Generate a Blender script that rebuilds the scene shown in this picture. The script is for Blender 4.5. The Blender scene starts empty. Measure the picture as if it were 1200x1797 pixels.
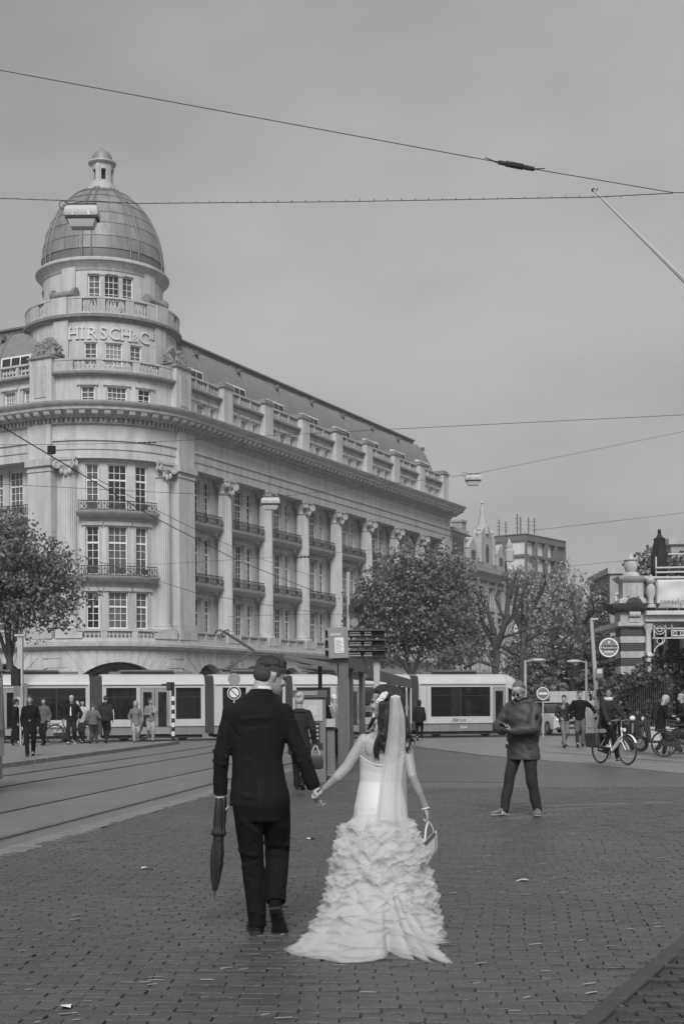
import bpy, math, random
import numpy as np
from mathutils import Vector, Matrix, noise
R = random.Random(7)
PI = math.pi
sc = bpy.context.scene
COL = sc.collection

# ------------------------------------------------------------------ camera
F, HZ, EYE, ROLL = 2300.0, 1233.0, 1.52, 0.006      # measured from the photograph (1200 x 1797 px)
cam_d = bpy.data.cameras.new('camera')
cam = bpy.data.objects.new('camera', cam_d)
COL.objects.link(cam)
cam_d.sensor_fit = 'VERTICAL'
cam_d.sensor_height = 36.0
cam_d.sensor_width = 24.0
cam_d.lens = F / 1797.0 * 36.0
cam_d.shift_y = (HZ - 898.5) / 1797.0
cam_d.clip_start = 0.1
cam_d.clip_end = 6000
cam.matrix_world = Matrix.Translation((0, 0, EYE)) @ Matrix.Rotation(PI / 2, 4, 'X') @ Matrix.Rotation(-ROLL, 4, 'Z')
sc.camera = cam

# ------------------------------------------------------------------ sky, sun, exposure
SUN_EL, SUN_AZ = math.radians(42), math.radians(182)   # azimuth clockwise from +Y: behind the camera
world = bpy.data.worlds.new('World')
sc.world = world
world.use_nodes = True
nt = world.node_tree
nt.nodes.clear()
wo = nt.nodes.new('ShaderNodeOutputWorld')
bg = nt.nodes.new('ShaderNodeBackground')
sky = nt.nodes.new('ShaderNodeTexSky')
sky.sky_type = 'NISHITA'
sky.sun_disc = False
sky.sun_elevation = SUN_EL
sky.sun_rotation = SUN_AZ
sky.air_density = 2.0
sky.dust_density = 6.0
bw = nt.nodes.new('ShaderNodeRGBToBW')
tc = nt.nodes.new('ShaderNodeTexCoord')
mp = nt.nodes.new('ShaderNodeMapping')
mp.inputs['Scale'].default_value = (1.0, 1.0, 2.4)
ns = nt.nodes.new('ShaderNodeTexNoise')
ns.inputs['Scale'].default_value = 2.6
ns.inputs['Detail'].default_value = 4
ns.inputs['Roughness'].default_value = 0.5
mr = nt.nodes.new('ShaderNodeMapRange')
mr.inputs['From Min'].default_value = 0.3
mr.inputs['From Max'].default_value = 0.7
mr.inputs['To Min'].default_value = 2.95
mr.inputs['To Max'].default_value = 4.4
mx = nt.nodes.new('ShaderNodeMix')
mx.data_type = 'FLOAT'
mx.inputs[0].default_value = 0.90
L = nt.links.new
L(sky.outputs[0], bw.inputs[0])
L(tc.outputs['Generated'], mp.inputs[0])
L(mp.outputs[0], ns.inputs['Vector'])
L(ns.outputs['Fac'], mr.inputs['Value'])
L(bw.outputs[0], mx.inputs[2])
L(mr.outputs[0], mx.inputs[3])
# a broad brighter break in the cloud layer, low at centre right
dp_n = nt.nodes.new('ShaderNodeVectorMath')
dp_n.operation = 'DOT_PRODUCT'
nv = nt.nodes.new('ShaderNodeVectorMath')
nv.operation = 'NORMALIZE'
L(tc.outputs['Generated'], nv.inputs[0])
L(nv.outputs[0], dp_n.inputs[0])
dp_n.inputs[1].default_value = Vector((.09, .97, .20)).normalized()
lb_ = nt.nodes.new('ShaderNodeMapRange')
lb_.interpolation_type = 'SMOOTHERSTEP'
lb_.inputs['From Min'].default_value = .90
lb_.inputs['From Max'].default_value = 1.0
lb_.inputs['To Min'].default_value = .87
lb_.inputs['To Max'].default_value = 1.10
L(dp_n.outputs['Value'], lb_.inputs['Value'])
ml_ = nt.nodes.new('ShaderNodeMath')
ml_.operation = 'MULTIPLY'
L(mx.outputs[0], ml_.inputs[0])
L(lb_.outputs[0], ml_.inputs[1])
L(ml_.outputs[0], bg.inputs['Color'])
bg.inputs['Strength'].default_value = 0.0500
L(bg.outputs[0], wo.inputs['Surface'])
sd = bpy.data.lights.new('sun', 'SUN')
sd.energy = 1.5
sd.angle = math.radians(28)
sd.color = (1.0, 1.0, 1.0)
sun = bpy.data.objects.new('sun', sd)
COL.objects.link(sun)
sv = Vector((math.sin(SUN_AZ) * math.cos(SUN_EL), math.cos(SUN_AZ) * math.cos(SUN_EL), math.sin(SUN_EL)))
sun.rotation_euler = sv.to_track_quat('Z', 'Y').to_euler()
sun.location = sv * 300
vs = sc.view_settings
sc.display_settings.display_device = 'sRGB'
vs.view_transform = 'Standard'
vs.look = 'None'
vs.exposure = 1.12
vs.gamma = 1.0
vs.use_curve_mapping = False
sc.render.engine = 'CYCLES'
sc.cycles.use_denoising = True
sc.cycles.max_bounces = 10
sc.cycles.diffuse_bounces = 5
sc.cycles.glossy_bounces = 3
sc.cycles.transparent_max_bounces = 24
sc.cycles.caustics_reflective = False
sc.cycles.caustics_refractive = False

# ------------------------------------------------------------------ measuring: a photograph pixel to a place in the square
def lv(px, py):
    dx, dy = px - 600.0, py - HZ
    return dx - ROLL * dy, dy + ROLL * dx
def G(px, py, z=0.0):
    dx, dy = lv(px, py)
    d = F * (EYE - z) / dy
    return Vector((dx / F * d, d, z))
def W(px, py, d):
    dx, dy = lv(px, py)
    return Vector((dx / F * d, d, EYE - dy / F * d))

# ------------------------------------------------------------------ materials (the photograph is black and white: greys only)
MATS = {}
def mat(name, v, rough=0.7, var=0.12, scale=4.0, bump=0.0, metal=0.0, spec=0.5, coords='pos', isl=0.0, stretch=None, bscale=None,
        trans=0.0, alpha=1.0, dirt=0.0, sheen=0.0, emit=0.0):
    if name in MATS:
        return MATS[name]
    m = bpy.data.materials.new(name)
    m.use_nodes = True
    t = m.node_tree
    n, l = t.nodes, t.links.new
    n.clear()
    out = n.new('ShaderNodeOutputMaterial')
    p = n.new('ShaderNodeBsdfPrincipled')
    p.inputs['Roughness'].default_value = rough
    p.inputs['Metallic'].default_value = metal
    p.inputs['Specular IOR Level'].default_value = spec
    if sheen:
        p.inputs['Sheen Weight'].default_value = sheen
    if emit:
        p.inputs['Emission Color'].default_value = (1, 1, 1, 1)
        p.inputs['Emission Strength'].default_value = emit
    if coords == 'pos':
        src = n.new('ShaderNodeNewGeometry').outputs['Position']
    else:
        src = n.new('ShaderNodeTexCoord').outputs['Object']
    if stretch:
        mm = n.new('ShaderNodeMapping')
        mm.inputs['Scale'].default_value = stretch
        l(src, mm.inputs[0])
        src = mm.outputs[0]
    no = n.new('ShaderNodeTexNoise')
    no.inputs['Scale'].default_value = scale
    no.inputs['Detail'].default_value = 6
    no.inputs['Roughness'].default_value = 0.62
    l(src, no.inputs['Vector'])
    r = n.new('ShaderNodeMapRange')
    r.inputs['From Min'].default_value = 0.25
    r.inputs['From Max'].default_value = 0.75
    r.inputs['To Min'].default_value = v * (1 - var)
    r.inputs['To Max'].default_value = v * (1 + var)
    l(no.outputs['Fac'], r.inputs['Value'])
    val = r.outputs[0]
    if dirt:                                            # rain streaks and soot of their own shape
        mm = n.new('ShaderNodeMapping')
        mm.inputs['Scale'].default_value = (1.6, 1.6, 0.12)
        l(n.new('ShaderNodeNewGeometry').outputs['Position'], mm.inputs[0])
        n2 = n.new('ShaderNodeTexNoise')
        n2.inputs['Scale'].default_value = 1.3
        n2.inputs['Detail'].default_value = 7
        n2.inputs['Roughness'].default_value = 0.7
        l(mm.outputs[0], n2.inputs['Vector'])
        r2 = n.new('ShaderNodeMapRange')
        r2.inputs['From Min'].default_value = 0.42
        r2.inputs['From Max'].default_value = 0.72
        r2.inputs['To Min'].default_value = 1.0
        r2.inputs['To Max'].default_value = 1.0 - dirt
        l(n2.outputs['Fac'], r2.inputs['Value'])
        mu = n.new('ShaderNodeMath')
        mu.operation = 'MULTIPLY'
        l(val, mu.inputs[0])
        l(r2.outputs[0], mu.inputs[1])
        val = mu.outputs[0]
    if isl:
        ge = n.new('ShaderNodeNewGeometry')
        oi = n.new('ShaderNodeObjectInfo')
        ad = n.new('ShaderNodeMath')
        ad.operation = 'ADD'
        fr = n.new('ShaderNodeMath')
        fr.operation = 'FRACT'
        l(ge.outputs['Random Per Island'], ad.inputs[0])
        l(oi.outputs['Random'], ad.inputs[1])
        l(ad.outputs[0], fr.inputs[0])
        r3 = n.new('ShaderNodeMapRange')
        r3.inputs['To Min'].default_value = 1 - isl
        r3.inputs['To Max'].default_value = 1 + isl
        l(fr.outputs[0], r3.inputs['Value'])
        mu = n.new('ShaderNodeMath')
        mu.operation = 'MULTIPLY'
        l(val, mu.inputs[0])
        l(r3.outputs[0], mu.inputs[1])
        val = mu.outputs[0]
    l(val, p.inputs['Base Color'])
    if bump:
        nb = n.new('ShaderNodeTexNoise')
        nb.inputs['Scale'].default_value = bscale or scale * 6
        nb.inputs['Detail'].default_value = 5
        l(src, nb.inputs['Vector'])
        b = n.new('ShaderNodeBump')
        b.inputs['Strength'].default_value = bump
        b.inputs['Distance'].default_value = 0.02
        l(nb.outputs['Fac'], b.inputs['Height'])
        l(b.outputs[0], p.inputs['Normal'])
    s = p.outputs[0]
    if trans:
        tr = n.new('ShaderNodeBsdfTranslucent')
        l(val, tr.inputs['Color'])
        ms = n.new('ShaderNodeMixShader')
        ms.inputs[0].default_value = trans
        l(s, ms.inputs[1])
        l(tr.outputs[0], ms.inputs[2])
        s = ms.outputs[0]
    if alpha < 1:
        tp = n.new('ShaderNodeBsdfTransparent')
        ms = n.new('ShaderNodeMixShader')
        ms.inputs[0].default_value = alpha
        l(tp.outputs[0], ms.inputs[1])
        l(s, ms.inputs[2])
        s = ms.outputs[0]
    l(s, out.inputs['Surface'])
    MATS[name] = m
    return m

def brickmat(name, v, bw_, bh, mortar, rot, rough=0.62, wav=0.0, gap=0.012):
    """ground bricks too far away to model one by one"""
    m = bpy.data.materials.new(name)
    m.use_nodes = True
    t = m.node_tree
    n, l = t.nodes, t.links.new
    n.clear()
    out = n.new('ShaderNodeOutputMaterial')
    p = n.new('ShaderNodeBsdfPrincipled')
    p.inputs['Roughness'].default_value = rough
    ge = n.new('ShaderNodeNewGeometry')
    mm = n.new('ShaderNodeMapping')
    mm.inputs['Rotation'].default_value = (0, 0, rot)
    l(ge.outputs['Position'], mm.inputs[0])
    br = n.new('ShaderNodeTexBrick')
    br.inputs['Scale'].default_value = 1
    br.inputs['Brick Width'].default_value = bw_
    br.inputs['Row Height'].default_value = bh
    br.inputs['Mortar Size'].default_value = gap
    br.inputs['Mortar Smooth'].default_value = 0.3
    br.inputs['Color1'].default_value = (v * .8,) * 3 + (1,)
    br.inputs['Color2'].default_value = (v * 1.2,) * 3 + (1,)
    br.inputs['Mortar'].default_value = (mortar,) * 3 + (1,)
    l(mm.outputs[0], br.inputs['Vector'])
    no = n.new('ShaderNodeTexNoise')
    no.inputs['Scale'].default_value = 0.35
    no.inputs['Detail'].default_value = 8
    no.inputs['Roughness'].default_value = 0.65
    l(ge.outputs['Position'], no.inputs['Vector'])
    r = n.new('ShaderNodeMapRange')
    r.inputs['From Min'].default_value = 0.3
    r.inputs['From Max'].default_value = 0.7
    r.inputs['To Min'].default_value = 0.78
    r.inputs['To Max'].default_value = 1.22
    l(no.outputs['Fac'], r.inputs['Value'])
    mu = n.new('ShaderNodeVectorMath')
    mu.operation = 'SCALE'
    l(br.outputs['Color'], mu.inputs[0])
    l(r.outputs[0], mu.inputs['Scale'])
    l(mu.outputs[0], p.inputs['Base Color'])
    b = n.new('ShaderNodeBump')
    b.inputs['Strength'].default_value = 0.5
    b.inputs['Distance'].default_value = 0.01
    b.invert = True
    l(br.outputs['Fac'], b.inputs['Height'])
    l(b.outputs[0], p.inputs['Normal'])
    l(p.outputs[0], out.inputs['Surface'])
    return m

# ------------------------------------------------------------------ mesh builder
class MB:
    def __init__(s):
        s.v, s.f = [], []
    def add(s, vs, fs):
        o = len(s.v)
        s.v.extend([tuple(a) for a in vs])
        s.f.extend([tuple(i + o for i in f) for f in fs])
        return s
    def box(s, x0, x1, y0, y1, z0, z1, M=None):
        vs = [(x0, y0, z0), (x1, y0, z0), (x1, y1, z0), (x0, y1, z0), (x0, y0, z1), (x1, y0, z1), (x1, y1, z1), (x0, y1, z1)]
        if M is not None:
            vs = [M @ Vector(a) for a in vs]
        return s.add(vs, [(0, 3, 2, 1), (4, 5, 6, 7), (0, 1, 5, 4), (1, 2, 6, 5), (2, 3, 7, 6), (3, 0, 4, 7)])
    def bar(s, a, b, w, h=None, up=(0, 0, 1)):
        a, b = Vector(a), Vector(b)
        h = h or w
        d = (b - a)
        L_ = d.length
        if L_ < 1e-6:
            return s
        d.normalize()
        x = d.cross(Vector(up))
        if x.length < 1e-3:
            x = d.cross(Vector((1, 0, 0)))
        x.normalize()
        y = x.cross(d)
        vs = []
        for p in (a, b):
            for i, j in ((-1, -1), (1, -1), (1, 1), (-1, 1)):
                vs.append(p + x * (i * w / 2) + y * (j * h / 2))
        return s.add(vs, [(3, 2, 1, 0), (4, 5, 6, 7), (0, 1, 5, 4), (1, 2, 6, 5), (2, 3, 7, 6), (3, 0, 4, 7)])
    def loft(s, rings, cap=True, closed=True):
        n = len(rings[0])
        o = len(s.v)
        for r in rings:
            s.v.extend([tuple(p) for p in r])
        m = n if closed else n - 1
        for i in range(len(rings) - 1):
            for j in range(m):
                k = (j + 1) % n
                s.f.append((o + i * n + j, o + i * n + k, o + (i + 1) * n + k, o + (i + 1) * n + j))
        if cap and closed:
            s.f.append(tuple(o + j for j in reversed(range(n))))
            q = o + (len(rings) - 1) * n
            s.f.append(tuple(q + j for j in range(n)))
        return s
    def tube(s, pts, r, n=8, cap=True, round_=False, asp=1.0, side=None):
        pts = [Vector(p) for p in pts]
        m = len(pts)
        rr = list(r) if hasattr(r, '__len__') else [r] * m
        if round_:                                       # hemispherical ends
            d0 = (pts[0] - pts[1]).normalized()
            d1 = (pts[-1] - pts[-2]).normalized()
            pre = [(pts[0] + d0 * rr[0] * c, rr[0] * q) for c, q in ((.95, .31), (.7, .71), (.35, .93))]
            post = [(pts[-1] + d1 * rr[-1] * c, rr[-1] * q) for c, q in ((.35, .93), (.7, .71), (.95, .31))]
            pts = [a for a, _ in pre] + pts + [a for a, _ in post]
            rr = [b for _, b in pre] + rr + [b for _, b in post]
            m = len(pts)
        rings = []
        x = None
        for i in range(m):
            d = (pts[min(i + 1, m - 1)] - pts[max(i - 1, 0)])
            if d.length < 1e-9:
                d = Vector((0, 0, 1))
            d.normalize()
            if x is None:
                ref = Vector(side) if side is not None else (Vector((0, 0, 1)) if abs(d.z) < .9 else Vector((1, 0, 0)))
                x = ref - d * ref.dot(d)
                if x.length < 1e-4:
                    x = d.orthogonal()
            else:
                x = x - d * x.dot(d)
                if x.length < 1e-6:
                    x = d.orthogonal()
            x.normalize()
            y = d.cross(x)
            rings.append([pts[i] + x * (rr[i] * math.cos(2 * PI * k / n)) + y * (rr[i] * asp * math.sin(2 * PI * k / n)) for k in range(n)])
        return s.loft(rings, cap)
    def lathe(s, prof, n=24, c=(0, 0, 0), a0=0.0, a1=2 * PI, cap=True):
        full = abs(a1 - a0 - 2 * PI) < 1e-6
        k = n if full else n + 1
        rings = []
        for r, z in prof:
            rings.append([(c[0] + r * math.cos(a0 + (a1 - a0) * j / n), c[1] + r * math.sin(a0 + (a1 - a0) * j / n), c[2] + z) for j in range(k)])
        return s.loft(rings, cap and full, full)
    def ell(s, c, r, n=12, m=8, M=None):
        rings = []
        for i in range(1, m):
            a = PI * i / m
            ring = []
            for k in range(n):
                b = 2 * PI * k / n
                p = Vector((r[0] * math.sin(a) * math.cos(b), r[1] * math.sin(a) * math.sin(b), -r[2] * math.cos(a)))
                if M is not None:
                    p = M @ p
                ring.append(p + Vector(c))
            rings.append(ring)
        o = len(s.v)
        s.loft(rings, False)
        bot, top = Vector((0, 0, -r[2])), Vector((0, 0, r[2]))
        if M is not None:
            bot, top = M @ bot, M @ top
        s.v.extend([tuple(bot + Vector(c)), tuple(top + Vector(c))])
        ib, it = len(s.v) - 2, len(s.v) - 1
        q = o + (m - 2) * n
        for k in range(n):
            s.f.append((ib, o + (k + 1) % n, o + k))
            s.f.append((it, q + k, q + (k + 1) % n))
        return s
    def prism(s, poly, f0, f1):
        """polygon (a, b) pairs put through two functions to 3-D, joined"""
        n = len(poly)
        vs = [f0(a, b) for a, b in poly] + [f1(a, b) for a, b in poly]
        fs = [tuple(reversed(range(n))), tuple(range(n, 2 * n))]
        fs += [(i, (i + 1) % n, n + (i + 1) % n, n + i) for i in range(n)]
        return s.add(vs, fs)
    # ---- facades: mapf(u, z, w) with w outwards
    def mbox(s, mapf, u0, u1, z0, z1, w0, w1, seg=1):
        rings = []
        for i in range(seg + 1):
            u = u0 + (u1 - u0) * i / seg
            rings.append([mapf(u, z0, w0), mapf(u, z0, w1), mapf(u, z1, w1), mapf(u, z1, w0)])
        return s.loft(rings)
    def sweep(s, mapf, u0, u1, prof, seg=1):
        rings = []
        for i in range(seg + 1):
            u = u0 + (u1 - u0) * i / seg
            rings.append([mapf(u, z, w) for w, z in prof])
        return s.loft(rings)
    def wall(s, mapf, u0, u1, z0, z1, holes, depth, w=0.0, step=99.0):
        us, zs = {u0, u1}, {z0, z1}
        for a, b, c, d in holes:
            us |= {a, b}
            zs |= {c, d}
        us = sorted(us)
        k = []
        for a, b in zip(us, us[1:]):
            q = max(1, int(math.ceil((b - a) / step)))
            k += [a + (b - a) * i / q for i in range(q)]
        us = k + [us[-1]]
        zs = sorted(zs)
        def inside(a, b):
            for h in holes:
                if h[0] - 1e-6 < a < h[1] + 1e-6 and h[2] - 1e-6 < b < h[3] + 1e-6:
                    return True
            return False
        for a, b in zip(us, us[1:]):
            for c, d in zip(zs, zs[1:]):
                if not inside((a + b) / 2, (c + d) / 2):
                    s.add([mapf(a, c, w), mapf(b, c, w), mapf(b, d, w), mapf(a, d, w)], [(0, 1, 2, 3)])
        for a, b, c, d in holes:
            q = [(a, c), (b, c), (b, d), (a, d)]
            for (p, r), (t, v) in zip(q, q[1:] + q[:1]):
                s.add([mapf(p, r, w), mapf(t, v, w), mapf(t, v, w - depth), mapf(p, r, w - depth)], [(0, 1, 2, 3)])
        return s
    def mesh(s, name, sharp=38):
        m = bpy.data.meshes.new(name)
        m.from_pydata(s.v, [], s.f)
        m.update()
        m.shade_smooth()
        m.set_sharp_from_angle(angle=math.radians(sharp))
        return m

def offs(p):
    t = Vector((0, 0, 0))
    while p is not None:
        t += p.location
        p = p.parent
    return t
def tag(o, label=None, cat=None, group=None, kind=None):
    if label:
        o['label'] = label
    if cat:
        o['category'] = cat
    if group:
        o['group'] = group
    if kind:
        o['kind'] = kind
    return o
def ob(name, mb, m, parent=None, local=False, sharp=38, loc=None, rz=None, kind=None, label=None):
    """one mesh object; points are in world space unless local"""
    me = mb.mesh(name, sharp) if isinstance(mb, MB) else mb
    if m is not None and len(me.materials) == 0:
        me.materials.append(m)
    o = bpy.data.objects.new(name, me)
    COL.objects.link(o)
    if parent is not None:
        o.parent = parent
        if not local:
            o.location = -offs(parent)
    if loc is not None:
        o.location = Vector(loc) - (offs(parent) if (parent is not None and not local) else Vector((0, 0, 0)))
    if rz is not None:
        o.rotation_euler = (0, 0, rz)
    if kind:
        o['kind'] = kind
    if label:
        o['label'] = label
    return o
def root(name, loc, label, cat, group=None, rz=0.0):
    o = bpy.data.objects.new(name, None)
    COL.objects.link(o)
    o.location = loc
    o.rotation_euler = (0, 0, rz)
    o.empty_display_size = 0.2
    return tag(o, label, cat, group)
def kids(o):
    return [c for c in KIDS.get(o.name, [])]
def copytree(o, parent=None, depth=0):
    c = o.copy()
    COL.objects.link(c)
    if parent is not None:
        c.parent = parent
        c.matrix_parent_inverse = o.matrix_parent_inverse.copy()
    for ch in [k for k in o.children]:
        copytree(ch, c)
    return c
def text_mesh(txt, size, extrude=0.01, align='CENTER'):
    cu = bpy.data.curves.new('lettering', 'FONT')
    cu.body = txt
    cu.size = size
    cu.extrude = extrude
    cu.resolution_u = 3
    cu.align_x = align
    t = bpy.data.objects.new('lettering', cu)
    TMP.collection.objects.link(t)
    TMP.view_layers[0].update()
    dg = TMP.view_layers[0].depsgraph
    me = bpy.data.meshes.new_from_object(t.evaluated_get(dg))
    bpy.data.objects.remove(t)
    bpy.data.curves.remove(cu)
    return me
TMP = bpy.data.scenes.new('workbench')
def remesh(mb, vox, smooth=2, name='body'):
    """closed overlapping shapes to one continuous skin"""
    me = bpy.data.meshes.new(name)
    me.from_pydata(mb.v, [], mb.f)
    me.update()
    o = bpy.data.objects.new(name, me)
    TMP.collection.objects.link(o)
    md = o.modifiers.new('remesh', 'REMESH')
    md.mode = 'VOXEL'
    md.voxel_size = vox
    md.adaptivity = 0
    if smooth:
        ms = o.modifiers.new('smooth', 'SMOOTH')
        ms.factor = 0.5
        ms.iterations = smooth
    TMP.view_layers[0].update()
    dg = TMP.view_layers[0].depsgraph
    r = bpy.data.meshes.new_from_object(o.evaluated_get(dg))
    r.name = name
    bpy.data.objects.remove(o)
    bpy.data.meshes.remove(me)
    r.shade_smooth()
    return r
def coords(me):
    a = np.empty(len(me.vertices) * 3, dtype=np.float64)
    me.vertices.foreach_get('co', a)
    return a.reshape(-1, 3)
def setco(me, a):
    me.vertices.foreach_set('co', a.reshape(-1))
    me.update()
def normals(me):
    a = np.empty(len(me.vertices) * 3, dtype=np.float32)
    me.vertex_normals.foreach_get('vector', a)
    return a.reshape(-1, 3).astype(np.float64)
def wrinkle(me, amp, scale=(7, 7, 4), seed=0.0, fn=None):
    """cloth folds: push points along their normals"""
    c, nn = coords(me), normals(me)
    rng = np.random.RandomState(int(seed * 10) + 3)
    d = np.zeros(len(c))
    sx, sy, sz = scale
    for k in range(9):
        w = rng.normal(size=3) * np.array([sx, sy, sz]) * (0.6 + 0.35 * k)
        ph = rng.uniform(0, 6.28)
        warp = 0.6 * np.sin(c @ (rng.normal(size=3) * 5) + rng.uniform(0, 6.28))
        d += np.sin(c @ w + ph + warp) / (1 + 0.35 * k)
    d *= amp / 2.2
    if fn is not None:
        d = d * fn(c)
    setco(me, c + nn * d[:, None])
    return me
# ------------------------------------------------------------------ shared materials
STONE = mat('pale_stone', .52, .8, .10, 1.2, .25, dirt=.34, bscale=9)
STONE2 = mat('carved_stone', .46, .8, .14, 3.0, .3, dirt=.30, bscale=14)
DARKSTONE = mat('weathered_stone', .22, .85, .35, 3.0, .3, bscale=12)
WHITEP = mat('white_window_paint', .72, .45, .05, 3)
GLASS = mat('window_glass', .022, .06, .3, .8, 0, spec=.7)
GLASS_M = mat('window_glass_blind_sky', .10, .09, .4, 1.5, 0, spec=.7)  # blinds and reflected sky, both put into the paler glass colour
GLASS_L = mat('window_glass_curtain_sky', .24, .12, .3, 1.5, 0, spec=.7)  # net curtains plus sky reflection painted as a pale base colour
SLATE = mat('roof_slate', .21, .55, .22, 2.0, .5, bscale=6, stretch=(1, 1, 5), dirt=.2)
LEAD = mat('lead_sheet', .23, .5, .16, 1.6, .2, isl=.10, dirt=.35)
LEADRIB = mat('lead_rib', .14, .5, .2, 2)
IRON = mat('black_iron', .035, .5, .2, 6)
BLACK = mat('matt_black', .018, .6, .2, 6)
RUBBER = mat('black_rubber', .02, .75, .2, 8)
STEEL = mat('worn_steel', .33, .35, .2, 6, metal=.8)
DKSTEEL = mat('dark_grey_metal', .09, .45, .15, 4)
MIDGREY = mat('mid_grey_paint', .17, .5, .1, 4)
LTGREY = mat('light_grey_paint', .42, .5, .08, 4)
WHITE = mat('white_enamel', .74, .4, .05, 2, dirt=.1)
PAPER = mat('white_paper', .7, .8, .05, 8)

# ------------------------------------------------------------------ ground
ASPH = mat('asphalt', .21, .42, .22, .55, .35, bscale=60)
ground = ob('ground', MB().add([(-330, -60, -.05), (330, -60, -.05), (330, 420, -.05), (-330, 420, -.05)], [(0, 1, 2, 3)]), ASPH, kind='structure')
ROT = math.radians(4)
E1, E2 = Vector((math.cos(ROT), -math.sin(ROT))), Vector((math.sin(ROT), math.cos(ROT)))
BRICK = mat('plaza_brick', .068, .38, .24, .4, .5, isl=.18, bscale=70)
BRICKB = mat('kerbside_brick', .042, .6, .25, 2, .5, isl=.28, bscale=70)
BED = mat('joint_sand', .04, .95, .3, 30)
BRFAR = brickmat('plaza_brick_far', .108, .2, .095, .045, ROT, .40, gap=.009)  # paler than the near brick: grazing sheen put into the colour
def xl(d):                                               # right rail of the near track
    return -3.2 + .14 * (d - 20)
def xk(d):                                               # kerb at lower right
    return 1.09 + (d - 6.17) * .478
pave = ob('plaza_paving', MB().add([(xl(3) + .75, 3, -.016), (xk(3), 3, -.016), (xk(17.5), 17.5, -.016), (7.9, 19.4, -.016), (7.9, 23.4, -.016), (xl(23.4) + .75, 23.4, -.016)], [(0, 1, 2, 3, 4, 5)]), BED, kind='structure')
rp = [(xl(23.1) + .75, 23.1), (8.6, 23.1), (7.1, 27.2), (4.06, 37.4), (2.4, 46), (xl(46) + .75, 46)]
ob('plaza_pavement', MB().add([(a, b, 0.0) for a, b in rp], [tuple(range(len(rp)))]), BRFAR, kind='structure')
def brick_mesh(w, h, rr):
    b = .0035
    mb = MB()
    w, h = w / 2, h / 2
    t = [rr.uniform(-.002, .003) for _ in range(4)]
    o = [(-w, -h), (w, -h), (w, h), (-w, h)]
    i = [(-w + b, -h + b), (w - b, -h + b), (w - b, h - b), (-w + b, h - b)]
    vs = [(x, y, -.03) for x, y in o] + [(x, y, t[k] - b) for k, (x, y) in enumerate(o)] + [(x, y, t[k]) for k, (x, y) in enumerate(i)]
    fs = [(8, 9, 10, 11)]
    for k in range(4):
        q = (k + 1) % 4
        fs += [(4 + k, 4 + q, 8 + q, 8 + k), (k, q, 4 + q, 4 + k)]
    return mb.add(vs, fs)
def lay(name, stuffname, parent, m, bw_, bh, gap, inside, rows, cols, rot, nobj, jit, wav):
    rr = random.Random(11)
    e1, e2 = Vector((math.cos(rot), -math.sin(rot))), Vector((math.sin(rot), math.cos(rot)))
    cells = []
    for j in range(*rows):
        sh = rr.uniform(-.009, .009)
        for i in range(*cols):
            u = (i + .5 * (j % 2)) * bw_ + sh + wav * math.sin(j * .13 + i * .02) * bw_ + rr.uniform(-1, 1) * jit * .004
            v = j * bh + .012 * math.sin(i * .35 + j * .2) + rr.uniform(-1, 1) * jit * .002
            p = e1 * u + e2 * v
            if inside(p.x, p.y):
                cells.append((p.x, p.y, rr.uniform(-.003, .004) * jit, rr.uniform(-.02, .02) * jit))
    def seen(c):
        return abs(c[0]) < c[1] * .262 and c[1] > 6.15
    cells.sort(key=lambda c: (not seen(c), c[1]))
    protos = [brick_mesh(bw_ - gap * rr.uniform(.8, 1.5), bh - gap * rr.uniform(.6, 1.1), rr) for _ in range(8)]
    meshes = [p.mesh('brick') for p in protos]
    for me in meshes:
        me.materials.append(m)
    rest = MB()
    for k, (x, y, z, a) in enumerate(cells):
        q = rr.randrange(8)
        if k < nobj:
            o = bpy.data.objects.new('brick', meshes[q])
            COL.objects.link(o)
            o.parent = parent
            o.location = (x, y, z)
            o.rotation_euler = (rr.uniform(-.012, .012) * jit, rr.uniform(-.012, .012) * jit, -rot + a)
        else:
            ca, sa = math.cos(-rot + a), math.sin(-rot + a)
            tx, ty = rr.uniform(-.014, .014) * jit, rr.uniform(-.014, .014) * jit
            rest.add([(x + px * ca - py * sa, y + px * sa + py * ca, z + pz + tx * px + ty * py) for px, py, pz in protos[q].v], protos[q].f)
    if rest.v:
        ob(stuffname, rest, m, parent, kind='stuff', sharp=20)
lay('brick', 'brick_field', pave, BRICK, .205, .095, .0055, lambda x, y: 4.2 < y < 23.2 and x > xl(y) + .78 and x < min(xk(y) + .04, .26 * y + 1.6) and x > -.26 * y - 1.6,
    (30, 262), (-70, 70), ROT, 300, 1.0, .30)
# kerb stones lying flush at lower right, and the rougher paving beyond them
kd = Vector((1, 2.092, 0)).normalized()
kn = Vector((kd.y, -kd.x, 0))
KERB = mat('kerb_stone', .052, .6, .2, 2.0, .3, bscale=40)
kb = ob('kerb_bed', MB().add([(xk(3) - .002, 3, -.015), (xk(3) + 9, 3, -.015), (xk(20) + 9, 20, -.015), (xk(20), 20, -.015)], [(0, 1, 2, 3)]), BED, kind='structure')
p0 = Vector((xk(4), 4, 0))
for k in range(17):
    a = p0 + kd * (k * 1.0)
    b = a + kd * .985
    mbk = MB().prism([(0, 0), (.985, 0), (.985, .10), (0, .10)], lambda s_, t_: a + kd * s_ + kn * t_ + Vector((0, 0, -.03)), lambda s_, t_: a + kd * s_ + kn * t_ + Vector((0, 0, .012)))
    o = ob('kerb_stone', mbk, KERB, kb)
    bv = o.modifiers.new('bevel', 'BEVEL')
    bv.width = .012
    bv.segments = 2
side = ob('kerbside_paving', MB().add([(xk(3) + .1, 3, -.013), (xk(3) + 9, 3, -.013), (xk(20) + 9, 20, -.013), (xk(20) + .1, 20, -.013)], [(0, 1, 2, 3)]), BED, kind='structure')
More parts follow.
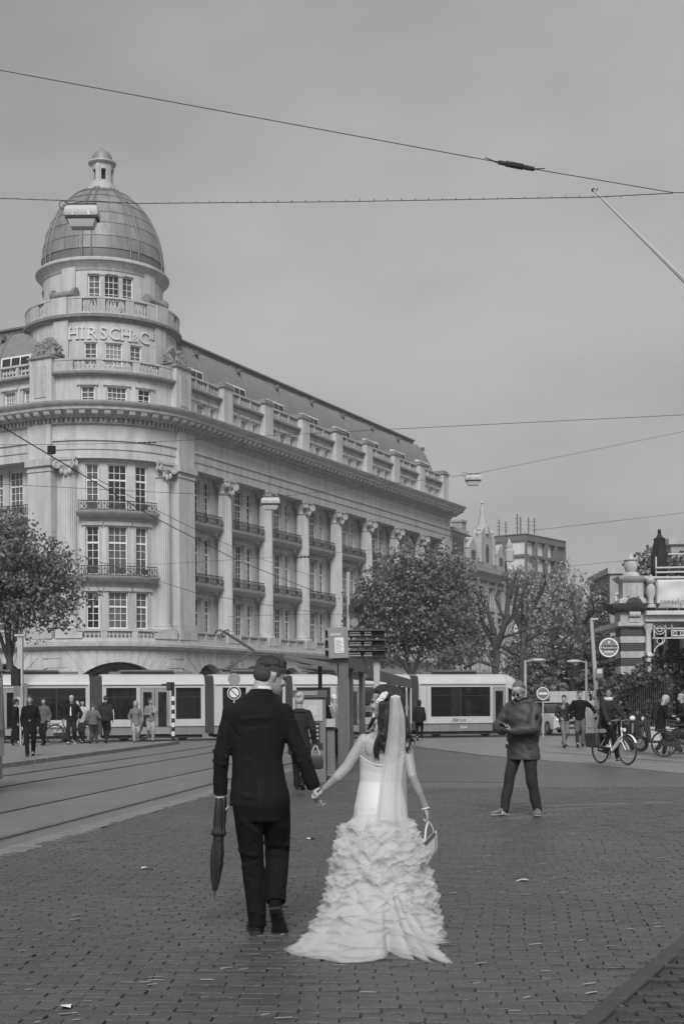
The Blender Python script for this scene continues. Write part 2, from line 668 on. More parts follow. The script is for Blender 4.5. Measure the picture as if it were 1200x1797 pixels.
lay('brick', 'brick_field', side, BRICKB, .21, .10, .026, lambda x, y: 4.6 < y < 14 and x > xk(y) + .15 and x < .26 * y + 1.5, (30, 160), (0, 40), math.radians(2), 300, 1.9, .15)
# carriageway with tram rails, left
STRIP = mat('pale_gutter', .19, .6, .25, 1.5, .3, bscale=40)
road = ob('road', MB().add([(xl(2) - 9, 2, -.02), (xl(2) + .76, 2, -.02), (xl(54) + .76, 54, -.02), (xl(54) - 9, 54, -.02)], [(0, 1, 2, 3)]),
          mat('road_asphalt', .15, .42, .2, .5, .35, bscale=50), kind='structure')
sp = MB()
for i in range(24):
    d0, d1 = 4 + i * 2.0, 6 + i * 2.0 - .02
    q = .34 + .05 * math.sin(i * 1.7)
    sp.add([(xl(d0) + .44, d0, -.004), (xl(d0) + .44 + q, d0, -.004), (xl(d1) + .44 + q, d1, -.004), (xl(d1) + .44, d1, -.004)], [(0, 1, 2, 3)])
ob('gutter_strip', sp, STRIP, kind='structure')
track = ob('tram_track', MB().add([(xl(2) - 1.52, 2, -.0165), (xl(2) + .09, 2, -.0165), (xl(54) + .09, 54, -.0165), (xl(54) - 1.52, 54, -.0165)], [(0, 1, 2, 3)]),
           mat('track_bed', .16, .42, .2, 1.1, .35, bscale=50), kind='structure')
RAILM = mat('tram_rail_steel', .30, .28, .3, 4, metal=.9)
GROOVE = mat('rail_groove', .012, .8, .2, 4)
for off in (0, -1.435, -3.8, -5.235):
    o = ob('tram_rail', MB().bar((xl(2) + off, 2, -.012), (xl(56) + off, 56, -.012), .05, .012), RAILM, track)
    ob('rail_groove', MB().bar((xl(2) + off - .045, 2, -.0165), (xl(56) + off - .045, 56, -.0165), .03, .010), GROOVE, track)
    ob('rail_edge', MB().bar((xl(2) + off + .045, 2, -.0165), (xl(56) + off + .045, 56, -.0165), .012, .009), GROOVE, track)
# raised pavement of the tram stop, left
def xkb(d):
    return -7.3 + .112 * (d - 40)
isl_ = MB().prism([(xkb(24) - .2, 24), (xkb(50.5) - .2, 50.5), (-26, 45), (-26, 24)], lambda a, b: Vector((a, b, -.04)), lambda a, b: Vector((a, b, .075)))
ob('pavement', isl_, mat('pavement_slabs', .2, .5, .2, .8, .3, bscale=40), kind='structure')
kk = ob('kerb', MB().bar((xkb(24) - .1, 24, .02), (xkb(50) - .1, 50, .02), .19, .12), BED, kind='structure')
for i in range(26):
    a, b = 24 + i, 25 + i - .03
    ob('kerb_stone', MB().bar((xkb(a) - .095 + R.uniform(-.008, .008), a, .028), (xkb(b) - .095 + R.uniform(-.008, .008), b, .028), .2, .125), mat('kerb_granite', .2, .6, .3, 3, .3), kk)
# bands and lines on the right-hand side
for (a, b), (c, d), w_, v_ in (((955, 1414), (1185, 1408), .07, .2), ((930, 1424), (1100, 1413), .05, .17), ((950, 1316), (1260, 1340), .09, .34), ((870, 1439), (985, 1429), .03, .2)):
    A, B = G(a, b), G(c, d)
    A.z = B.z = .002
    ob('road_marking', MB().bar(A, B, w_, .005), mat('marking_%d' % int(v_ * 100), v_, .6, .35, 3), kind='structure')
for pts in (((700, 1308), (850, 1326), (1000, 1338), (1260, 1364)), ((560, 1371), (780, 1372), (900, 1374))):
    q = [G(*p) for p in pts]
    for a, b in zip(q, q[1:]):
        ob('expansion_joint', MB().bar((a.x, a.y, .001), (b.x, b.y, .001), .05, .006), BED, kind='structure')
# tram lines of the crossing tram
TA, TD = Vector((5.0, 57.5, 0)), Vector((.965, .263, 0)).normalized()
TN = Vector((TD.y, -TD.x, 0))
for off in (.45, 1.885):
    a, b = TA + TD * -30 - TN * off, TA + TD * 26 - TN * off
    ob('crossing_rail', MB().bar(a + Vector((0, 0, -.04)), b + Vector((0, 0, -.04)), .07, .04), RAILM, kind='structure')

# ------------------------------------------------------------------ the corner building with the dome
TH = math.radians(18)
AX = Vector((-16.22, 90.0, 0))
RB = 6.6
def rad(phi):
    return Vector((math.sin(phi), -math.cos(phi), 0))
PR, PL = TH + PI / 4, TH - PI / 4
NR_, NL_ = rad(PR), rad(PL)
UR = Vector((math.cos(PR), math.sin(PR), 0))
UL = -Vector((math.cos(PL), math.sin(PL), 0))
TR, TL = AX + NR_ * RB, AX + NL_ * RB
ZV = Vector((0, 0, 1))
def MR(u, z, w):
    return TR + UR * u + NR_ * w + ZV * z
def ML(u, z, w):
    return TL + UL * u + NL_ * w + ZV * z
def MBR(r0):
    def f(a, z, w):
        return AX + rad(TH + a / r0) * (r0 + w) + ZV * z
    return f
MB6 = MBR(RB)
QA = RB * PI / 4
HB = root('corner_building', AX, 'grand pale stone corner building with a ribbed dome and rows of columns', 'building')
def part(name, mb, m, **k):
    return ob(name, mb, m, HB, **k)
_wc = {}
def winmesh(w, h, cols, rows, trans, fr=.085):
    key = (round(w, 2), round(h, 2), cols, rows, trans)
    if key in _wc:
        return _wc[key]
    f, g = MB(), MB()
    f.box(-w / 2, -w / 2 + fr, 0, .14, 0, h)
    f.box(w / 2 - fr, w / 2, 0, .14, 0, h)
    f.box(-w / 2 + fr, w / 2 - fr, 0, .14, 0, fr)
    f.box(-w / 2 + fr, w / 2 - fr, 0, .14, h - fr, h)
    x0, x1 = -w / 2 + fr, w / 2 - fr
    t = .035
    for i in range(1, cols):
        x = x0 + (x1 - x0) * i / cols
        f.box(x - t / 2, x + t / 2, .035, .1, fr, h - fr)
    for j in range(1, rows):
        z = fr + (h - 2 * fr) * j / rows
        q = .11 if j == trans else t
        f.box(x0, x1, .03 if j != trans else .01, .101 if j != trans else .12, z - q / 2, z + q / 2)
    # each pane very slightly out of true, so that reflections differ
    rr = random.Random(int(w * 100 + h * 10))
    for i in range(cols):
        for j in range(rows):
            a, b = x0 + (x1 - x0) * i / cols, x0 + (x1 - x0) * (i + 1) / cols
            c, d = fr + (h - 2 * fr) * j / rows, fr + (h - 2 * fr) * (j + 1) / rows
            y = [.075 + rr.uniform(-.006, .006) for _ in range(4)]
            g.add([(a, y[0], c), (b, y[1], c), (b, y[2], d), (a, y[3], d)], [(0, 1, 2, 3)])
    fm, gm = f.mesh('window'), g.mesh('pane')
    fm.materials.append(WHITEP)
    gl = []
    for q in (GLASS, GLASS_M, GLASS_L):
        g2 = gm.copy()
        g2.materials.append(q)
        gl.append(g2)
    _wc[key] = (fm, gl)
    return _wc[key]
def window(parent, p, phi, w, h, cols=2, rows=5, trans=0):
    fm, gm = winmesh(w, h, cols, rows, trans)
    o = bpy.data.objects.new('window', fm)
    COL.objects.link(o)
    o.parent = parent
    o.location = p - offs(parent)
    o.rotation_euler = (R.uniform(-.004, .004), 0, phi + R.uniform(-.012, .012))
    zz_ = p.z
    g = bpy.data.objects.new('pane', R.choices(gm, (30, 45, 25) if zz_ > 19 else ((40, 35, 25) if zz_ > 13 else (64, 25, 11)))[0])  # higher windows draw paler panes, standing in for reflected sky
    COL.objects.link(g)
    g.parent = o
    return o
def surround(mapf, u0, u1, z0, z1, w0, w1, t, seg=1):
    b = MB()
    b.mbox(mapf, u0 - t, u0 - .003, z0, z1, w0, w1)
    b.mbox(mapf, u1 + .003, u1 + t, z0, z1, w0, w1)
    b.mbox(mapf, u0 - t - .1, u1 + t + .1, z1 + .004, z1 + t + .1, w0, w1 + .1, seg)
    b.mbox(mapf, u0 - t - .05, u1 + t + .05, z0 - .14, z0 - .004, w0, w1 + .08, seg)
    return b
def arch_wall(mapf, u0, u1, z0, z1, archs, w, depth, step):
    """archs: (centre, radius, centre height, half width)"""
    us = {u0, u1}
    k = int((u1 - u0) / step) + 1
    us |= {u0 + (u1 - u0) * i / k for i in range(k + 1)}
    for uc, r, zc, hw in archs:
        us |= {uc + hw * i / 12 for i in range(-12, 13)}
    us = sorted(us)
    b = MB()
    def top(u):
        for uc, r, zc, hw in archs:
            if abs(u - uc) <= hw + 1e-6:
                return zc + math.sqrt(max(0, r * r - (u - uc) ** 2))
        return z0
    def ins(u):
        return any(abs(u - a[0]) < a[3] for a in archs)
    for a, c in zip(us, us[1:]):
        m_ = ins((a + c) / 2)
        za, zb = (top(a), top(c)) if m_ else (z0, z0)
        b.add([mapf(a, za, w), mapf(c, zb, w), mapf(c, z1, w), mapf(a, z1, w)], [(0, 1, 2, 3)])
        if m_:
            b.add([mapf(a, za, w), mapf(c, zb, w), mapf(c, zb, w - depth), mapf(a, za, w - depth)], [(0, 1, 2, 3)])
            b.add([mapf(a, z0, w - depth), mapf(c, z0, w - depth), mapf(c, zb, w - depth), mapf(a, za, w - depth)], [(0, 1, 2, 3)])
    for uc, r, zc, hw in archs:
        zt = zc + math.sqrt(max(0, r * r - hw * hw))
        for s_ in (-hw, hw):
            b.add([mapf(uc + s_, z0, w), mapf(uc + s_, zt, w), mapf(uc + s_, zt, w - depth), mapf(uc + s_, z0, w - depth)], [(0, 1, 2, 3)])
    return b
def voussoirs(mapf, uc, r, zc, n, amax, ztop, w):
    for i in range(n):
        a0 = -amax + 2 * amax * i / n + .012
        a1 = -amax + 2 * amax * (i + 1) / n - .012
        poly = []
        for a in (a0, a1):
            poly.append((uc + math.sin(a) * r, zc + math.cos(a) * r))
        for a in (a1, a0):
            q = min((ztop - zc) / max(math.cos(a), .2), r + 1.9)
            poly.append((uc + math.sin(a) * q, zc + math.cos(a) * q))
        part('voussoir', MB().prism(poly, lambda u, z: mapf(u, z, w - .02), lambda u, z: mapf(u, z, w + .05)), STONE)
GLARCH = mat('arch_glass', .012, .1, .3, 1)

NB, SPC = 8, 5.68
ucol = [-.1 + SPC * k for k in range(NB + 1)]
UEND = ucol[-1] + .95
VEND = 17.0
# ground storey
part('ground_storey', arch_wall(MB6, -QA, QA, -.05, 5.0, [(0, 3.8, .4, 2.75)], .12, .9, .6), STONE)
part('arch_window', MB().sweep(MB6, -2.7, 2.7, [(-.6, 0), (-.6, 4.3), (-.7, 4.3), (-.7, 0)], 8), GLARCH)
for a0 in (-.55, 0, .55):
    part('arch_mullion', MB().mbox(MB6, a0 * 3 - .06, a0 * 3 + .06, 0, .4 + math.sqrt(3.7 ** 2 - (a0 * 3) ** 2), -.58, -.45), IRON)
ar = MB()
for i in range(24):
    a0, a1 = -.8 + 1.6 * i / 24, -.8 + 1.6 * (i + 1) / 24
    ar.prism([(math.sin(a0) * 3.45, .4 + math.cos(a0) * 3.45), (math.sin(a1) * 3.45, .4 + math.cos(a1) * 3.45), (math.sin(a1) * 3.62, .4 + math.cos(a1) * 3.62), (math.sin(a0) * 3.62, .4 + math.cos(a0) * 3.62)],
             lambda u, z: MB6(u, z, -.58), lambda u, z: MB6(u, z, -.3))
part('arch_awning_frame', ar, IRON)
voussoirs(MB6, 0, 3.8, .4, 13, .76, 4.96, .12)
arR = [((a + b) / 2, 1.75, 2.45, 1.75) for a, b in zip(ucol, ucol[1:])]
part('ground_storey', arch_wall(MR, 0, UEND, -.05, 5.0, arR, .12, .9, 9), STONE)
arL = [(2.85 + SPC * k, 1.75, 2.45, 1.75) for k in range(3)]
part('ground_storey', arch_wall(ML, 0, VEND, -.05, 5.0, arL, .12, .9, 9), STONE)
for mp_, lst in ((MR, arR), (ML, arL)):
    for k, (uc, r, zc, hw) in enumerate(lst):
        part('arch_window', MB().mbox(mp_, uc - 1.6, uc + 1.6, 0, 4.1, -.62, -.55), GLARCH)
        part('arch_awning', MB().sweep(mp_, uc - 1.25, uc + 1.25, [(-.5, 3.75), (-.05, 3.1), (-.05, 3.0), (-.52, 3.5)]), DKSTEEL)
        if k < 5:
            voussoirs(mp_, uc, r, zc, 11, 1.45, 4.96, .12)
# rusticated joint lines as thin blocks between the arches
for mp_, us, sg in ((MR, [(b[0] + 2.4, a[0] - 2.4) for b, a in zip(arR, arR[1:])], 1), (ML, [(-.6, arL[0][0] - 2.4)], 1), (MB6, [(-QA, -3.3), (3.3, QA)], 3)):
    for u0, u1 in us:
        for z0 in (2.55, 3.2, 3.85, 4.45):
            part('stone_course', MB().mbox(mp_, u0, u1, z0, z0 + .52, .05, .16, sg), STONE)
cpro = [(0, 4.98), (.3, 5.0), (.35, 5.12), (.6, 5.2), (.62, 5.38), (.45, 5.45), (0, 5.47)]
part('string_cornice', MB().sweep(MB6, -QA, QA, cpro, 20), STONE2)
part('string_cornice', MB().sweep(MR, 0, UEND + .3, cpro), STONE2)
part('string_cornice', MB().sweep(ML, 0, VEND, cpro), STONE2)
part('plinth_course', MB().mbox(MB6, -QA, QA, 5.475, 5.7, -1, .3, 20), STONE)
part('plinth_course', MB().mbox(MR, 0, UEND, 5.475, 5.7, -1.2, .3), STONE)
part('plinth_course', MB().mbox(ML, 0, VEND, 5.475, 5.7, -1.2, .3), STONE)
BALP = [(.07, 0), (.07, .06), (.045, .08), (.04, .12), (.085, .24), (.08, .3), (.04, .46), (.04, .52), (.07, .54), (.07, .6)]
def balusters(mapf, u0, u1, z, n, w=.0, h=.6):
    """stone balusters with rail and base in one railing piece"""
    b = MB()
    for i in range(n):
        u = u0 + (u1 - u0) * (i + .5) / n
        p = mapf(u, z, w)
        b.lathe([(r * 1.1, q * h / .6) for r, q in BALP], 6, p)
    return b
def balustrade(mapf, u0, u1, z, groups, w=.0, h=.6, seg=1, ends=True):
    b = MB()
    b.mbox(mapf, u0, u1, z - .12, z, w - .16, w + .16, seg)
    b.mbox(mapf, u0, u1, z + h, z + h + .13, w - .17, w + .17, seg)
    g = sorted(groups)
    edges = [u0] + [e for q in g for e in q[:2]] + [u1]
    for a, c in zip(edges[::2], edges[1::2]):
        if c - a > .03:
            b.mbox(mapf, a, c, z + .002, z + h - .002, w - .14, w + .14, max(1, seg // 4))
    o = part('balustrade', b, STONE2)
    for a, c, n in g:
        ob('balusters', balusters(mapf, a, c, z, n, w, h), STONE2, o).location = (0, 0, 0)
    return o
balustrade(MB6, -2.75, 2.75, 5.75, [(-2.5, -1.15, 5), (-.75, .75, 6), (1.15, 2.5, 5)], .12, .42, 8)
# bay: window wall, windows, balconies
RI = RB - .4
MBI = MBR(RI)
aw = 14.8 * PI / 180 * RI
holes, wl = [], []
for z0, h, rows, tr in ((6.35, 2.4, 5, 3), (9.8, 3.15, 6, 4), (13.95, 2.95, 6, 4)):
    for k, w_, c in ((-1, .84, 2), (0, 1.26, 3), (1, .84, 2)):
        u = k * aw
        holes.append((u - w_ / 2, u + w_ / 2, z0, z0 + h))
        wl.append((u, z0, w_, h, c, rows, tr))
part('bay_wall', MB().wall(MBI, -RI * PI / 4, RI * PI / 4, 5.5, 17.3, holes, .45, 0, .5), STONE)
for u, z0, w_, h, c, rows, tr in wl:
    window(HB, MBI(u, z0, -.16), TH + u / RI, w_, h, c, rows, tr)
    if z0 < 13:
        part('window_surround', surround(MBI, u - w_ / 2, u + w_ / 2, z0, z0 + h, -.02, .07, .13, 3), STONE2)
def railing(mapf, u0, u1, z0, h, w, seg, step=.16):
    b = MB()
    b.mbox(mapf, u0, u1, z0 + h - .05, z0 + h, w - .03, w + .03, seg)
    b.mbox(mapf, u0, u1, z0 + .06, z0 + .1, w - .02, w + .02, seg)
    b.mbox(mapf, u0, u1, z0 + h - .2, z0 + h - .17, w - .02, w + .02, seg)
    n = int((u1 - u0) / step)
    for i in range(n + 1):
        u = u0 + (u1 - u0) * i / n
        b.bar(mapf(u, z0, w), mapf(u, z0 + h, w), .035)
        if i < n and i % 2 == 0:
            um = u + (u1 - u0) / n
            q = (u1 - u0) / n * .8
            ring = [mapf(um + q * math.cos(t * PI / 4), z0 + h * .42 + q * 1.3 * math.sin(t * PI / 4), w) for t in range(9)]
            b.tube(ring, .02, 4)
    for i in range(3):
        u = u0 + (u1 - u0) * (i + .5) / 3
        b.mbox(mapf, u - .17, u + .17, z0 + .15, z0 + h - .22, w - .015, w + .015)
    return b
for z0 in (9.66, 13.8):
    o = part('balcony', MB().sweep(MBI, -2.45, 2.45, [(-.02, z0 - .35), (.45, z0 - .3), (.75, z0 - .12), (.8, z0), (-.02, z0)], 10), STONE2)
    ob('balcony_railing', railing(MBI, -2.32, 2.32, z0, .68, .66, 10), IRON, o).location = (0, 0, 0)
# engaged columns with ionic capitals
def column_mesh(r, h):
    n = 48
    rings = []
    for z, k in ((.55, 1.0), (h * .4, 1.0), (h * .75, .94), (h - 1.0, .86)):
        rings.append([((r * k - (.045 if j % 2 else 0)) * math.cos(2 * PI * j / n), (r * k - (.045 if j % 2 else 0)) * math.sin(2 * PI * j / n), z) for j in range(n)])
    return MB().loft(rings, False)
def base_mesh(r):
    return MB().box(-r * 1.35, r * 1.35, -r * 1.35, r * 1.35, 0, .2).lathe([(r * 1.32, .2), (r * 1.34, .28), (r * 1.28, .36), (r * 1.1, .4), (r * 1.14, .46), (r * 1.1, .54), (r, .56)], 32)
def capital_mesh(r, h):
    b = MB()
    z = h - 1.0
    b.lathe([(r * .86, z - .06), (r * .95, z), (r * .86, z + .06), (r * .88, z + .25), (r * 1.15, z + .5)], 24)
    b.box(-r * 1.22, r * 1.22, -r * 1.15, r * 1.1, z + .82, z + 1.0)
    b.box(-r * 1.02, r * 1.02, -r * 1.0, r * .9, z + .46, z + .82)
    for sx in (-1, 1):                                   # angular volutes
        c = Vector((sx * r * 1.05, -r * 1.0, z + .5))
        ax = Vector((sx * .75, -.66, 0)).normalized()
        pa = Vector((ax.y, -ax.x, 0))
        for s_ in (-1, 1):
            pts = []
            for i in range(22):
                t = i / 21
                rr = .25 * (1 - .78 * t)
                an = PI / 2 - t * 4.2 * PI
                pts.append(c + pa * (s_ * .12) + ax * (rr * math.cos(an)) + Vector((0, 0, rr * math.sin(an))))
            b.tube(pts, [.06 * (1 - .5 * i / 21) for i in range(22)], 5)
        b.tube([c - pa * .14, c + pa * .14], .14, 10)
    for sx in (-.5, 0, .5):                              # hanging garland
        b.ell((sx * r, -r * 1.05, z + .1 - (.12 if sx == 0 else 0)), (.13, .1, .22), 6, 4)
    return b
_cm = {}
def column(p, phi, r, h):
    key = (r, h)
    if key not in _cm:
        ms = []
        for f_, m_ in ((column_mesh(r, h), STONE), (base_mesh(r), STONE2), (capital_mesh(r, h), STONE2)):
            me = f_.mesh('column', 60)
            me.materials.append(m_)
            ms.append(me)
        _cm[key] = ms
    a, b, c = _cm[key]
    o = ob('column', a, None, HB, loc=p, rz=phi)
    for nm, me in (('column_base', b), ('capital', c)):
        q = bpy.data.objects.new(nm, me)
        COL.objects.link(q)
        q.parent = o
    return o
for s_ in (-1, 1):
    u = 3.1 * s_
    column(MBI(u, 6.1, .02), TH + u / RI, .55, 11.15)
    part('column_pedestal', MB().mbox(MB6, u - .85, u + .85, 5.71, 6.1, -.8, .38, 4), STONE)
# corner piers
for mp_, ph in ((MR, PR), (ML, PL)):
    part('corner_pier', MB().mbox(mp_, -.95, .9, 6.7, 16.4, -1.0, .2), STONE)
    part('pier_base', MB().mbox(mp_, -1.05, 1.0, 5.71, 6.45, -1.0, .33).mbox(mp_, -1.0, .95, 6.452, 6.698, -1.0, .27), STONE2)
    part('pier_capital', MB().mbox(mp_, -1.0, .95, 16.402, 16.55, -1, .26).mbox(mp_, -.96, .91, 16.552, 16.75, -1, .21).mbox(mp_, -1.08, 1.03, 16.752, 17.2, -1, .36), STONE2)
    part('pier_frieze', MB().mbox(mp_, -.95, .9, 17.203, 19.4, -.5, .2), STONE)
# flat facades
def facade(mp_, ph, cols, uend, first):
    holes, wins = [], []
    for a, c in zip(cols, cols[1:]):
        uc = (a + c) / 2
        for z0, h, rows, tr in ((6.35, 2.4, 5, 3), (9.8, 3.15, 6, 4), (13.95, 2.95, 6, 4)):
            for k, w_, n in ((-1, .78, 2), (0, 1.15, 3), (1, .78, 2)):
                u = uc + k * 1.5
                holes.append((u - w_ / 2, u + w_ / 2, z0, z0 + h))
                wins.append((u, z0, w_, h, n, rows, tr))
    part('facade_wall', MB().wall(mp_, first, uend, 5.5, 17.3, holes, .35, -1.0), STONE)
    for u, z0, w_, h, n, rows, tr in wins:
        window(HB, mp_(u, z0, -1.14), ph, w_, h, n, rows, tr)
        if z0 < 13 and n == 3:
            part('window_surround', surround(mp_, u - w_ / 2, u + w_ / 2, z0, z0 + h, -1.02, -.92, .13), STONE2)
    for k, (a, c) in enumerate(zip(cols, cols[1:])):
        a1, c1 = a + (.95 if k == 0 else .62), c - .62
        for z0 in (9.66, 13.8):
            o = part('balcony', MB().sweep(mp_, a1, c1, [(-1.02, z0 - .4), (-.5, z0 - .36), (-.1, z0 - .15), (-.05, z0), (-1.02, z0)]), STONE2)
            ob('balcony_railing', railing(mp_, a1 + .05, c1 - .05, z0, .68, -.16, 1), IRON, o).location = (0, 0, 0)
        g0, g1 = a + 1.05, c - .95
        w3 = (g1 - g0) / 3
        balustrade(mp_, g0, g1, 5.8, [(g0 + .12, g0 + w3 - .12, 4), (g0 + w3 + .12, g1 - w3 - .12, 5), (g1 - w3 + .12, g1 - .12, 4)], .1, .42)
    for k, u in enumerate(cols[1:]):
        if k < len(cols) - 2 or mp_ is ML:
            column(mp_(u, 6.1, -.38), ph, .52, 11.1)
            part('column_pedestal', MB().mbox(mp_, u - .8, u + .8, 5.71, 6.1, -1, .33), STONE)
facade(MR, PR, ucol, UEND, .5)
facade(ML, PL, [.1, 5.78, 11.46, 17.1], VEND, .5)
part('end_pier', MB().mbox(MR, UEND - 1.9, UEND, 5.71, 17.198, -1.2, .15), STONE)
part('end_wall', MB().mbox(MR, UEND - .5, UEND - .02, 0, 23.4, -16, -1.202), STONE)
# entablature
def along(fn):
    fn(MB6, -QA, QA, 24)
    fn(MR, 0, UEND, 1)
    fn(ML, 0, VEND, 1)
along(lambda m_, a, b, s_: part('architrave', MB().mbox(m_, a, b, 17.2, 17.75, -1.4, 0, s_).mbox(m_, a, b, 17.752, 18.3, -.6, .06, s_).mbox(m_, a, b, 18.302, 18.42, -.6, .15, s_), STONE))
along(lambda m_, a, b, s_: part('frieze', MB().mbox(m_, a, b, 18.422, 19.38, -.6, .02, s_), STONE))
def dent(m_, a, b, s_):
    d = MB().mbox(m_, a, b, 19.382, 19.44, -.5, .2, s_).mbox(m_, a, b, 19.442, 19.72, -.5, .1, s_)
    n = int((b - a) / .3)
    for i in range(n):
        u = a + (b - a) * (i + .5) / n
        d.mbox(m_, u - .085, u + .085, 19.45, 19.71, .09, .26)
    part('dentil_course', d, STONE2)
along(dent)
cor = [(-.5, 19.722), (.3, 19.73), (.34, 19.82), (1.02, 20.12), (1.05, 20.3), (1.12, 20.33), (1.3, 20.52), (1.32, 20.62), (-.5, 20.78)]
along(lambda m_, a, b, s_: part('cornice', MB().sweep(m_, a, b + (1.0 if m_ is MR else 0), cor, s_), STONE2))
for m_, a, b in ((MB6, -QA, QA), (MR, 0, UEND), (ML, 0, VEND)):
    n = int((b - a) / .66)
    for i in range(n):
        u = a + (b - a) * (i + .5) / n
        part('modillion', MB().sweep(m_, u - .17, u + .17, [(.28, 19.78), (.9, 19.86), (.98, 20.06), (.28, 20.08)]), STONE2)
# attic storey, parapet, piers
def attic(mp_, ph, cols, uend, first):
    holes, wins = [], []
    for a, c in zip(cols, cols[1:]):
        for k in (-1, 0, 1):
            u = (a + c) / 2 + k * 1.5
            w_ = .98 if k == 0 else .72
            holes.append((u - w_ / 2, u + w_ / 2, 20.95, 22.05))
            wins.append((u, w_))
    part('attic_wall', MB().wall(mp_, first, uend, 20.6, 22.6, holes, .3, -.5), STONE)
    for u, w_ in wins:
        window(HB, mp_(u, 20.95, -.62), ph, w_, 1.1, 2 if w_ < .9 else 4, 3)
        part('window_surround', surround(mp_, u - w_ / 2, u + w_ / 2, 20.95, 22.05, -.52, -.44, .1), STONE2)
    part('attic_ledge', MB().sweep(mp_, first, uend, [(-.8, 22.6), (-.42, 22.6), (-.1, 22.68), (-.1, 22.8), (-.8, 22.84)]), DARKSTONE)
    for k, (a, c) in enumerate(zip(cols, cols[1:])):
        g0, g1 = a + .6, c - .6
        w3 = (g1 - g0) / 3
        balustrade(mp_, g0, g1, 22.96, [(g0 + .1, g0 + w3 - .1, 4), (g0 + w3 + .1, g1 - w3 - .1, 5), (g1 - w3 + .1, g1 - .1, 4)], -.5, .55)
    for k, u in enumerate(cols[1:]):
        p = part('attic_pier', MB().mbox(mp_, u - .6, u + .6, 20.7, 23.6, -.95, -.02), STONE)
        ob('pier_cap', MB().mbox(mp_, u - .72, u + .72, 23.602, 23.75, -1.05, .08).mbox(mp_, u - .6, u + .6, 23.752, 23.95, -.9, -.05), DARKSTONE, p).location = (0, 0, 0)
attic(MR, PR, ucol, UEND, .4)
attic(ML, PL, [.1, 5.78, 11.46, 17.1], VEND, .4)
# mansard roofs with dormers and ribs
mpro = [(1.2, 22.85), (1.3, 23.7), (1.5, 24.6), (1.85, 25.4), (2.3, 26.1), (2.85, 26.65)]
def mansard(mp_, uend, hip, w_in):
    b = MB()
    rings = []
    for i_, z in mpro:
        if hip:
            rings.append([mp_(0, z, -i_), mp_(uend + .3 - i_, z, -i_), mp_(uend + .3 - i_, z, -w_in)])
        else:
            rings.append([mp_(0, z, -i_), mp_(uend, z, -i_)])
    b.loft(rings, False, False)
    part('mansard_roof', b, SLATE)
    e = uend + .3 - 2.85 if hip else uend
    part('roof_ridge', MB().mbox(mp_, 0, e, 26.6, 26.82, -w_in, -2.75).mbox(mp_, 0, e + .1, 26.822, 26.95, -w_in, -2.6), LEADRIB)
mansard(MR, UEND, True, 13)
mansard(ML, VEND, False, 13)
for mp_, cols in ((MR, ucol), (ML, [.1, 5.78, 11.46, 17.1])):
    for a, c in zip(cols, cols[1:]):
        uc = (a + c) / 2
        o = part('dormer', MB().sweep(mp_, uc - 1.25, uc + 1.25, [(-1.0, 23.3), (-1.12, 24.5), (-1.9, 24.62), (-1.9, 23.3)]), WHITEP)
        for k in (-1, 0, 1):
            ob('dormer_pane', MB().sweep(mp_, uc + k * .78 - .33, uc + k * .78 + .33, [(-.985, 23.5), (-1.08, 24.38), (-1.2, 24.38), (-1.2, 23.5)]), GLASS, o).location = (0, 0, 0)
        for du in (.75, 1.25):
            part('roof_rib', MB().tube([mp_(c - 1.9 + du, z + .03, -i_ + .02) for i_, z in mpro], .045, 5), LEAD)
        part('roof_vent', MB().mbox(mp_, c - 1.0, c - .75, 26.0, 26.3, -2.35, -1.95), LEADRIB)

# ---- tower
def ringwall(r):
    return MBR(r)
M625 = ringwall(6.25)
holes, wl = [], []
for k in (-1, 0, 1):
    w_ = 1.3 if k == 0 else .9
    u = k * 1.85
    holes.append((u - w_ / 2, u + w_ / 2, 20.75, 21.9))
    wl.append((u, w_))
qa = 6.25 * PI / 4 * 1.25
part('tower_attic_wall', MB().wall(M625, -qa, qa, 20.6, 22.75, holes, .3, 0, .5), STONE)
for u, w_ in wl:
    window(HB, M625(u, 20.75, -.12), TH + u / 6.25, w_, 1.15, 2 if w_ < 1 else 4, 3)
    part('window_surround', surround(M625, u - w_ / 2, u + w_ / 2, 20.75, 21.9, -.02, .06, .12, 3), STONE2)
part('tower_ledge', MB().sweep(M625, -4.2, 4.2, [(-.3, 22.5), (.1, 22.5), (.4, 22.62), (.42, 22.76), (-.3, 22.8)], 16), DARKSTONE)
balustrade(M625, -4.3, 4.3, 22.9, [(-2.75, -1.3, 5), (-.9, 1.0, 6), (1.5, 2.9, 5)], 0, .6, 20)
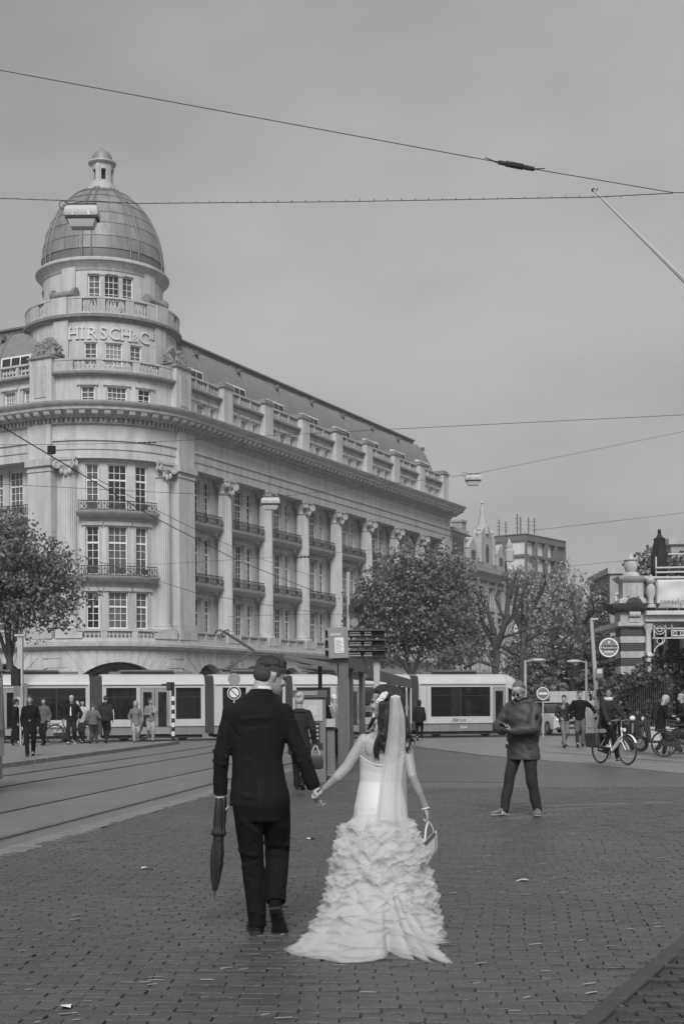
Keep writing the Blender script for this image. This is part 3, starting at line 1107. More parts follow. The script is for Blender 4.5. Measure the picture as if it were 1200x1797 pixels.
for mp_, sg in ((MR, 1), (ML, -1)):
    p = part('tower_pier', MB().mbox(mp_, -.9, .85, 20.7, 23.7, -1.6, .02), STONE)
    ob('pier_panel', MB().mbox(mp_, -.5, .45, 21.2, 23.2, .02, .07), STONE2, p).location = (0, 0, 0)
    ob('pier_cap', MB().mbox(mp_, -1.02, .97, 23.702, 23.82, -1.7, .14).mbox(mp_, -.85, .8, 23.822, 23.95, -1.5, 0), DARKSTONE, p).location = (0, 0, 0)
    # sculpture: children round a shell
    b = MB()
    c = mp_(0, 23.95, -.8)
    ax, ay = (UR if mp_ is MR else -UL), -(NR_ if mp_ is MR else NL_)
    MM = Matrix((ax, ay, ZV)).transposed()
    q = lambda x, y, z: c + MM @ Vector((x, y, z))
    for i in range(9):
        t = PI * i / 8
        b.tube([q(0, .15, .55), q(.62 * math.cos(t), .1, .55 + .68 * math.sin(t))], [.12, .17], 6, round_=True)
    b.box(-.95, .95, -.45, .5, 0, .22, Matrix.Translation(c) @ MM.to_4x4())
    rr = random.Random(5)
    for x, y, hh, le in ((-.62, -.15, .8, -.2), (-.25, -.35, .75, .1), (.15, -.32, .85, -.1), (.55, -.2, .7, .2), (.85, 0, .5, .3), (-.88, .05, .5, -.3)):
        b.tube([q(x, y, .2), q(x + le * .2, y, hh * .5), q(x + le * .5, y, hh * .85)], [.12, .15, .1], 7, round_=True)
        b.ell(q(x + le * .6, y - .04, hh + .08), (.12, .12, .14), 8, 6)
        b.tube([q(x + le * .5, y, hh * .8), q(x + le + .2, y - .15, hh * .55), q(x + le + .1, y - .25, hh * .8)], .055, 5, round_=True)
        b.tube([q(x, y, .3), q(x - .15, y - .25, .35), q(x - .1, y - .3, .1)], .075, 5, round_=True)
    part('sculpture_group', wrinkle(remesh(b, .035, 1, 'sculpture_group'), .015, (14, 14, 14), 3), DARKSTONE)
M50 = ringwall(5.0)
holes, wl = [], []
for k in (-1, 0, 1):
    w_ = 1.15 if k == 0 else .85
    u = k * 17.2 * PI / 180 * 5.0
    holes.append((u - w_ / 2, u + w_ / 2, 23.5, 25.0))
    wl.append((u, w_))
part('tower_drum', MB().wall(M50, -5 * PI, 5 * PI, 21.5, 26.45, holes, .3, 0, .35), STONE)
for u, w_ in wl:
    window(HB, M50(u, 23.5, -.12), TH + u / 5.0, w_, 1.5, 2 if w_ < 1 else 4, 4)
for s_ in (-1, 1):
    a = s_ * 40 * PI / 180 * 5
    part('drum_pilaster', MB().mbox(M50, a - .55, a + .55, 22.0, 26.44, -.1, .14, 3), STONE)
part('ring_cornice', MB().sweep(M50, -5 * PI, 5 * PI, [(-.3, 26.4), (.1, 26.4), (.2, 26.55), (.36, 26.6), (.38, 26.76), (-.9, 26.8)], 72), DARKSTONE)
balustrade(M50, -5 * PI, 5 * PI, 26.95, [(-2.0, -1.05, 4), (-.55, .75, 5), (1.3, 2.25, 4), (-5.4, -4.8, 2), (5.0, 5.6, 2)], .05, .85, 72)
for s_ in (-1, 1):
    a = s_ * 40 * PI / 180 * 5
    part('parapet_pier', MB().mbox(M50, a - .55, a + .55, 26.8, 27.92, -.25, .3, 3), STONE)
    b = MB()
    A = M50(a, 28.3, -.35)
    dd = rad(TH + a / 5)
    tt = Vector((dd.y, -dd.x, 0))
    b.tube([A - tt * .75, A - tt * .4, A, A + tt * .4, A + tt * .75], [.26, .2, .24, .2, .26], 12)
    b.tube([A + tt * .75, A + tt * .95], [.36, .36], 14)
    b.tube([A - tt * .95, A - tt * .75], [.36, .36], 14)
    part('scroll_ornament', b, DARKSTONE)
# lettering on the drum (capital letters with serifs)
for ch, px, sz, zz in (('H', 131, 1.0, 25.2), ('I', 145.9, 1.0, 25.2), ('R', 162.5, 1.0, 25.2), ('S', 181.5, 1.0, 25.2), ('C', 201, 1.0, 25.2), ('H', 220.5, 1.0, 25.2), ('&', 236.3, .68, 25.2), ('C', 252.3, 1.0, 25.2), ('I', 263, .52, 25.62), ('E', 268.5, .52, 25.62), ('.', 270.5, .8, 25.2)):
    ph = math.asin((px + 4 - 185.5) / (5.0 * 26.9)) + math.atan(414.5 / 2300)
    me = text_mesh(ch, sz * 1.14, .035)
    if ch in 'HIRE':
        s2 = MB().add([tuple(v.co) for v in me.vertices], [tuple(p.vertices) for p in me.polygons])
        xs = [v.co.x for v in me.vertices]
        ys = [v.co.y for v in me.vertices]
        w2 = .085 * sz
        st = [min(xs), max(xs)] if ch == 'H' else [min(xs)]
        for x in st:
            xx = x + (w2 * .8 if x == min(xs) else -w2 * .8) if ch != 'I' else 0
            for y in (min(ys), max(ys)):
                yy = y + (.03 if y == min(ys) else -.03) * sz
                s2.box(xx - w2 * 1.5, xx + w2 * 1.5, yy - .035 * sz, yy + .035 * sz, -.034, .034)
        me = s2.mesh('letter')
    o = ob('letter', me, mat('letter_stone', .60, .6, .08, 4), HB)
    o.location = AX + rad(ph) * 5.06 + ZV * zz - offs(HB)
    o.rotation_euler = (PI / 2, 0, ph)
M43 = ringwall(4.08)
holes, wl = [], []
for k in (-1, 0, 1):
    w_ = 1.05 if k == 0 else .82
    u = k * 16 * PI / 180 * 4.08
    holes.append((u - w_ / 2, u + w_ / 2, 27.6, 29.75))
    wl.append((u, w_))
for s_ in (-1, 1):
    u = s_ * 90 * PI / 180 * 4.08
    holes.append((u - .6, u + .6, 27.6, 29.4))
    wl.append((u, 1.2))
part('upper_drum', MB().wall(M43, -4.08 * PI, 4.08 * PI, 26.7, 30.5, holes, .35, 0, .3), STONE)
for u, w_ in wl:
    window(HB, M43(u, 27.6, -.18), TH + u / 4.08, w_, 2.15 if abs(u) < 3 else 1.8, 2 if w_ < 1 else 3, 5)
for s_ in (-.5, .5):
    u = s_ * 16 * PI / 180 * 4.08
    part('drum_colonnette', MB().mbox(M43, u - .14, u + .14, 27.3, 29.6, -.05, .16, 1).mbox(M43, u - .2, u + .2, 29.602, 29.75, -.05, .22, 1), STONE2)
for s_ in (-1, 1):
    a = s_ * 40 * PI / 180 * 4.08
    part('drum_pilaster', MB().mbox(M43, a - .5, a + .5, 26.9, 30.2, -.1, .14, 3), STONE)
part('dome_cornice', MB().sweep(M43, -4.08 * PI, 4.08 * PI, [(-.3, 30.0), (.05, 30.0), (.12, 30.25), (.3, 30.4), (.36, 30.5), (.44, 30.55), (.44, 30.68), (.3, 30.8), (-.6, 30.95)], 80), STONE2)
dp = [(4.063, 30.85), (4.101, 31.3), (4.016, 32.2), (3.780, 33.3), (3.478, 34.1), (3.071, 34.85), (2.551, 35.5), (1.984, 36.05), (1.465, 36.4), (1.040, 36.6)]
part('dome', MB().lathe(dp, 64, AX), LEADRIB, sharp=60)
NP = 24
dl = [(4.063, 31.45), (3.969, 32.3), (3.761, 33.25), (3.459, 34.05), (3.043, 34.85), (2.504, 35.52), (1.890, 36.1), (1.228, 36.52)]
for (r0, z0), (r1, z1) in zip(dl, dl[1:]):
    b = MB()
    g = .012
    k = PI / NP
    st = 3
    v0, v1 = [], []
    rings = []
    for i in range(st + 1):
        a = -k + 2 * k * i / st
        ring = []
        for r_, z_ in ((r0 + .02, z0 + .03), (r0 + .075, z0 + .03), (r1 + .06, z1), (r1 + .01, z1)):
            aa = a * (1 - g / (k * max(r_, .5)))
            ring.append((math.cos(aa) * r_, math.sin(aa) * r_, z_))
        rings.append(ring)
    b.loft(rings)
    me = b.mesh('dome_panel', 60)
    me.materials.append(LEAD)
    for j in range(NP):
        o = ob('dome_panel', me, None, HB)
        o.location = (0, 0, 0)
        o.rotation_euler = (0, 0, 2 * PI * (j + .5) / NP + TH - PI / 2)
for j in range(8):
    for da in (-.075, .075):
        an = 2 * PI * (j + .5) / 8 + TH - PI / 2 + da
        part('dome_rib', MB().tube([AX + Vector((math.cos(an) * (r + .1), math.sin(an) * (r + .1), z)) for r, z in [(4.06, 30.9)] + dl + [(1.05, 36.6)]], .06, 6), LEADRIB)
part('lantern_plinth', MB().lathe([(1.25, 36.5), (1.2, 36.7), (.98, 36.8), (.95, 37.0), (.85, 37.08), (.3, 37.1)], 32, AX), STONE2)
M7 = MBR(.72)
hol = [(.72 * 2 * PI * (k + .0) / 6 - .17, .72 * 2 * PI * k / 6 + .17, 37.3, 38.05) for k in range(-2, 4)]
lan = part('lantern', MB().wall(M7, -.72 * PI - .2, .72 * PI - .2 + .001, 37.05, 38.45, [h for h in hol if h[0] > -.72 * PI - .2 and h[1] < .72 * PI - .2], .16, 0, .12), STONE2)
for k in range(6):
    a = .72 * 2 * PI * (k + .5) / 6
    ob('lantern_pilaster', MB().mbox(M7, a - .11, a + .11, 37.06, 38.4, -.02, .08), STONE2, lan).location = (0, 0, 0)
part('lantern_cornice', MB().lathe([(.7, 38.4), (.8, 38.45), (.95, 38.55), (.95, 38.65), (.78, 38.72), (.6, 38.74)], 24, AX), STONE2)
part('lantern_cap', MB().lathe([(.72, 38.7), (.72, 38.85), (.66, 39.1), (.5, 39.35), (.28, 39.5), (.12, 39.56), (.1, 39.62), (.05, 39.75), (.01, 39.8)], 24, AX, cap=True), LEAD)
part('core_wall', MB().lathe([(.35, 36.5), (.35, 38.5)], 8, AX), BLACK)
# ------------------------------------------------------------------ neighbouring gabled building in the same street line
GB = root('gabled_building', MR(57, 0, 0), 'pale gabled townhouse row with a slender spire beyond the columned building', 'building')
GSTONE = mat('gable_stone', .44, .8, .12, 1.5, .2, dirt=.25)
GBRICK = mat('gable_brick', .33, .85, .15, 3, .3, dirt=.2)
GROOF = mat('dark_slate', .06, .55, .25, 3, .4, stretch=(1, 1, 5))
holes, wl = [], []
for k in range(7):
    u = 48.3 + k * 2.62
    for z0, h in ((.6, 2.6), (4.6, 2.4), (8.2, 2.3), (11.6, 2.0)):
        holes.append((u - .55, u + .55, z0, z0 + h))
        wl.append((u, z0, h))
ob('front_wall', MB().wall(MR, 46.9, 66, -.05, 14.6, holes, .3, -.6), GBRICK, GB)
for u, z0, h in wl:
    window(GB, MR(u, z0, -.75), PR, 1.1, h, 2, 4, 3)
    ob('window_surround', surround(MR, u - .55, u + .55, z0, z0 + h, -.62, -.5, .2), GSTONE, GB)
for k in range(8):
    u = 47.0 + k * 2.62
    ob('pilaster', MB().mbox(MR, u - .3, u + .3, 0, 14.2, -.62, -.35), GSTONE, GB)
for z in (4.0, 7.6, 11.1):
    ob('string_course', MB().mbox(MR, 46.9, 66, z, z + .35, -.61, -.38), GSTONE, GB)
ob('cornice', MB().sweep(MR, 46.7, 66.3, [(-.7, 14.2), (-.3, 14.25), (-.2, 14.7), (.35, 15.0), (.4, 15.4), (-.7, 15.6)]), GSTONE, GB)
ob('roof', MB().sweep(MR, 46.9, 66, [(-.5, 15.4), (-1.0, 16.0), (-2.6, 19.3), (-12, 19.8), (-12, 15.4)]), GROOF, GB)
ob('gable', MB().mbox(MR, 55.6, 59.2, 15.3, 18.3, -1.4, -.35).prism([(57.4 + 1.8 * math.cos(t * PI / 10), 18.3 + 1.7 * math.sin(t * PI / 10)) for t in range(11)], lambda u, z: MR(u, z, -1.3), lambda u, z: MR(u, z, -.4)), GSTONE, GB)
ob('oval_window', MB().prism([(57.4 + .5 * math.cos(t * PI / 8), 17.1 + 1.1 * math.sin(t * PI / 8)) for t in range(16)], lambda u, z: MR(u, z, -.4), lambda u, z: MR(u, z, -.33)), GLASS, GB)
for du in (-1.9, 1.9):
    ob('gable_pilaster', MB().mbox(MR, 57.4 + du - .22, 57.4 + du + .22, 15.3, 18.9, -1.2, -.2).lathe([(.3, 18.9), (.34, 19.1), (.2, 19.3), (.26, 19.5), (.05, 19.9)], 8, MR(57.4 + du, 0, -.6)), GSTONE, GB)
ob('spire', MB().lathe([(.75, 19.2), (.75, 20.0), (.5, 20.1), (.42, 20.5), (.12, 22.4), (.2, 22.5), (.12, 22.7), (.02, 22.9)], 8, MR(57.4, 0, -.9)), GSTONE, GB)
ob('spire', MB().lathe([(.5, 17.0), (.5, 18.2), (.3, 18.4), (.38, 18.8), (.1, 19.4), (.02, 19.6)], 8, MR(64.6, 0, -.5)), GSTONE, GB)
ob('dormer', MB().mbox(MR, 48.5, 52.2, 15.6, 18.6, -2.6, -.8).mbox(MR, 48.2, 52.5, 18.602, 18.95, -2.8, -.5), GSTONE, GB)
ob('dormer_window', MB().mbox(MR, 48.9, 51.8, 16.2, 18.2, -.81, -.77), GLASS, GB)
for uu in (61.6, 53.4):
    ob('gable', MB().mbox(MR, uu - 1.0, uu + 1.0, 15.6, 17.3, -1.3, -.35).prism([(uu - 1.1, 17.3), (uu + 1.1, 17.3), (uu, 18.5)], lambda u, z: MR(u, z, -1.2), lambda u, z: MR(u, z, -.4)), GSTONE, GB)
    ob('gable_window', MB().mbox(MR, uu - .5, uu + .5, 15.9, 17.1, -.36, -.32), GLASS, GB)
for uu in (50.5, 60.0):
    ob('chimney', MB().mbox(MR, uu - .6, uu + .6, 18.5, 21.0, -5.2, -4.0).mbox(MR, uu - .7, uu + .7, 21.003, 21.25, -5.3, -3.9), GBRICK, GB)
ob('attic_parapet', MB().mbox(MR, 47.0, 66, 15.602, 16.1, -.7, -.2), GBRICK, GB)
# modern block with a deep grid front
MD = root('modern_block', (26.8, 190, 0), 'dark flat roofed block with a deep square window grid and roof masts', 'building')
MCON = mat('dark_cladding', .13, .7, .1, .6)
MGL = mat('block_glass_sky', .6, .12, .3, .3, spec=.8)  # pale base colour stands in for sky mirrored in the panes
c0 = Vector((26.8, 190, 0))
def mmap(a, b):
    d = (Vector(b) - Vector(a))
    L_ = d.length
    d.normalize()
    n = Vector((d.y, -d.x, 0))
    return (lambda u, z, w: Vector(a) + d * u + n * w + ZV * z), L_
for a, b, nc in (((26.8, 190, 0), (34.2, 199.6, 0), 4), ((14.8, 197.5, 0), (26.8, 190, 0), 4)):
    mf, L_ = mmap(a, b)
    cw = L_ / nc
    holes = []
    for i in range(nc):
        for j in range(10):
            holes.append((i * cw + .3, (i + 1) * cw - .22, 25.3 - (j + 1) * 2.35, 25.3 - (j + 1) * 2.35 + 1.95))
    dp_ = .3 if a[0] < 20 else .6
    ob('grid_front', MB().wall(mf, 0, L_, 0, 25.9, holes, dp_), MCON, MD)
    for h in holes:
        ob('pane', MB().mbox(mf, h[0] + .02, h[1] - .02, h[2] + .02, h[3] - .02, -dp_ - .1, -dp_), MGL, MD)
ob('roof', MB().prism([(26.8, 190), (34.2, 199.6), (22, 208), (14.8, 197.5)], lambda a, b: Vector((a, b, 25.6)), lambda a, b: Vector((a, b, 25.88))), MCON, MD)
ob('back_wall', MB().prism([(33.9, 199.8), (22, 207.8), (15, 197.8), (26.6, 191.5)], lambda a, b: Vector((a, b, 0)), lambda a, b: Vector((a, b, 25.5))), MCON, MD)
for px, h in ((875, 2.6), (887, 2.3), (907, 3.4), (913, 3.0), (927, 2.9), (937, 2.8)):
    p = W(px, 945, 194)
    p.z = 25.88
    b = MB().tube([p, p + ZV * h], .09, 5)
    for q in (.4, .6, .8):
        b.bar(p + Vector((-.35, 0, h * q)), p + Vector((.35, 0, h * q)), .06)
    ob('mast', b, DKSTEEL, MD)
# a plain house far right, seen over the terrace
FH = root('brick_house', W(1125, 1233, 110), 'plain flat topped brick house behind the banded pillar', 'building')
fx = FH.location
FH.location.z = 0
b = MB().box(fx.x - 2.6, fx.x + 6, fx.y, fx.y + 9, 0, 12.2)
ob('wall', b, GBRICK, FH)
ob('parapet', MB().box(fx.x - 2.8, fx.x + 6.2, fx.y - .2, fx.y + 9.2, 12.202, 12.7), GSTONE, FH)
for i in range(3):
    for j in range(3):
        window(FH, Vector((fx.x - 1.6 + i * 1.9, fx.y - .06, 2 + j * 3.4)), 0, 1.1, 1.8, 2, 3, 2)
FB = root('apartment_block', W(1210, 1233, 130), 'grey apartment block behind the parasol on the terrace', 'building')
FB.location.z = 0
f2 = FB.location
ob('wall', MB().box(f2.x - 1.8, f2.x + 16, f2.y, f2.y + 10, 0, 17.0), GBRICK, FB)
ob('roof', MB().box(f2.x - 2.1, f2.x + 16.3, f2.y - .3, f2.y + 10.3, 17.002, 17.6), GSTONE, FB)
for i in range(6):
    for j in range(4):
        window(FB, Vector((f2.x - .6 + i * 2.6, f2.y - .06, 2.5 + j * 3.6)), 0, 1.3, 2.0, 2, 3, 2)
# houses closing the far end of the street
rr = random.Random(3)
for i, (px, wd, hh) in enumerate(((935, 15, 15), (1010, 13, 13), (1080, 16, 14), (1160, 15, 12))):
    p = W(px, 1233, 260 + 6 * i)
    t = root('terraced_house', (p.x, p.y, 0), ['distant terraced house glimpsed left of the bare trees', 'distant terraced house behind the leaning tree', 'distant terraced house behind the round sign', 'distant terraced house behind the veranda'][i], 'house', 'houses closing the far street')
    ob('wall', MB().box(-wd / 2, wd / 2, 0, 9, 0, hh), GBRICK, t, local=True)
    ob('roof', MB().prism([(-wd / 2 - .3, hh), (wd / 2 + .3, hh), (wd / 2 - 1.5, hh + 3.5), (-wd / 2 + 1.5, hh + 3.5)], lambda a, z: Vector((a, -.3, z)), lambda a, z: Vector((a, 9, z))), GROOF, t, local=True)
    for a in range(5):
        for c in range(3):
            ob('window', MB().box(-wd / 2 + 1.2 + a * (wd - 2.4) / 4 - .6, -wd / 2 + 1.2 + a * (wd - 2.4) / 4 + .6, -.06, .02, 2 + c * 4, 4.2 + c * 4), GLASS, t, local=True)

# ------------------------------------------------------------------ trees
LEAF = mat('plane_tree_leaf', .19, .5, .15, 2, trans=.35, isl=.6)
LEAF2 = mat('pale_hazed_leaf', .34, .6, .15, 2, trans=.3, isl=.4)  # young leaves, with distance haze put into the pale colour
LEAF3 = mat('dark_shrub_leaf', .085, .5, .15, 2, trans=.2, isl=.5)
BARK = mat('tree_bark', .062, .85, .35, 5, .6, bscale=22)
def limb(b, p, d, r, L_, rng, depth, tips, curl=.25, up=.12, split=(2, 3), shrink=.72):
    n = 5
    pts, rs = [p], [r]
    for i in range(n):
        d = (d + Vector((rng.uniform(-curl, curl), rng.uniform(-curl, curl), rng.uniform(-curl, curl) + up))).normalized()
        p = p + d * (L_ / n)
        pts.append(p)
        rs.append(r * (1 - .38 * (i + 1) / n))
    b.tube(pts, rs, 7 if r > .06 else 5, round_=True)
    tips.append((p, depth))
    if depth > 0:
        for k in range(rng.randint(*split)):
            q = rng.choice(pts[3:])
            dd = (d + Vector((rng.uniform(-1, 1), rng.uniform(-1, 1), rng.uniform(-.5, .8)))).normalized()
            limb(b, q, dd, r * .6, L_ * shrink * rng.uniform(.8, 1.2), rng, depth - 1, tips, curl, up, split, shrink)
def leafmesh(centres, per, spread, size, seed, flat=.0, droop=0.0):
    rng = np.random.RandomState(seed)
    sub = max(1, per // 11)
    c = np.repeat(np.array(centres, dtype=float), sub, axis=0)
    c = c + rng.normal(size=(len(c), 3)) * spread * np.array([1, 1, .8])
    c = np.repeat(c, per // sub, axis=0)
    n = len(c)
    c = c + rng.normal(size=(n, 3)) * min(spread, .55) * np.array([.42, .42, .26])
    a = rng.normal(size=(n, 3))
    a[:, 2] = a[:, 2] * (1 - flat) - droop
    a /= np.linalg.norm(a, axis=1)[:, None]
    q = rng.normal(size=(n, 3))
    bb = np.cross(a, q)
    bb /= np.linalg.norm(bb, axis=1)[:, None]
    nn = np.cross(a, bb)
    s = size * rng.uniform(.6, 1.3, size=(n, 1))
    v = np.stack([c, c + a * s * .55 + bb * s * .48 + nn * s * .1, c + a * s * 1.15, c + a * s * .5 - bb * s * .48 + nn * s * .1], axis=1).reshape(-1, 3)
    f = np.arange(n * 4).reshape(-1, 4)
    me = bpy.data.meshes.new('crown')
    me.from_pydata(v.tolist(), [], f.tolist())
    me.update()
    return me
def blobpts(blobs, n, rng, shell=.45):
    out = []
    tot = [b[1] * b[2] * b[3] for b in blobs]
    for _ in range(n):
        b = rng.choices(blobs, tot)[0]
        while True:
            x, y, z = rng.uniform(-1, 1), rng.uniform(-1, 1), rng.uniform(-1, 1)
            q = x * x + y * y + z * z
            if q <= 1 and (q > shell or rng.random() < .35):
                break
        out.append((b[0][0] + x * b[1], b[0][1] + y * b[2], b[0][2] + z * b[3]))
    return out
def tree(name, loc, label, h, r, blobs, nclump, per, spread, size, m, seed, group=None, lean=(0, 0), droop=.3, limbs=6):
    rng = random.Random(seed)
    t = root(name, loc, label, 'tree', group)
    b = MB()
    tips = []
    top = Vector((lean[0], lean[1], h))
    b.tube([Vector((0, 0, -.1)), Vector((lean[0] * .2, lean[1] * .2, .5)), Vector((lean[0] * .6 + .06, lean[1] * .6, h * .6)), top], [r * 1.35, r * 1.05, r * .9, r * .72], 10, round_=True)
    pts = blobpts(blobs, nclump, rng)
    for k in range(limbs):
        q = Vector(rng.choice(pts))
        mid = top.lerp(q, .5) + Vector((rng.uniform(-.3, .3), rng.uniform(-.3, .3), rng.uniform(-.1, .5)))
        b.tube([top - ZV * .2, top.lerp(mid, .5), mid, mid.lerp(q, .6), q], [r * .5, r * .4, r * .3, r * .2, r * .1], 6)
        for _ in range(3):
            q2 = Vector(rng.choice(pts))
            if (q2 - mid).length < 3:
                b.tube([mid, mid.lerp(q2, .5) + Vector((0, 0, .2)), q2], [r * .22, r * .14, r * .06], 5)
    ob('trunk', b, BARK, t, local=True)
    me = leafmesh(pts, per, spread, size, seed, droop=droop)
    ob('crown', me, m, t, local=True)
    return t
def rel(px, py, d, base):
    return tuple(W(px, py, d) - Vector(base))
# plane tree at the left edge, its crown hanging in front of the columned building
p = W(18, 1233, 60)
p.z = 0
bl = [(rel(10, 985, 60, p), 2.2, 2.0, 1.6), (rel(60, 1010, 60, p), 1.7, 1.7, 1.5), (rel(95, 990, 60, p), 1.0, 1.0, 1.0), (rel(30, 1055, 60, p), 2.3, 1.8, 1.3), (rel(90, 1060, 60, p), 1.3, 1.3, 1.0), (rel(118, 1045, 60, p), .6, .7, .7),
      (rel(20, 940, 60, p), 1.2, 1.2, .9), (rel(100, 1095, 60, p), .5, .5, .55), (rel(-50, 1010, 60, p), 2.4, 2.2, 2.3)]
tree('plane_tree', p, 'leafy plane tree at the left edge in front of the pale facade', 3.6, .22, bl, 300, 55, .46, .16, LEAF, 4, 'plane trees in leaf')
p = W(724, 1233, 72)
p.z = 0
bl = [(rel(720, 1060, 72, p), 2.4, 2.2, 2.4), (rel(690, 1090, 72, p), 2.0, 1.8, 1.9), (rel(760, 1040, 72, p), 1.9, 1.8, 2.0), (rel(790, 990, 72, p), 1.1, 1.1, 1.1), (rel(735, 992, 72, p), 1.3, 1.3, 1.0), (rel(800, 1090, 72, p), 1.3, 1.3, 1.6),
      (rel(650, 1060, 72, p), .9, .9, 1.2), (rel(665, 1130, 72, p), 1.4, 1.4, .9), (rel(780, 1140, 72, p), 1.2, 1.2, .9), (rel(700, 1010, 72, p), 1.1, 1.1, .9)]
tree('plane_tree', p, 'full round plane tree in leaf standing behind the tram and information board', 3.0, .20, bl, 330, 55, .50, .165, LEAF, 9, 'plane trees in leaf')
p = W(772, 1233, 82)
p.z = 0
bl = [(rel(800, 1060, 82, p), 1.5, 1.5, 2.2), (rel(820, 1130, 82, p), 1.0, 1.0, 1.6), (rel(790, 1130, 82, p), 1.1, 1.1, 1.5)]
tree('plane_tree', p, 'smaller plane tree half hidden behind the full round plane tree', 3.2, .2, bl, 90, 55, .5, .165, LEAF, 10, 'plane trees in leaf')
# pollarded trees, bare or just coming into leaf
def bare(px, d, label, seed, h, r, arms, leaves=0):
    p = W(px, 1233, d)
    p.z = 0
    t = root('pollarded_tree', p, label, 'tree', 'pollarded trees along the street')
    rng = random.Random(seed)
    b, tips = MB(), []
    def loc(a):
        return Vector(rel(a[0], a[1], d, p)) + Vector((0, rng.uniform(-.8, .8), 0))
    for pts, r0 in arms:
        q = [loc(a) for a in pts]
        rs = [r0 * (1 - .5 * i / (len(q) - 1)) for i in range(len(q))]
        b.tube(q, rs, 7, round_=True)
        for i in range(1, len(q)):
            for _ in range(3):
                s_ = q[i - 1].lerp(q[i], rng.uniform(.2, 1))
                dd = ((q[i] - q[i - 1]).normalized() + Vector((rng.uniform(-1, 1), rng.uniform(-1, 1), rng.uniform(-.2, 1)))).normalized()
                limb(b, s_, dd, r0 * .3, rng.uniform(.5, 1.3), rng, 1, tips, .3, .15, (1, 2), .7)
    ob('trunk', b, BARK, t, local=True)
    if leaves:
        ob('crown', leafmesh([tuple(a[0]) for a in tips], leaves, .35, .14, seed), LEAF2, t, local=True)
    return t
bare(868, 74, 'bare pollarded tree with upward crooked limbs beside the plane tree', 21, 3, .3,
     [(((868, 1290), (868, 1190), (872, 1150), (866, 1110)), .30), (((868, 1150), (885, 1090), (890, 1050), (898, 1020)), .2), (((866, 1110), (858, 1080), (842, 1055)), .16), (((868, 1130), (850, 1100), (836, 1060)), .14),
      (((880, 1100), (905, 1075), (915, 1040)), .12), (((868, 1170), (840, 1160), (815, 1172)), .12), (((872, 1120), (895, 1115), (925, 1105)), .1), (((885, 1090), (870, 1050), (880, 1015)), .09)])
bare(912, 84, 'dark pollarded tree with knotted limbs, second beside the pale facade', 22, 3, .3,
     [(((910, 1290), (914, 1190), (915, 1140), (918, 1090)), .30), (((918, 1090), (940, 1060), (955, 1022)), .17), (((916, 1110), (900, 1070), (905, 1030)), .16), (((915, 1130), (945, 1110), (985, 1095)), .13),
      (((918, 1090), (912, 1055), (920, 1022)), .12), (((915, 1150), (890, 1140), (868, 1130)), .12)], 3)
bare(985, 92, 'big leaning pollarded tree with one long low limb reaching left', 23, 3, .35,
     [(((975, 1290), (972, 1180), (968, 1140), (975, 1100)), .34), (((968, 1160), (950, 1160), (935, 1172)), .2), (((975, 1100), (995, 1070), (1010, 1035)), .2), (((972, 1130), (1000, 1110), (1035, 1075), (1040, 1040)), .18),
      (((975, 1100), (965, 1070), (968, 1040)), .16), (((970, 1150), (1000, 1140), (1020, 1125)), .14)], 16)
bare(1012, 80, 'slim pollarded tree leaning right beside the lamp pole', 24, 3, .3,
     [(((1012, 1290), (1011, 1190), (1010, 1150), (1022, 1100), (1040, 1070)), .26), (((1010, 1160), (990, 1150), (968, 1158), (940, 1172)), .16), (((1020, 1110), (1005, 1080), (1000, 1050)), .12), (((1012, 1140), (1035, 1115), (1050, 1090)), .12)], 4)
def bgtree(px, d, top, wpx, label, seed, m, size=.22, n=150, low=1200):
    p = W(px, 1233, d)
    p.z = 0
    s = d / F
    rng = random.Random(seed)
    bl = []
    for k in range(7):
        t = k / 6
        y = top + (low - top) * t
        wd = wpx * (.45 + .55 * math.sin(PI * min(1, t + .22)))
        bl.append((rel(px + rng.uniform(-.35, .35) * wpx, y + 15, d, p), wd * s * .55, wd * s * .5, (low - top) * s * .17))
    return tree('background_tree', p, label, 2.5, .25, bl, n, 44, .6, size, m, seed, 'trees filling the background', droop=0)
bgtree(950, 118, 1012, 60, 'pale feathery tree behind the bare pollarded trees', 31, LEAF2)
bgtree(1005, 122, 1012, 52, 'pale tree coming into leaf right of the dark block', 32, LEAF2)
bgtree(1055, 112, 1045, 45, 'mid grey bushy tree behind the round beer sign', 33, LEAF)
bgtree(1082, 126, 1018, 26, 'narrow dark tree beside the banded brick pillar', 34, LEAF3)
0 and bgtree(905, 125, 1070, 50, 'leafy tree behind the gabled building end', 35, LEAF)
bgtree(985, 104, 1105, 60, 'low dark tree behind the two walking men', 36, LEAF3, .28, 170, 1225)
bgtree(1050, 100, 1120, 50, 'dark bushy tree behind the lamp pole', 37, LEAF3, .28, 150, 1228)
bgtree(930, 100, 1120, 45, 'drooping tree behind the tram nose', 38, LEAF, .25, 120, 1228)
bgtree(1150, 90, 1000, 34, 'leafy tree rising behind the terrace parasol', 39, LEAF, .3, 150, 1180)
bgtree(1205, 84, 1003, 40, 'leafy tree at the right edge behind the terrace', 40, LEAF3, .3, 140, 1200)
p = W(985, 1233, 88)
p.z = 0
cf = root('conifer', p, 'small pale conifer with layered branches behind the walking men', 'tree')
ob('trunk', MB().tube([(0, 0, -.1), (0, 0, 2.6)], [.12, .03], 6), BARK, cf, local=True)
cp = []
rng = random.Random(8)
for k in range(9):
    z = .4 + k * .27
    rr_ = 1.5 * (1 - k / 9.5)
    for j in range(14):
        a = rng.uniform(0, 6.28)
        q = rr_ * rng.uniform(.3, 1)
        cp.append((q * math.cos(a), q * math.sin(a), z - .18 * q))
ob('crown', leafmesh(cp, 22, .1, .16, 5, .7), LEAF2, cf, local=True)

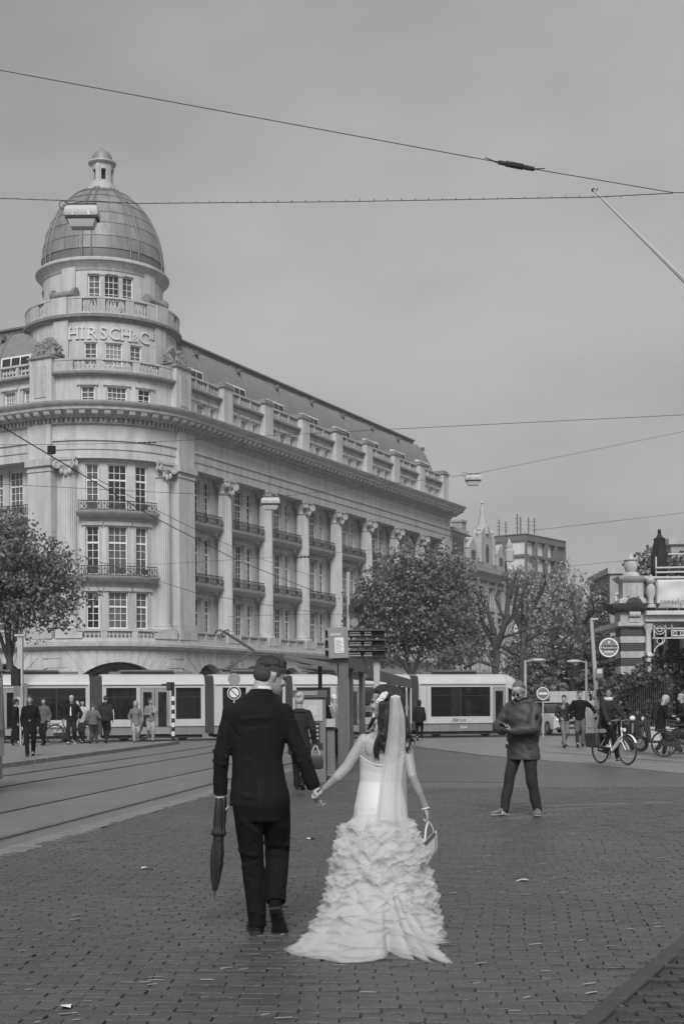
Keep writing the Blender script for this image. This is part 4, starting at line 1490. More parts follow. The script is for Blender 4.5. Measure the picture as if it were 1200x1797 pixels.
# ------------------------------------------------------------------ the banded pillar, veranda and terrace, right
D1 = 48.0
def zz(py, d=D1, px=1107):
    return EYE - ((py - HZ) + ROLL * (px - 600)) / F * d
def xx(px, d=D1, py=1150):
    return ((px - 600) - ROLL * (py - HZ)) / F * d
PB = root('banded_pillar', (xx(1107), D1, 0), 'tall banded brick and stone pillar with carved capital and urn', 'pillar')
PBRICK = mat('pillar_brick', .075, .8, .25, 12, .5, stretch=(1, 1, 6), bscale=30)
PSTONE = mat('pillar_stone', .44, .8, .14, 3, .3, dirt=.3, bscale=12)
PDARK = mat('dark_ledge_stone', .06, .85, .4, 4, .4, bscale=12)  # ledge and pediment stone, cornice shading put into its dark colour
def blk(y0, y1, wpx, m, nm, dz=0.003):
    w_ = wpx / F * D1 / 2
    o = ob(nm, MB().box(-w_, w_, -w_, w_, zz(y1) + dz, zz(y0)), m, PB, local=True)
    bv = o.modifiers.new('bevel', 'BEVEL')
    bv.width = .02
    return o
ys = [1103, 1118, 1130, 1144, 1156, 1170, 1185, 1200, 1214, 1229, 1243, 1258, 1284]
for i, (a, c) in enumerate(zip(ys, ys[1:])):
    if i % 2 == 0:
        n = max(2, int(round((zz(a) - zz(c)) / .075)))
        hw = 46 / F * D1 / 2
        b = MB()
        for k in range(n):                                 # courses of brick, joints raked back
            z0, z1 = zz(c) + .003 + (zz(a) - zz(c) - .003) * k / n, zz(c) + .003 + (zz(a) - zz(c) - .003) * (k + .86) / n
            b.box(-hw, hw, -hw, hw, z0, z1)
        ob('brick_band', b.box(-hw + .02, hw - .02, -hw + .02, hw - .02, zz(c) + .01, zz(a) - .002), PBRICK, PB, local=True)
    else:
        blk(a, c, 47.5, PSTONE, 'stone_band')
hw = 46 / F * D1 / 2
pr = [(hw, zz(1103)), (hw + .12, zz(1100)), (hw + .12, zz(1094)), (hw + .02, zz(1092)), (hw + .02, zz(1079)), (hw + .12, zz(1077)), (hw + .2, zz(1074)), (hw + .36, zz(1066)), (hw + .38, zz(1062)), (hw - .05, zz(1060))]
def sq(prof, m, nm):
    b = MB()
    b.loft([[(-r, -r, z), (r, -r, z), (r, r, z), (-r, r, z)] for r, z in prof])
    return ob(nm, b, m, PB, local=True)
sq(pr[:6], PSTONE, 'capital')
sq(pr[5:], PDARK, 'ledge')
ob('scroll_bracket', MB().tube([(-.2, -hw - .1, zz(1080)), (.2, -hw - .1, zz(1080))], .12, 10).box(-.2, .2, -hw - .12, -hw, zz(1100), zz(1082)).tube([(-.2, -hw - .06, zz(1098)), (.2, -hw - .06, zz(1098))], .09, 10), PSTONE, PB, local=True)
hp = 36 / F * D1 / 2
sq([(hp + .16, zz(1060)), (hp + .14, zz(1054)), (hp, zz(1050)), (hp, zz(1024)), (hp + .05, zz(1022)), (hp + .16, zz(1017)), (hp + .18, zz(1013)), (hp, zz(1012))], PSTONE, 'pedestal')
for sx in (-.18, .18):
    ob('pedestal_panel', MB().box(sx - .05, sx + .05, -hp - .05, -hp, zz(1048), zz(1027)), PSTONE, PB, local=True)
ob('pediment', MB().prism([(-.3, zz(1060)), (.3, zz(1060)), (.2, zz(1052)), (0, zz(1050)), (-.2, zz(1052))], lambda a, z: Vector((a, -hp - .22, z)), lambda a, z: Vector((a, -hp, z))), PDARK, PB, local=True)
ob('urn', MB().lathe([(.34, zz(1012)), (.3, zz(1007)), (.18, zz(1004)), (.24, zz(998)), (.26, zz(990)), (.22, zz(986)), (.27, zz(983)), (.1, zz(980)), (.07, zz(974)), (.02, zz(972))], 14), PSTONE, PB, local=True)

# veranda
VW = mat('veranda_white', .56, .55, .1, 4, dirt=.3)
VD = root('veranda', (xx(1160), 50, 0), 'white cast iron veranda with columns and lattice brackets beside the pillar', 'veranda')
xr = xx(1330)
def V(name, mb, m=VW):
    return ob(name, mb, m, VD)
V('beam', MB().box(xx(1124), xr, 47.2, 47.6, zz(1093), zz(1082)).box(xx(1123), xr, 47.0, 47.65, zz(1081.9), zz(1075)))
V('terrace_floor', MB().box(xx(1124), xr, 47.7, 57, zz(1088), zz(1079)), PSTONE)
def icol(px, d, ytop, ybot, w_):
    x = xx(px, d)
    prof = [(w_ * 1.2, zz(ybot, d)), (w_ * 1.2, zz(ybot, d) + .25), (w_, zz(ybot, d) + .3), (w_, zz(1155, d)), (w_ * 1.5, zz(1152, d)), (w_ * 1.3, zz(1147, d)), (w_ * .9, zz(1145, d)), (w_ * .8, zz(ytop + 16, d)), (w_ * 1.4, zz(ytop + 5, d)), (w_ * 1.7, zz(ytop, d))]
    V('column', MB().lathe(prof, 12, (x, d, 0)))
icol(1137, 47.4, 1095, 1270, .12)
for px in (1150, 1167, 1196, 1225, 1260):
    icol(px, 50.5, 1093, 1262, .10)
for px in (1215, 1290):
    icol(px, 47.4, 1095, 1270, .12)
lat = MB()
def lb(p0, p1, w_=.045):
    lat.bar((xx(p0[0], 47.4), 47.4, zz(p0[1], 47.4)), (xx(p1[0], 47.4), 47.4, zz(p1[1], 47.4)), w_)
for y in (1103, 1120):
    lb((1144, y), (1330, y))
for px in (1147, 1167, 1178, 1205, 1232, 1260):
    lb((px, 1094), (px, 1120))
lb((1178, 1107), (1330, 1107)); lb((1178, 1116), (1330, 1116))
for cx_, cy_, r_ in ((1157, 1104, 5), (1157, 1125, 5), (1157, 1104, 9.5), (1184, 1112, 3), (1196, 1112, 3), (1212, 1112, 3)):
    c_ = Vector((xx(cx_, 47.4), 47.4, zz(cy_, 47.4)))
    q = r_ / F * 47.4
    lat.tube([c_ + Vector((q * math.cos(t * PI / 8), 0, q * math.sin(t * PI / 8))) for t in range(17)], .02, 5)
sp_ = [(1147, 1150), (1148, 1140), (1153, 1134), (1160, 1131), (1165, 1126), (1166, 1120)]
lat.tube([(xx(a, 47.4), 47.4, zz(c, 47.4)) for a, c in sp_], .025, 5)
V('lattice_bracket', lat)
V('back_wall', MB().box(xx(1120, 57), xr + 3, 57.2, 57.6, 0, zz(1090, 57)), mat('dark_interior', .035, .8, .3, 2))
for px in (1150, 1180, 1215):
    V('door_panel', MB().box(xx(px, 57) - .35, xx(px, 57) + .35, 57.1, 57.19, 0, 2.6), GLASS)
TR_ = root('terrace_railing', (xx(1150), 47.3, zz(1075)), 'white tubular railing round the terrace above the veranda', 'railing')
b = MB()
for y in (1000, 1008, 1017):
    b.tube([(xx(1143 if y < 1015 else 1124), 47.35, zz(y)), (xr, 47.35, zz(y - (3 if y < 1015 else 0)))], .035 if y != 1017 else .05, 6)
b.tube([(xx(1160), 50, zz(963)), (xr, 50, zz(960))], .035, 6)
ob('rail', b, VW, TR_)
for px in (1145, 1163.5, 1184, 1205, 1230, 1260):
    ob('post', MB().tube([(xx(px), 47.45, zz(1077)), (xx(px), 47.45, zz(1013 if px > 1150 else 980))], .03, 6), VW, TR_)
bal = root('stone_baluster', (xx(1134), 47.3, zz(1069)), 'carved stone baluster at the terrace corner beside the pillar', 'baluster')
ob('shaft', MB().lathe([(.2, 0), (.2, .1), (.12, .16), (.1, .3), (.17, .55), (.15, .75), (.09, .85), (.16, .92), (.17, 1.0), (.1, 1.04), (.06, 1.12), (.02, 1.2)], 14), PSTONE, bal, local=True)
bn = root('banner', (xx(1175), 47.2, zz(1070)), 'pale cloth banner with grey lettering hung on the terrace railing', 'banner')
bb = MB()
nx, nz = 30, 10
for j in range(nz + 1):
    for i in range(nx + 1):
        x = xx(1144) + (xr - xx(1144)) * i / nx
        z = zz(1070) + (zz(1021) - zz(1070)) * j / nz
        bb.v.append((x, 47.24 + .03 * math.sin(i * .9 + j * .5) + .02 * math.sin(i * .4 - j), z))
for j in range(nz):
    for i in range(nx):
        o_ = j * (nx + 1) + i
        bb.f.append((o_, o_ + 1, o_ + nx + 2, o_ + nx + 1))
o = ob('cloth', bb, mat('banner_cloth', .58, .8, .05, 3), bn)
sm = o.modifiers.new('thick', 'SOLIDIFY')
sm.thickness = .01
o = ob('lettering', text_mesh('toneelgroepamsterdam', .27, .004, 'LEFT'), MIDGREY, bn)
o.location = Vector((xx(1148.5), 47.17, zz(1063))) - offs(bn)
o.rotation_euler = (PI / 2, 0, 0)
# folded parasol
pa = root('parasol', (xx(1169), 49, zz(1012)), 'tall dark folded parasol standing on the terrace', 'parasol')
zb = zz(1012)
pl = lambda y: zz(y, 49) - zb
b = MB()
rings = []
for y, r_ in ((1012, .16), (1008, .24), (995, .27), (985, .24), (972, .27), (964, .2), (960, .22), (950, .17), (946, .2), (943, .1), (936, .05)):
    rings.append([((r_ * (1 + .18 * (j % 2)) * math.cos(j * PI / 8)), r_ * (1 + .18 * (j % 2)) * math.sin(j * PI / 8), pl(y)) for j in range(16)])
ob('canopy', b.loft(rings), mat('dark_canvas', .02, .85, .3, 4, .3), pa, local=True, sharp=60)
ob('finial', MB().lathe([(.04, pl(937)), (.08, pl(934)), (.05, pl(932)), (.07, pl(930)), (.01, pl(929))], 8), BLACK, pa, local=True)
ob('pole', MB().tube([(0, 0, -.4), (0, 0, pl(1010))], .035, 6), BLACK, pa, local=True)
# round beer sign
bs = root('round_sign', (xx(1063), 47.6, zz(1137)), 'round beer sign with pale rim hung from the banded pillar', 'sign')
rS = 18 / F * 47.6
def disc(r0, r1, y0, y1, n=40):
    return MB().loft([[(r * math.cos(t * 2 * PI / n), y, r * math.sin(t * 2 * PI / n)) for t in range(n)] for r, y in ((r0, y1), (r1, y1), (r1, y0), (r0, y0))] , False)
ob('case', MB().loft([[(r * math.cos(t * PI / 20), y, r * math.sin(t * PI / 20)) for t in range(40)] for r, y in ((rS * .97, -.08), (rS, -.05), (rS, .05), (rS * .97, .08))]), BLACK, bs, local=True)
ob('rim', disc(rS * .80, rS * .95, -.096, -.081), WHITE, bs, local=True)
ob('face', MB().loft([[(rS * .8 * math.cos(t * PI / 20), y, rS * .8 * math.sin(t * PI / 20)) for t in range(40)] for y in (-.09, -.081)]), mat('sign_mid_grey', .2, .4, .05), bs, local=True)
ob('name_band', MB().box(-rS * .84, rS * .84, -.1, -.091, -.075, .075), BLACK, bs, local=True)
o = ob('lettering', text_mesh('Heineken', .155, .004), WHITE, bs, local=True)
o.location = (0, -.106, -.05)
o.rotation_euler = (PI / 2, 0, 0)
st = MB().prism([(.07 * math.cos(PI / 2 + t * PI / 5) * (1 if t % 2 == 0 else .42), .19 + .07 * math.sin(PI / 2 + t * PI / 5) * (1 if t % 2 == 0 else .42)) for t in range(10)], lambda a, z: Vector((a, -.092, z)), lambda a, z: Vector((a, -.098, z)))
ob('star', st, WHITE, bs, local=True)
orn = MB()
for sx in (-1, 1):
    orn.tube([(sx * (.02 + .17 * t / 8), -.094, -.17 + .03 * math.sin(t * 1.6)) for t in range(9)], .016, 4)
    orn.ell((sx * .1, -.094, -.17), (.05, .008, .03), 8, 4)
ob('ornament', orn.ell((0, -.094, -.17), (.045, .01, .045), 8, 4), WHITE, bs, local=True)
ob('bracket', MB().bar((rS * .9, 0, .1), (xx(1085) - xx(1063) + .02, 0, .1), .03).bar((rS * .9, 0, -.1), (xx(1085) - xx(1063) + .02, 0, -.1), .03), BLACK, bs, local=True)
# planter wall, iron fence, shrubs
pw = root('planter_wall', (xx(1127), 47.8, 0), 'low pale stone planter wall under the shrubs', 'wall')
for i in range(3):
    x0 = xx(1088) + i * 1.05
    ob('wall_block', MB().box(x0, x0 + 1.035, 46.3, 46.6, -.04, .52), PSTONE, pw)
ob('coping', MB().box(xx(1086), xx(1088) + 3.2, 46.25, 46.65, .522, .60), PSTONE, pw)
fe = root('iron_fence', (xx(1127), 47.5, .6), 'thin black iron fence on the planter wall', 'fence')
fb = MB().bar((xx(1088), 46.45, .8), (xx(1160), 46.45, .8), .03).bar((xx(1088), 46.45, 2.2), (xx(1160), 46.45, 2.2), .03)
ob('rail', fb, IRON, fe)
for i in range(22):
    x = xx(1088) + (xx(1160) - xx(1088)) * i / 21
    ob('fence_bar', MB().bar((x, 46.45, .6), (x, 46.45, 2.3), .022), IRON, fe)
def shrub(px, d, y0, y1, wpx, label, seed, m, n=40, per=34, size=.13):
    p = W(px, 1233, d)
    p.z = 0
    t = root('shrub', p, label, 'shrub', 'shrubs round the veranda')
    rng = random.Random(seed)
    s = d / F
    z0, z1 = max(.5, zz(y1, d)), zz(y0, d)
    bl = [((rng.uniform(-.3, .3) * wpx * s, rng.uniform(-.2, .2), z0 + (z1 - z0) * (k + .5) / 4), wpx * s * .42, wpx * s * .35, (z1 - z0) * .2) for k in range(4)]
    pts = blobpts(bl, n, rng, .2)
    b = MB()
    for q in pts[:14]:
        b.tube([(q[0] * .3, q[1] * .3, 0), (q[0] * .6, q[1] * .6, q[2] * .55), q], [.03, .02, .008], 4)
    ob('stem', b, BARK, t, local=True)
    ob('foliage', leafmesh(pts, per, .22, size, seed), m, t, local=True)
shrub(1095, 46.95, 1192, 1272, 36, 'loose airy shrub in front of the banded pillar', 51, LEAF3)
shrub(1120, 46.95, 1185, 1265, 34, 'dark twiggy shrub between pillar and veranda column', 52, LEAF3)
shrub(1148, 47.0, 1170, 1262, 30, 'dark shrub under the first veranda column', 53, LEAF3)
shrub(1182, 49.2, 1150, 1250, 40, 'tall dark shrub under the veranda at the right', 54, LEAF3, 60)
shrub(1215, 49.2, 1160, 1260, 40, 'dark shrub under the veranda beyond the right edge', 55, LEAF3, 50)
shrub(1030, 78, 1180, 1240, 40, 'broad dark bush behind the two walking men', 56, LEAF3, 50, 34, .2)
shrub(945, 80, 1150, 1240, 44, 'weeping pale bush behind the tram nose', 57, LEAF, 60, 34, .18)
shrub(1070, 74, 1195, 1245, 36, 'rounded dark bush left of the banded pillar', 58, LEAF3, 40, 34, .18)
# ------------------------------------------------------------------ trams
TSHELL = mat('tram_white', .50, .32, .05, .8, dirt=.08)
TSKIRT = mat('tram_grey', .21, .35, .06, .8)
TDOOR = mat('tram_door_grey', .27, .35, .06, 1)
TGLASS = mat('tram_glass', .012, .04, .3, 1, spec=.6)
TSTRIPE = mat('tram_stripe', .14, .4, .05, 2)
BELL = mat('tram_bellows', .055, .6, .25, 4)
UNDER = mat('tram_underframe', .03, .7, .3, 5)
def fpl(u, z, w):
    return Vector((u, -w, z))
SH = [(.02, .62), (.02, 2.32), (.1, 2.52), (.3, 2.68), (.6, 2.75), (1.7, 2.75), (2.0, 2.68), (2.2, 2.52), (2.28, 2.32), (2.28, .62)]
def tram_module(t, x0, x1, wins, doors, texts=None, nose=False):
    """a car body between x0 and x1; openings in the front side"""
    bx = x1
    holes = [(a, b, .88, 2.18) for a, b in wins] + [(a, b, .30, 2.18) for a, b in doors]
    b = MB().wall(fpl, x0, bx, .57, 2.32, [h for h in holes if h[2] > .5] + [(a, c, .57, 2.18) for a, c in doors], .05)
    b.loft([[(x, y, z) for y, z in SH[1:]] for x in (x0, bx)], False, False)
    b.add([(x0, y, z) for y, z in SH], [tuple(range(len(SH)))])
    b.add([(bx, y, z) for y, z in SH], [tuple(range(len(SH)))])
    body = ob('car_body', b, TSHELL, t, local=True)
    s = MB()
    xs = [x0] + [e for d in sorted(doors) for e in d] + [bx]
    for a, c in zip(xs[::2], xs[1::2]):
        if c - a > .05:
            s.box(a, c, .035, 2.26, .24, .568)
    ob('skirt', s, TSKIRT, body, local=True)
    ob('stripe', MB().box(x0 + .05, bx - .05, -.004, .02, 2.245, 2.31), TSTRIPE, body, local=True)
    sm_ = MB()
    x = x0 + .35
    while x < bx - .2:
        if not any(a - .05 < x < c + .05 for a, c in list(wins) + list(doors)):
            sm_.box(x - .008, x + .008, -.003, .01, .6, 2.24)
        sm_.box(x - .006, x + .006, .03, .04, .26, .56)
        x += .62
    sm_.box(x0 + .02, bx - .02, -.003, .01, .575, .59)
    ob('panel_seam', sm_, DKSTEEL, body, local=True)
    for a, c in wins:
        ob('window', MB().box(a + .005, c - .005, .03, .05, .885, 2.175), TGLASS, body, local=True)
        n = max(1, int(round((c - a) / 1.5)))
        m = MB().box(a + .005, c - .005, .018, .0295, 1.78, 1.81)
        for i in range(1, n):
            m.box(a + (c - a) * i / n - .03, a + (c - a) * i / n + .03, .018, .0295, .885, 2.175)
        ob('window_bar', m, BLACK, body, local=True)
    for a, c in doors:
        n = 2 if c - a > .9 else 1
        for i in range(n):
            u0, u1 = a + (c - a) * i / n + .01, a + (c - a) * (i + 1) / n - .01
            dmb = MB().wall(fpl, u0, u1, .27, 2.17, [(u0 + .13, u1 - .11, .55, 2.0)], .03, -.015)
            o = ob('door', dmb, TDOOR, t, local=True)
            ob('pane', MB().box(u0 + .12, u1 - .1, .042, .05, .54, 2.01), TGLASS, o, local=True)
            ob('handle', MB().bar((u1 - .07, .005, .9), (u1 - .07, .005, 1.4), .03), STEEL, o, local=True)
    for x, num in (texts or []):
        o = ob('lettering', text_mesh('GVB', .15, .002, 'LEFT'), BLACK, body, local=True)
        o.location = (x, -.004, .66)
        o.rotation_euler = (PI / 2, 0, 0)
        o = ob('fleet_number', text_mesh(num, .17, .002, 'LEFT'), WHITE, body, local=True)
        o.location = (x + .02, .028, .36)
        o.rotation_euler = (PI / 2, 0, 0)
        lg = MB()
        for k in range(3):
            lg.tube([(x - .36 + .28 * i / 6 + .02 * k, -.002, .68 + .045 * k + .014 * math.sin(i * 1.05)) for i in range(7)], .011, 4)
        ob('logo', lg, BLACK, body, local=True)
    uf = MB().box(x0 + .1, bx - .1, .15, 2.1, .1, .24)
    ob('underframe', uf, UNDER, t, local=True)
    for x in (x0 + .9, bx - .9):
        o = ob('wheel', MB().tube([(x, .3, .26), (x, .42, .26)], .27, 16), UNDER, t, local=True)
        ob('wheel_hub', MB().tube([(x, .27, .26), (x, .3, .26)], .12, 10), STEEL, o, local=True)
    rf = MB().box(x0 + .4, bx - .4, .7, 1.6, 2.752, 2.86).box(x0 + .8, bx - 1.2, .55, 1.75, 2.862, 2.93)
    ob('roof_unit', rf, TSTRIPE, t, local=True)
    return body
def bellows(t, x0, x1):
    b = MB()
    n = 7
    for i in range(n):
        a, c = x0 + (x1 - x0) * i / n, x0 + (x1 - x0) * (i + .62) / n
        b.box(a, c, .07, 2.2, .3, 2.66)
        b.box(c, x0 + (x1 - x0) * (i + 1) / n, .11, 2.16, .32, 2.62)
    ob('bellows', b, BELL, t, local=True)
def tram_nose(t, x):
    """rounded cab end, tapering to the front"""
    rings = []
    for dx, k, zt in ((0, 1.0, 0), (.25, .97, -.02), (.5, .9, -.1), (.72, .78, -.28), (.86, .62, -.6)):
        ring = []
        for y, z in SH:
            yy = 1.15 + (y - 1.15) * k
            zt_ = z + zt * max(0, (z - .6) / 2.1) * 1.2
            ring.append((x + dx + (.12 if z < 1.3 else 0) * dx, yy, zt_))
        rings.append(ring)
    ob('cab', MB().loft(rings), TSHELL, t, local=True, sharp=50)
    r2 = []
    for dx, k in ((0, 1), (.3, .96), (.6, .86), (.95, .6)):
        r2.append([(x + dx, 1.15 + (y - 1.15) * k, z) for y, z in ((.03, .22), (.03, .618), (2.27, .618), (2.27, .22))])
    ob('bumper', MB().loft(r2), TSKIRT, t, local=True)
    g = MB()
    g.add([(x + .05, -.006, .95), (x + .52, .1, .95), (x + .47, .12, 2.0), (x + .05, -.006, 2.14)], [(0, 1, 2, 3)])
    ob('side_window', g, TGLASS, t, local=True)
    ws = MB()
    ws.loft([[(x + .80, y, 1.0) for y in (.32, .8, 1.5, 1.98)], [(x + .925, y, 1.0) for y in (.46, .8, 1.5, 1.84)], [(x + .83, y, 1.9) for y in (.5, .8, 1.5, 1.8)]], False, False)
    ob('windscreen', ws, TGLASS, t, local=True)
    for y in (.45, 1.85):
        ob('headlight', MB().ell((x + .93, y, .75), (.05, .12, .09), 10, 6), WHITE, t, local=True)
    ob('mirror', MB().box(x + .35, x + .45, -.22, -.08, 1.85, 2.15).bar((x + .4, .1, 2.1), (x + .4, -.15, 2.05), .03), BLACK, t, local=True)
TRZ = math.atan2(TD.y, TD.x)
def SX(px):
    k = (px - 600) / F
    return (57.5 * k - TA.x) / (TD.x - k * TD.y)
tram = root('tram', TA, 'long pale articulated tram crossing in front of the columned building', 'tram', 'trams', TRZ)
wn = lambda *a: [(SX(p), SX(q)) for p, q in a]
tram_module(tram, SX(735), SX(889), wn((756, 860)), wn((864, 887)), [(SX(806), '2044')])
tram_nose(tram, SX(889.5))
tram_module(tram, SX(514), SX(722), wn((520, 580), (640, 712)), wn((590, 632)))
tram_module(tram, SX(376), SX(501), wn((391, 432), (455, 496)), [])
tram_module(tram, SX(180), SX(360), wn((187, 240), (309, 353)), wn((246, 298)))
tram_module(tram, SX(-40), SX(158), wn((48, 151)), wn((6, 30)), [(SX(91), '2044')])
for a, c in ((722.3, 734.7), (501.3, 513.7), (360.3, 375.7), (158.3, 179.7)):
    bellows(tram, SX(a), SX(c))
# pantograph
pg = MB()
px0 = SX(441)
k0, k1 = Vector((px0 - .9, 1.15, 2.95)), Vector((px0 + .35, 1.15, 3.78))
tp = Vector((px0 - 1.0, 1.15, 4.62))
for dy in (-.35, .35):
    pg.tube([k0 + Vector((0, dy, 0)), k1 + Vector((0, dy * .7, 0))], .04, 6)
    pg.tube([k1 + Vector((0, dy * .7, 0)), tp + Vector((0, dy * .4, 0))], .035, 6)
pg.box(px0 - 1.2, px0 + .3, .7, 1.6, 2.935, 3.0)
pg.tube([k0 + Vector((0, -.4, 0)), k0 + Vector((0, .4, 0))], .08, 8)
for dx in (-.16, .16):
    pg.tube([tp + Vector((dx - .05, -.8, -.15)), tp + Vector((dx, -.55, .02)), tp + Vector((dx, .55, .02)), tp + Vector((dx - .05, .8, -.15))], .028, 6)
ob('pantograph', pg, DKSTEEL, tram, local=True)
# second tram, standing on the left-hand track, only its rounded end in the picture
d2 = 23.4
T2 = Vector((xl(d2) - 3.8 - .72 + 1.15 + .27, d2, 0))
R2 = math.atan2(.99, .139)
tram2 = root('tram', T2 - Vector((.139, .99, 0)) * .75, 'tram end cut off by the left edge, waiting on the near track', 'tram', 'trams', R2)
tram_module(tram2, -6.2, 0, [(-5.2, -2.6), (-1.3, -.2)], [(-2.4, -1.5)])
tram_nose(tram2, .005)

# ------------------------------------------------------------------ tram stop: shelters, information pillar, ticket machine
SHD = 28.0
def sxp(px, d, py=1233):
    return W(px, py, d)
STEELG = mat('shelter_grey', .115, .45, .12, 2, .1)
PANELG = mat('panel_grey', .24, .5, .08, 2)
SGL = mat('shelter_glass', .10, .05, .3, 2, spec=.7, alpha=.30)
def zat(py, d, px=600):
    return W(px, py, d).z
ps = sxp(602, SHD)
sh = root('tram_shelter', (ps.x, SHD, 0), 'grey tram shelter with thick post and curved arm behind the couple', 'shelter', 'tram shelters')
b = MB()
wp = 19 / F * SHD / 2
zt = zat(1165, SHD)
b.box(ps.x - wp, ps.x + wp, SHD - .12, SHD + .12, 0, zat(1156, SHD))
ob('post', b, STEELG, sh)
pts = [W(x, y, SHD) for x, y in ((498, 1151), (520, 1153), (550, 1158), (575, 1162), (594, 1164))]
bot = [W(x, y, SHD) for x, y in ((498, 1154), (520, 1160), (550, 1167), (578, 1172), (588, 1178), (593, 1190), (594, 1210))]
poly = pts + [W(594, 1156, SHD)][:0] + [bot[-1]] + bot[::-1][1:]
o3 = Vector((0, .12, 0))
mb = MB()
vsf = [p - o3 for p in poly] + [p + o3 for p in poly]
n = len(poly)
mb.add(vsf, [tuple(range(n)), tuple(reversed(range(n, 2 * n)))] + [(i, (i + 1) % n, n + (i + 1) % n, n + i) for i in range(n)])
ob('roof_arm', mb, STEELG, sh)
A0, A1 = W(500, 1151, SHD), W(611, 1160, SHD)
dep = Vector((.16, 6.2, .0))
rf = MB()
up = Vector((0, 0, .07))
rf.add([A0 + o3 + up * 0, A1 + o3, A1 + dep, A0 + dep, A0 + o3 + up, A1 + o3 + up, A1 + dep + up, A0 + dep + up], [(0, 3, 2, 1), (4, 5, 6, 7), (0, 1, 5, 4), (1, 2, 6, 5), (2, 3, 7, 6), (3, 0, 4, 7)])
ob('roof', rf, STEELG, sh)
e0, e1 = W(612, 1163, SHD), W(612, 1163, SHD) + Vector((.16 + .35, 6.2, 0))
ob('fascia', MB().bar(e0 + Vector((0, .1, .02)), e1 + Vector((0, 0, .02)), .06, .26), STEELG, sh)
for k, (px, d) in enumerate(((616, 29), (633, 33.6))):
    p = W(px, 1233, d)
    ob('mullion', MB().box(p.x - .05, p.x + .05, d - .05, d + .05, 0, 2.42), DKSTEEL, sh)
g0, g1 = W(618, 1233, 29), W(633, 1233, 33.6)
for k in range(3):
    a, c = g0.lerp(g1, k / 3 + .03), g0.lerp(g1, (k + 1) / 3 - .03)
    ob('glass_panel', MB().add([(a.x, a.y, .35), (c.x, c.y, .35), (c.x, c.y, 2.3), (a.x, a.y, 2.3)], [(0, 1, 2, 3)]), SGL, sh)
p = W(562, 1233, 33)
ob('post', MB().box(p.x - .05, p.x + .05, 32.95, 33.05, 0, 2.55), DKSTEEL, sh)
0 and ob('bench', MB().box(ps.x - 1.9, ps.x - .4, 31.0, 31.4, .42, .47).box(ps.x - 1.8, ps.x - 1.7, 31.1, 31.3, 0, .42).box(ps.x - .6, ps.x - .5, 31.1, 31.3, 0, .42), STEELG, sh)
# second shelter further along the platform
SH2 = 38.0
s2 = root('tram_shelter', (W(690, 1233, SH2).x, SH2, 0), 'second glass tram shelter farther along the platform, right of the display post', 'shelter', 'tram shelters')
f0, f1 = W(641, 1180, 36.5), W(720, 1200, 46)
ob('fascia', MB().bar(f0, f1, .08, .3), STEELG, s2)
ob('roof', MB().add([f0, f1, f1 + Vector((-1.9, .3, .15)), f0 + Vector((-1.9, .3, .15)), f0 + up, f1 + up, f1 + Vector((-1.9, .3, .22)), f0 + Vector((-1.9, .3, .22))], [(0, 1, 2, 3), (4, 5, 6, 7), (0, 1, 5, 4), (1, 2, 6, 5), (2, 3, 7, 6), (3, 0, 4, 7)]), STEELG, s2)
for k in range(5):
    t = k / 4
    p = f0.lerp(f1, t)
    ob('mullion', MB().box(p.x - .11, p.x - .01, p.y - .05, p.y + .05, 0, p.z - .12), DKSTEEL, s2)
    if k < 4:
        q = f0.lerp(f1, (k + 1) / 4)
        ob('glass_panel', MB().add([(p.x, p.y + .1, .3), (q.x - .1, q.y - .1, .3), (q.x - .1, q.y - .1, q.z - .25), (p.x, p.y + .1, p.z - .25)], [(0, 1, 2, 3)]), SGL, s2)
        m = p.lerp(q, .5)
        st = MB()
        for j in range(3):
            st.bar((m.x - .2, m.y - 1, 1.28 + j * .06), (m.x + .1, m.y + .5, 1.28 + j * .06), .012, .03)
        ob('glass_marking', st, WHITE, s2)
# information board with three display rows
DBD = 33.0
pd = W(661, 1233, DBD)
db = root('display_board', (pd.x, DBD, 0), 'dark three row departure display on a pale post', 'display board')
ob('post', MB().box(pd.x - .075, pd.x + .075, DBD - .08, DBD + .08, 0, zat(1156, DBD, 660)), LTGREY, db)
LIT = mat('display_text', .45, .5, .05, emit=.08)
for k, (y0, y1) in enumerate(((1107, 1119), (1124, 1137), (1142, 1156))):
    a, c = W(571, y1, DBD), W(674, y0, DBD)
    case = ob('display_row', MB().box(a.x, c.x, DBD - .25, DBD + .1, a.z, c.z), BLACK, db)
    ob('row_shade', MB().box(a.x - .01, c.x + .01, DBD - .4, DBD - .25, c.z - .012, c.z + .01), DKSTEEL, case)
    u = MB()
    rr = random.Random(k)
    zc = (a.z + c.z) / 2
    for row in range(2):
        x = W(613, 1130, DBD).x
        while x < W(651, 1130, DBD).x:
            w_ = rr.uniform(.012, .03)
            if not (W(632, 1130, DBD).x < x < W(638, 1130, DBD).x):
                u.box(x, x + w_, DBD - .262, DBD - .251, zc - .045 + row * .055, zc - .01 + row * .055)
            x += w_ + rr.uniform(.008, .018)
    ob('display_characters', u, LIT, case)
    ob('display_end', MB().box(W(656, 1130, DBD).x, W(672, 1130, DBD).x, DBD - .26, DBD - .25, a.z + .02, c.z - .02), UNDER, case)
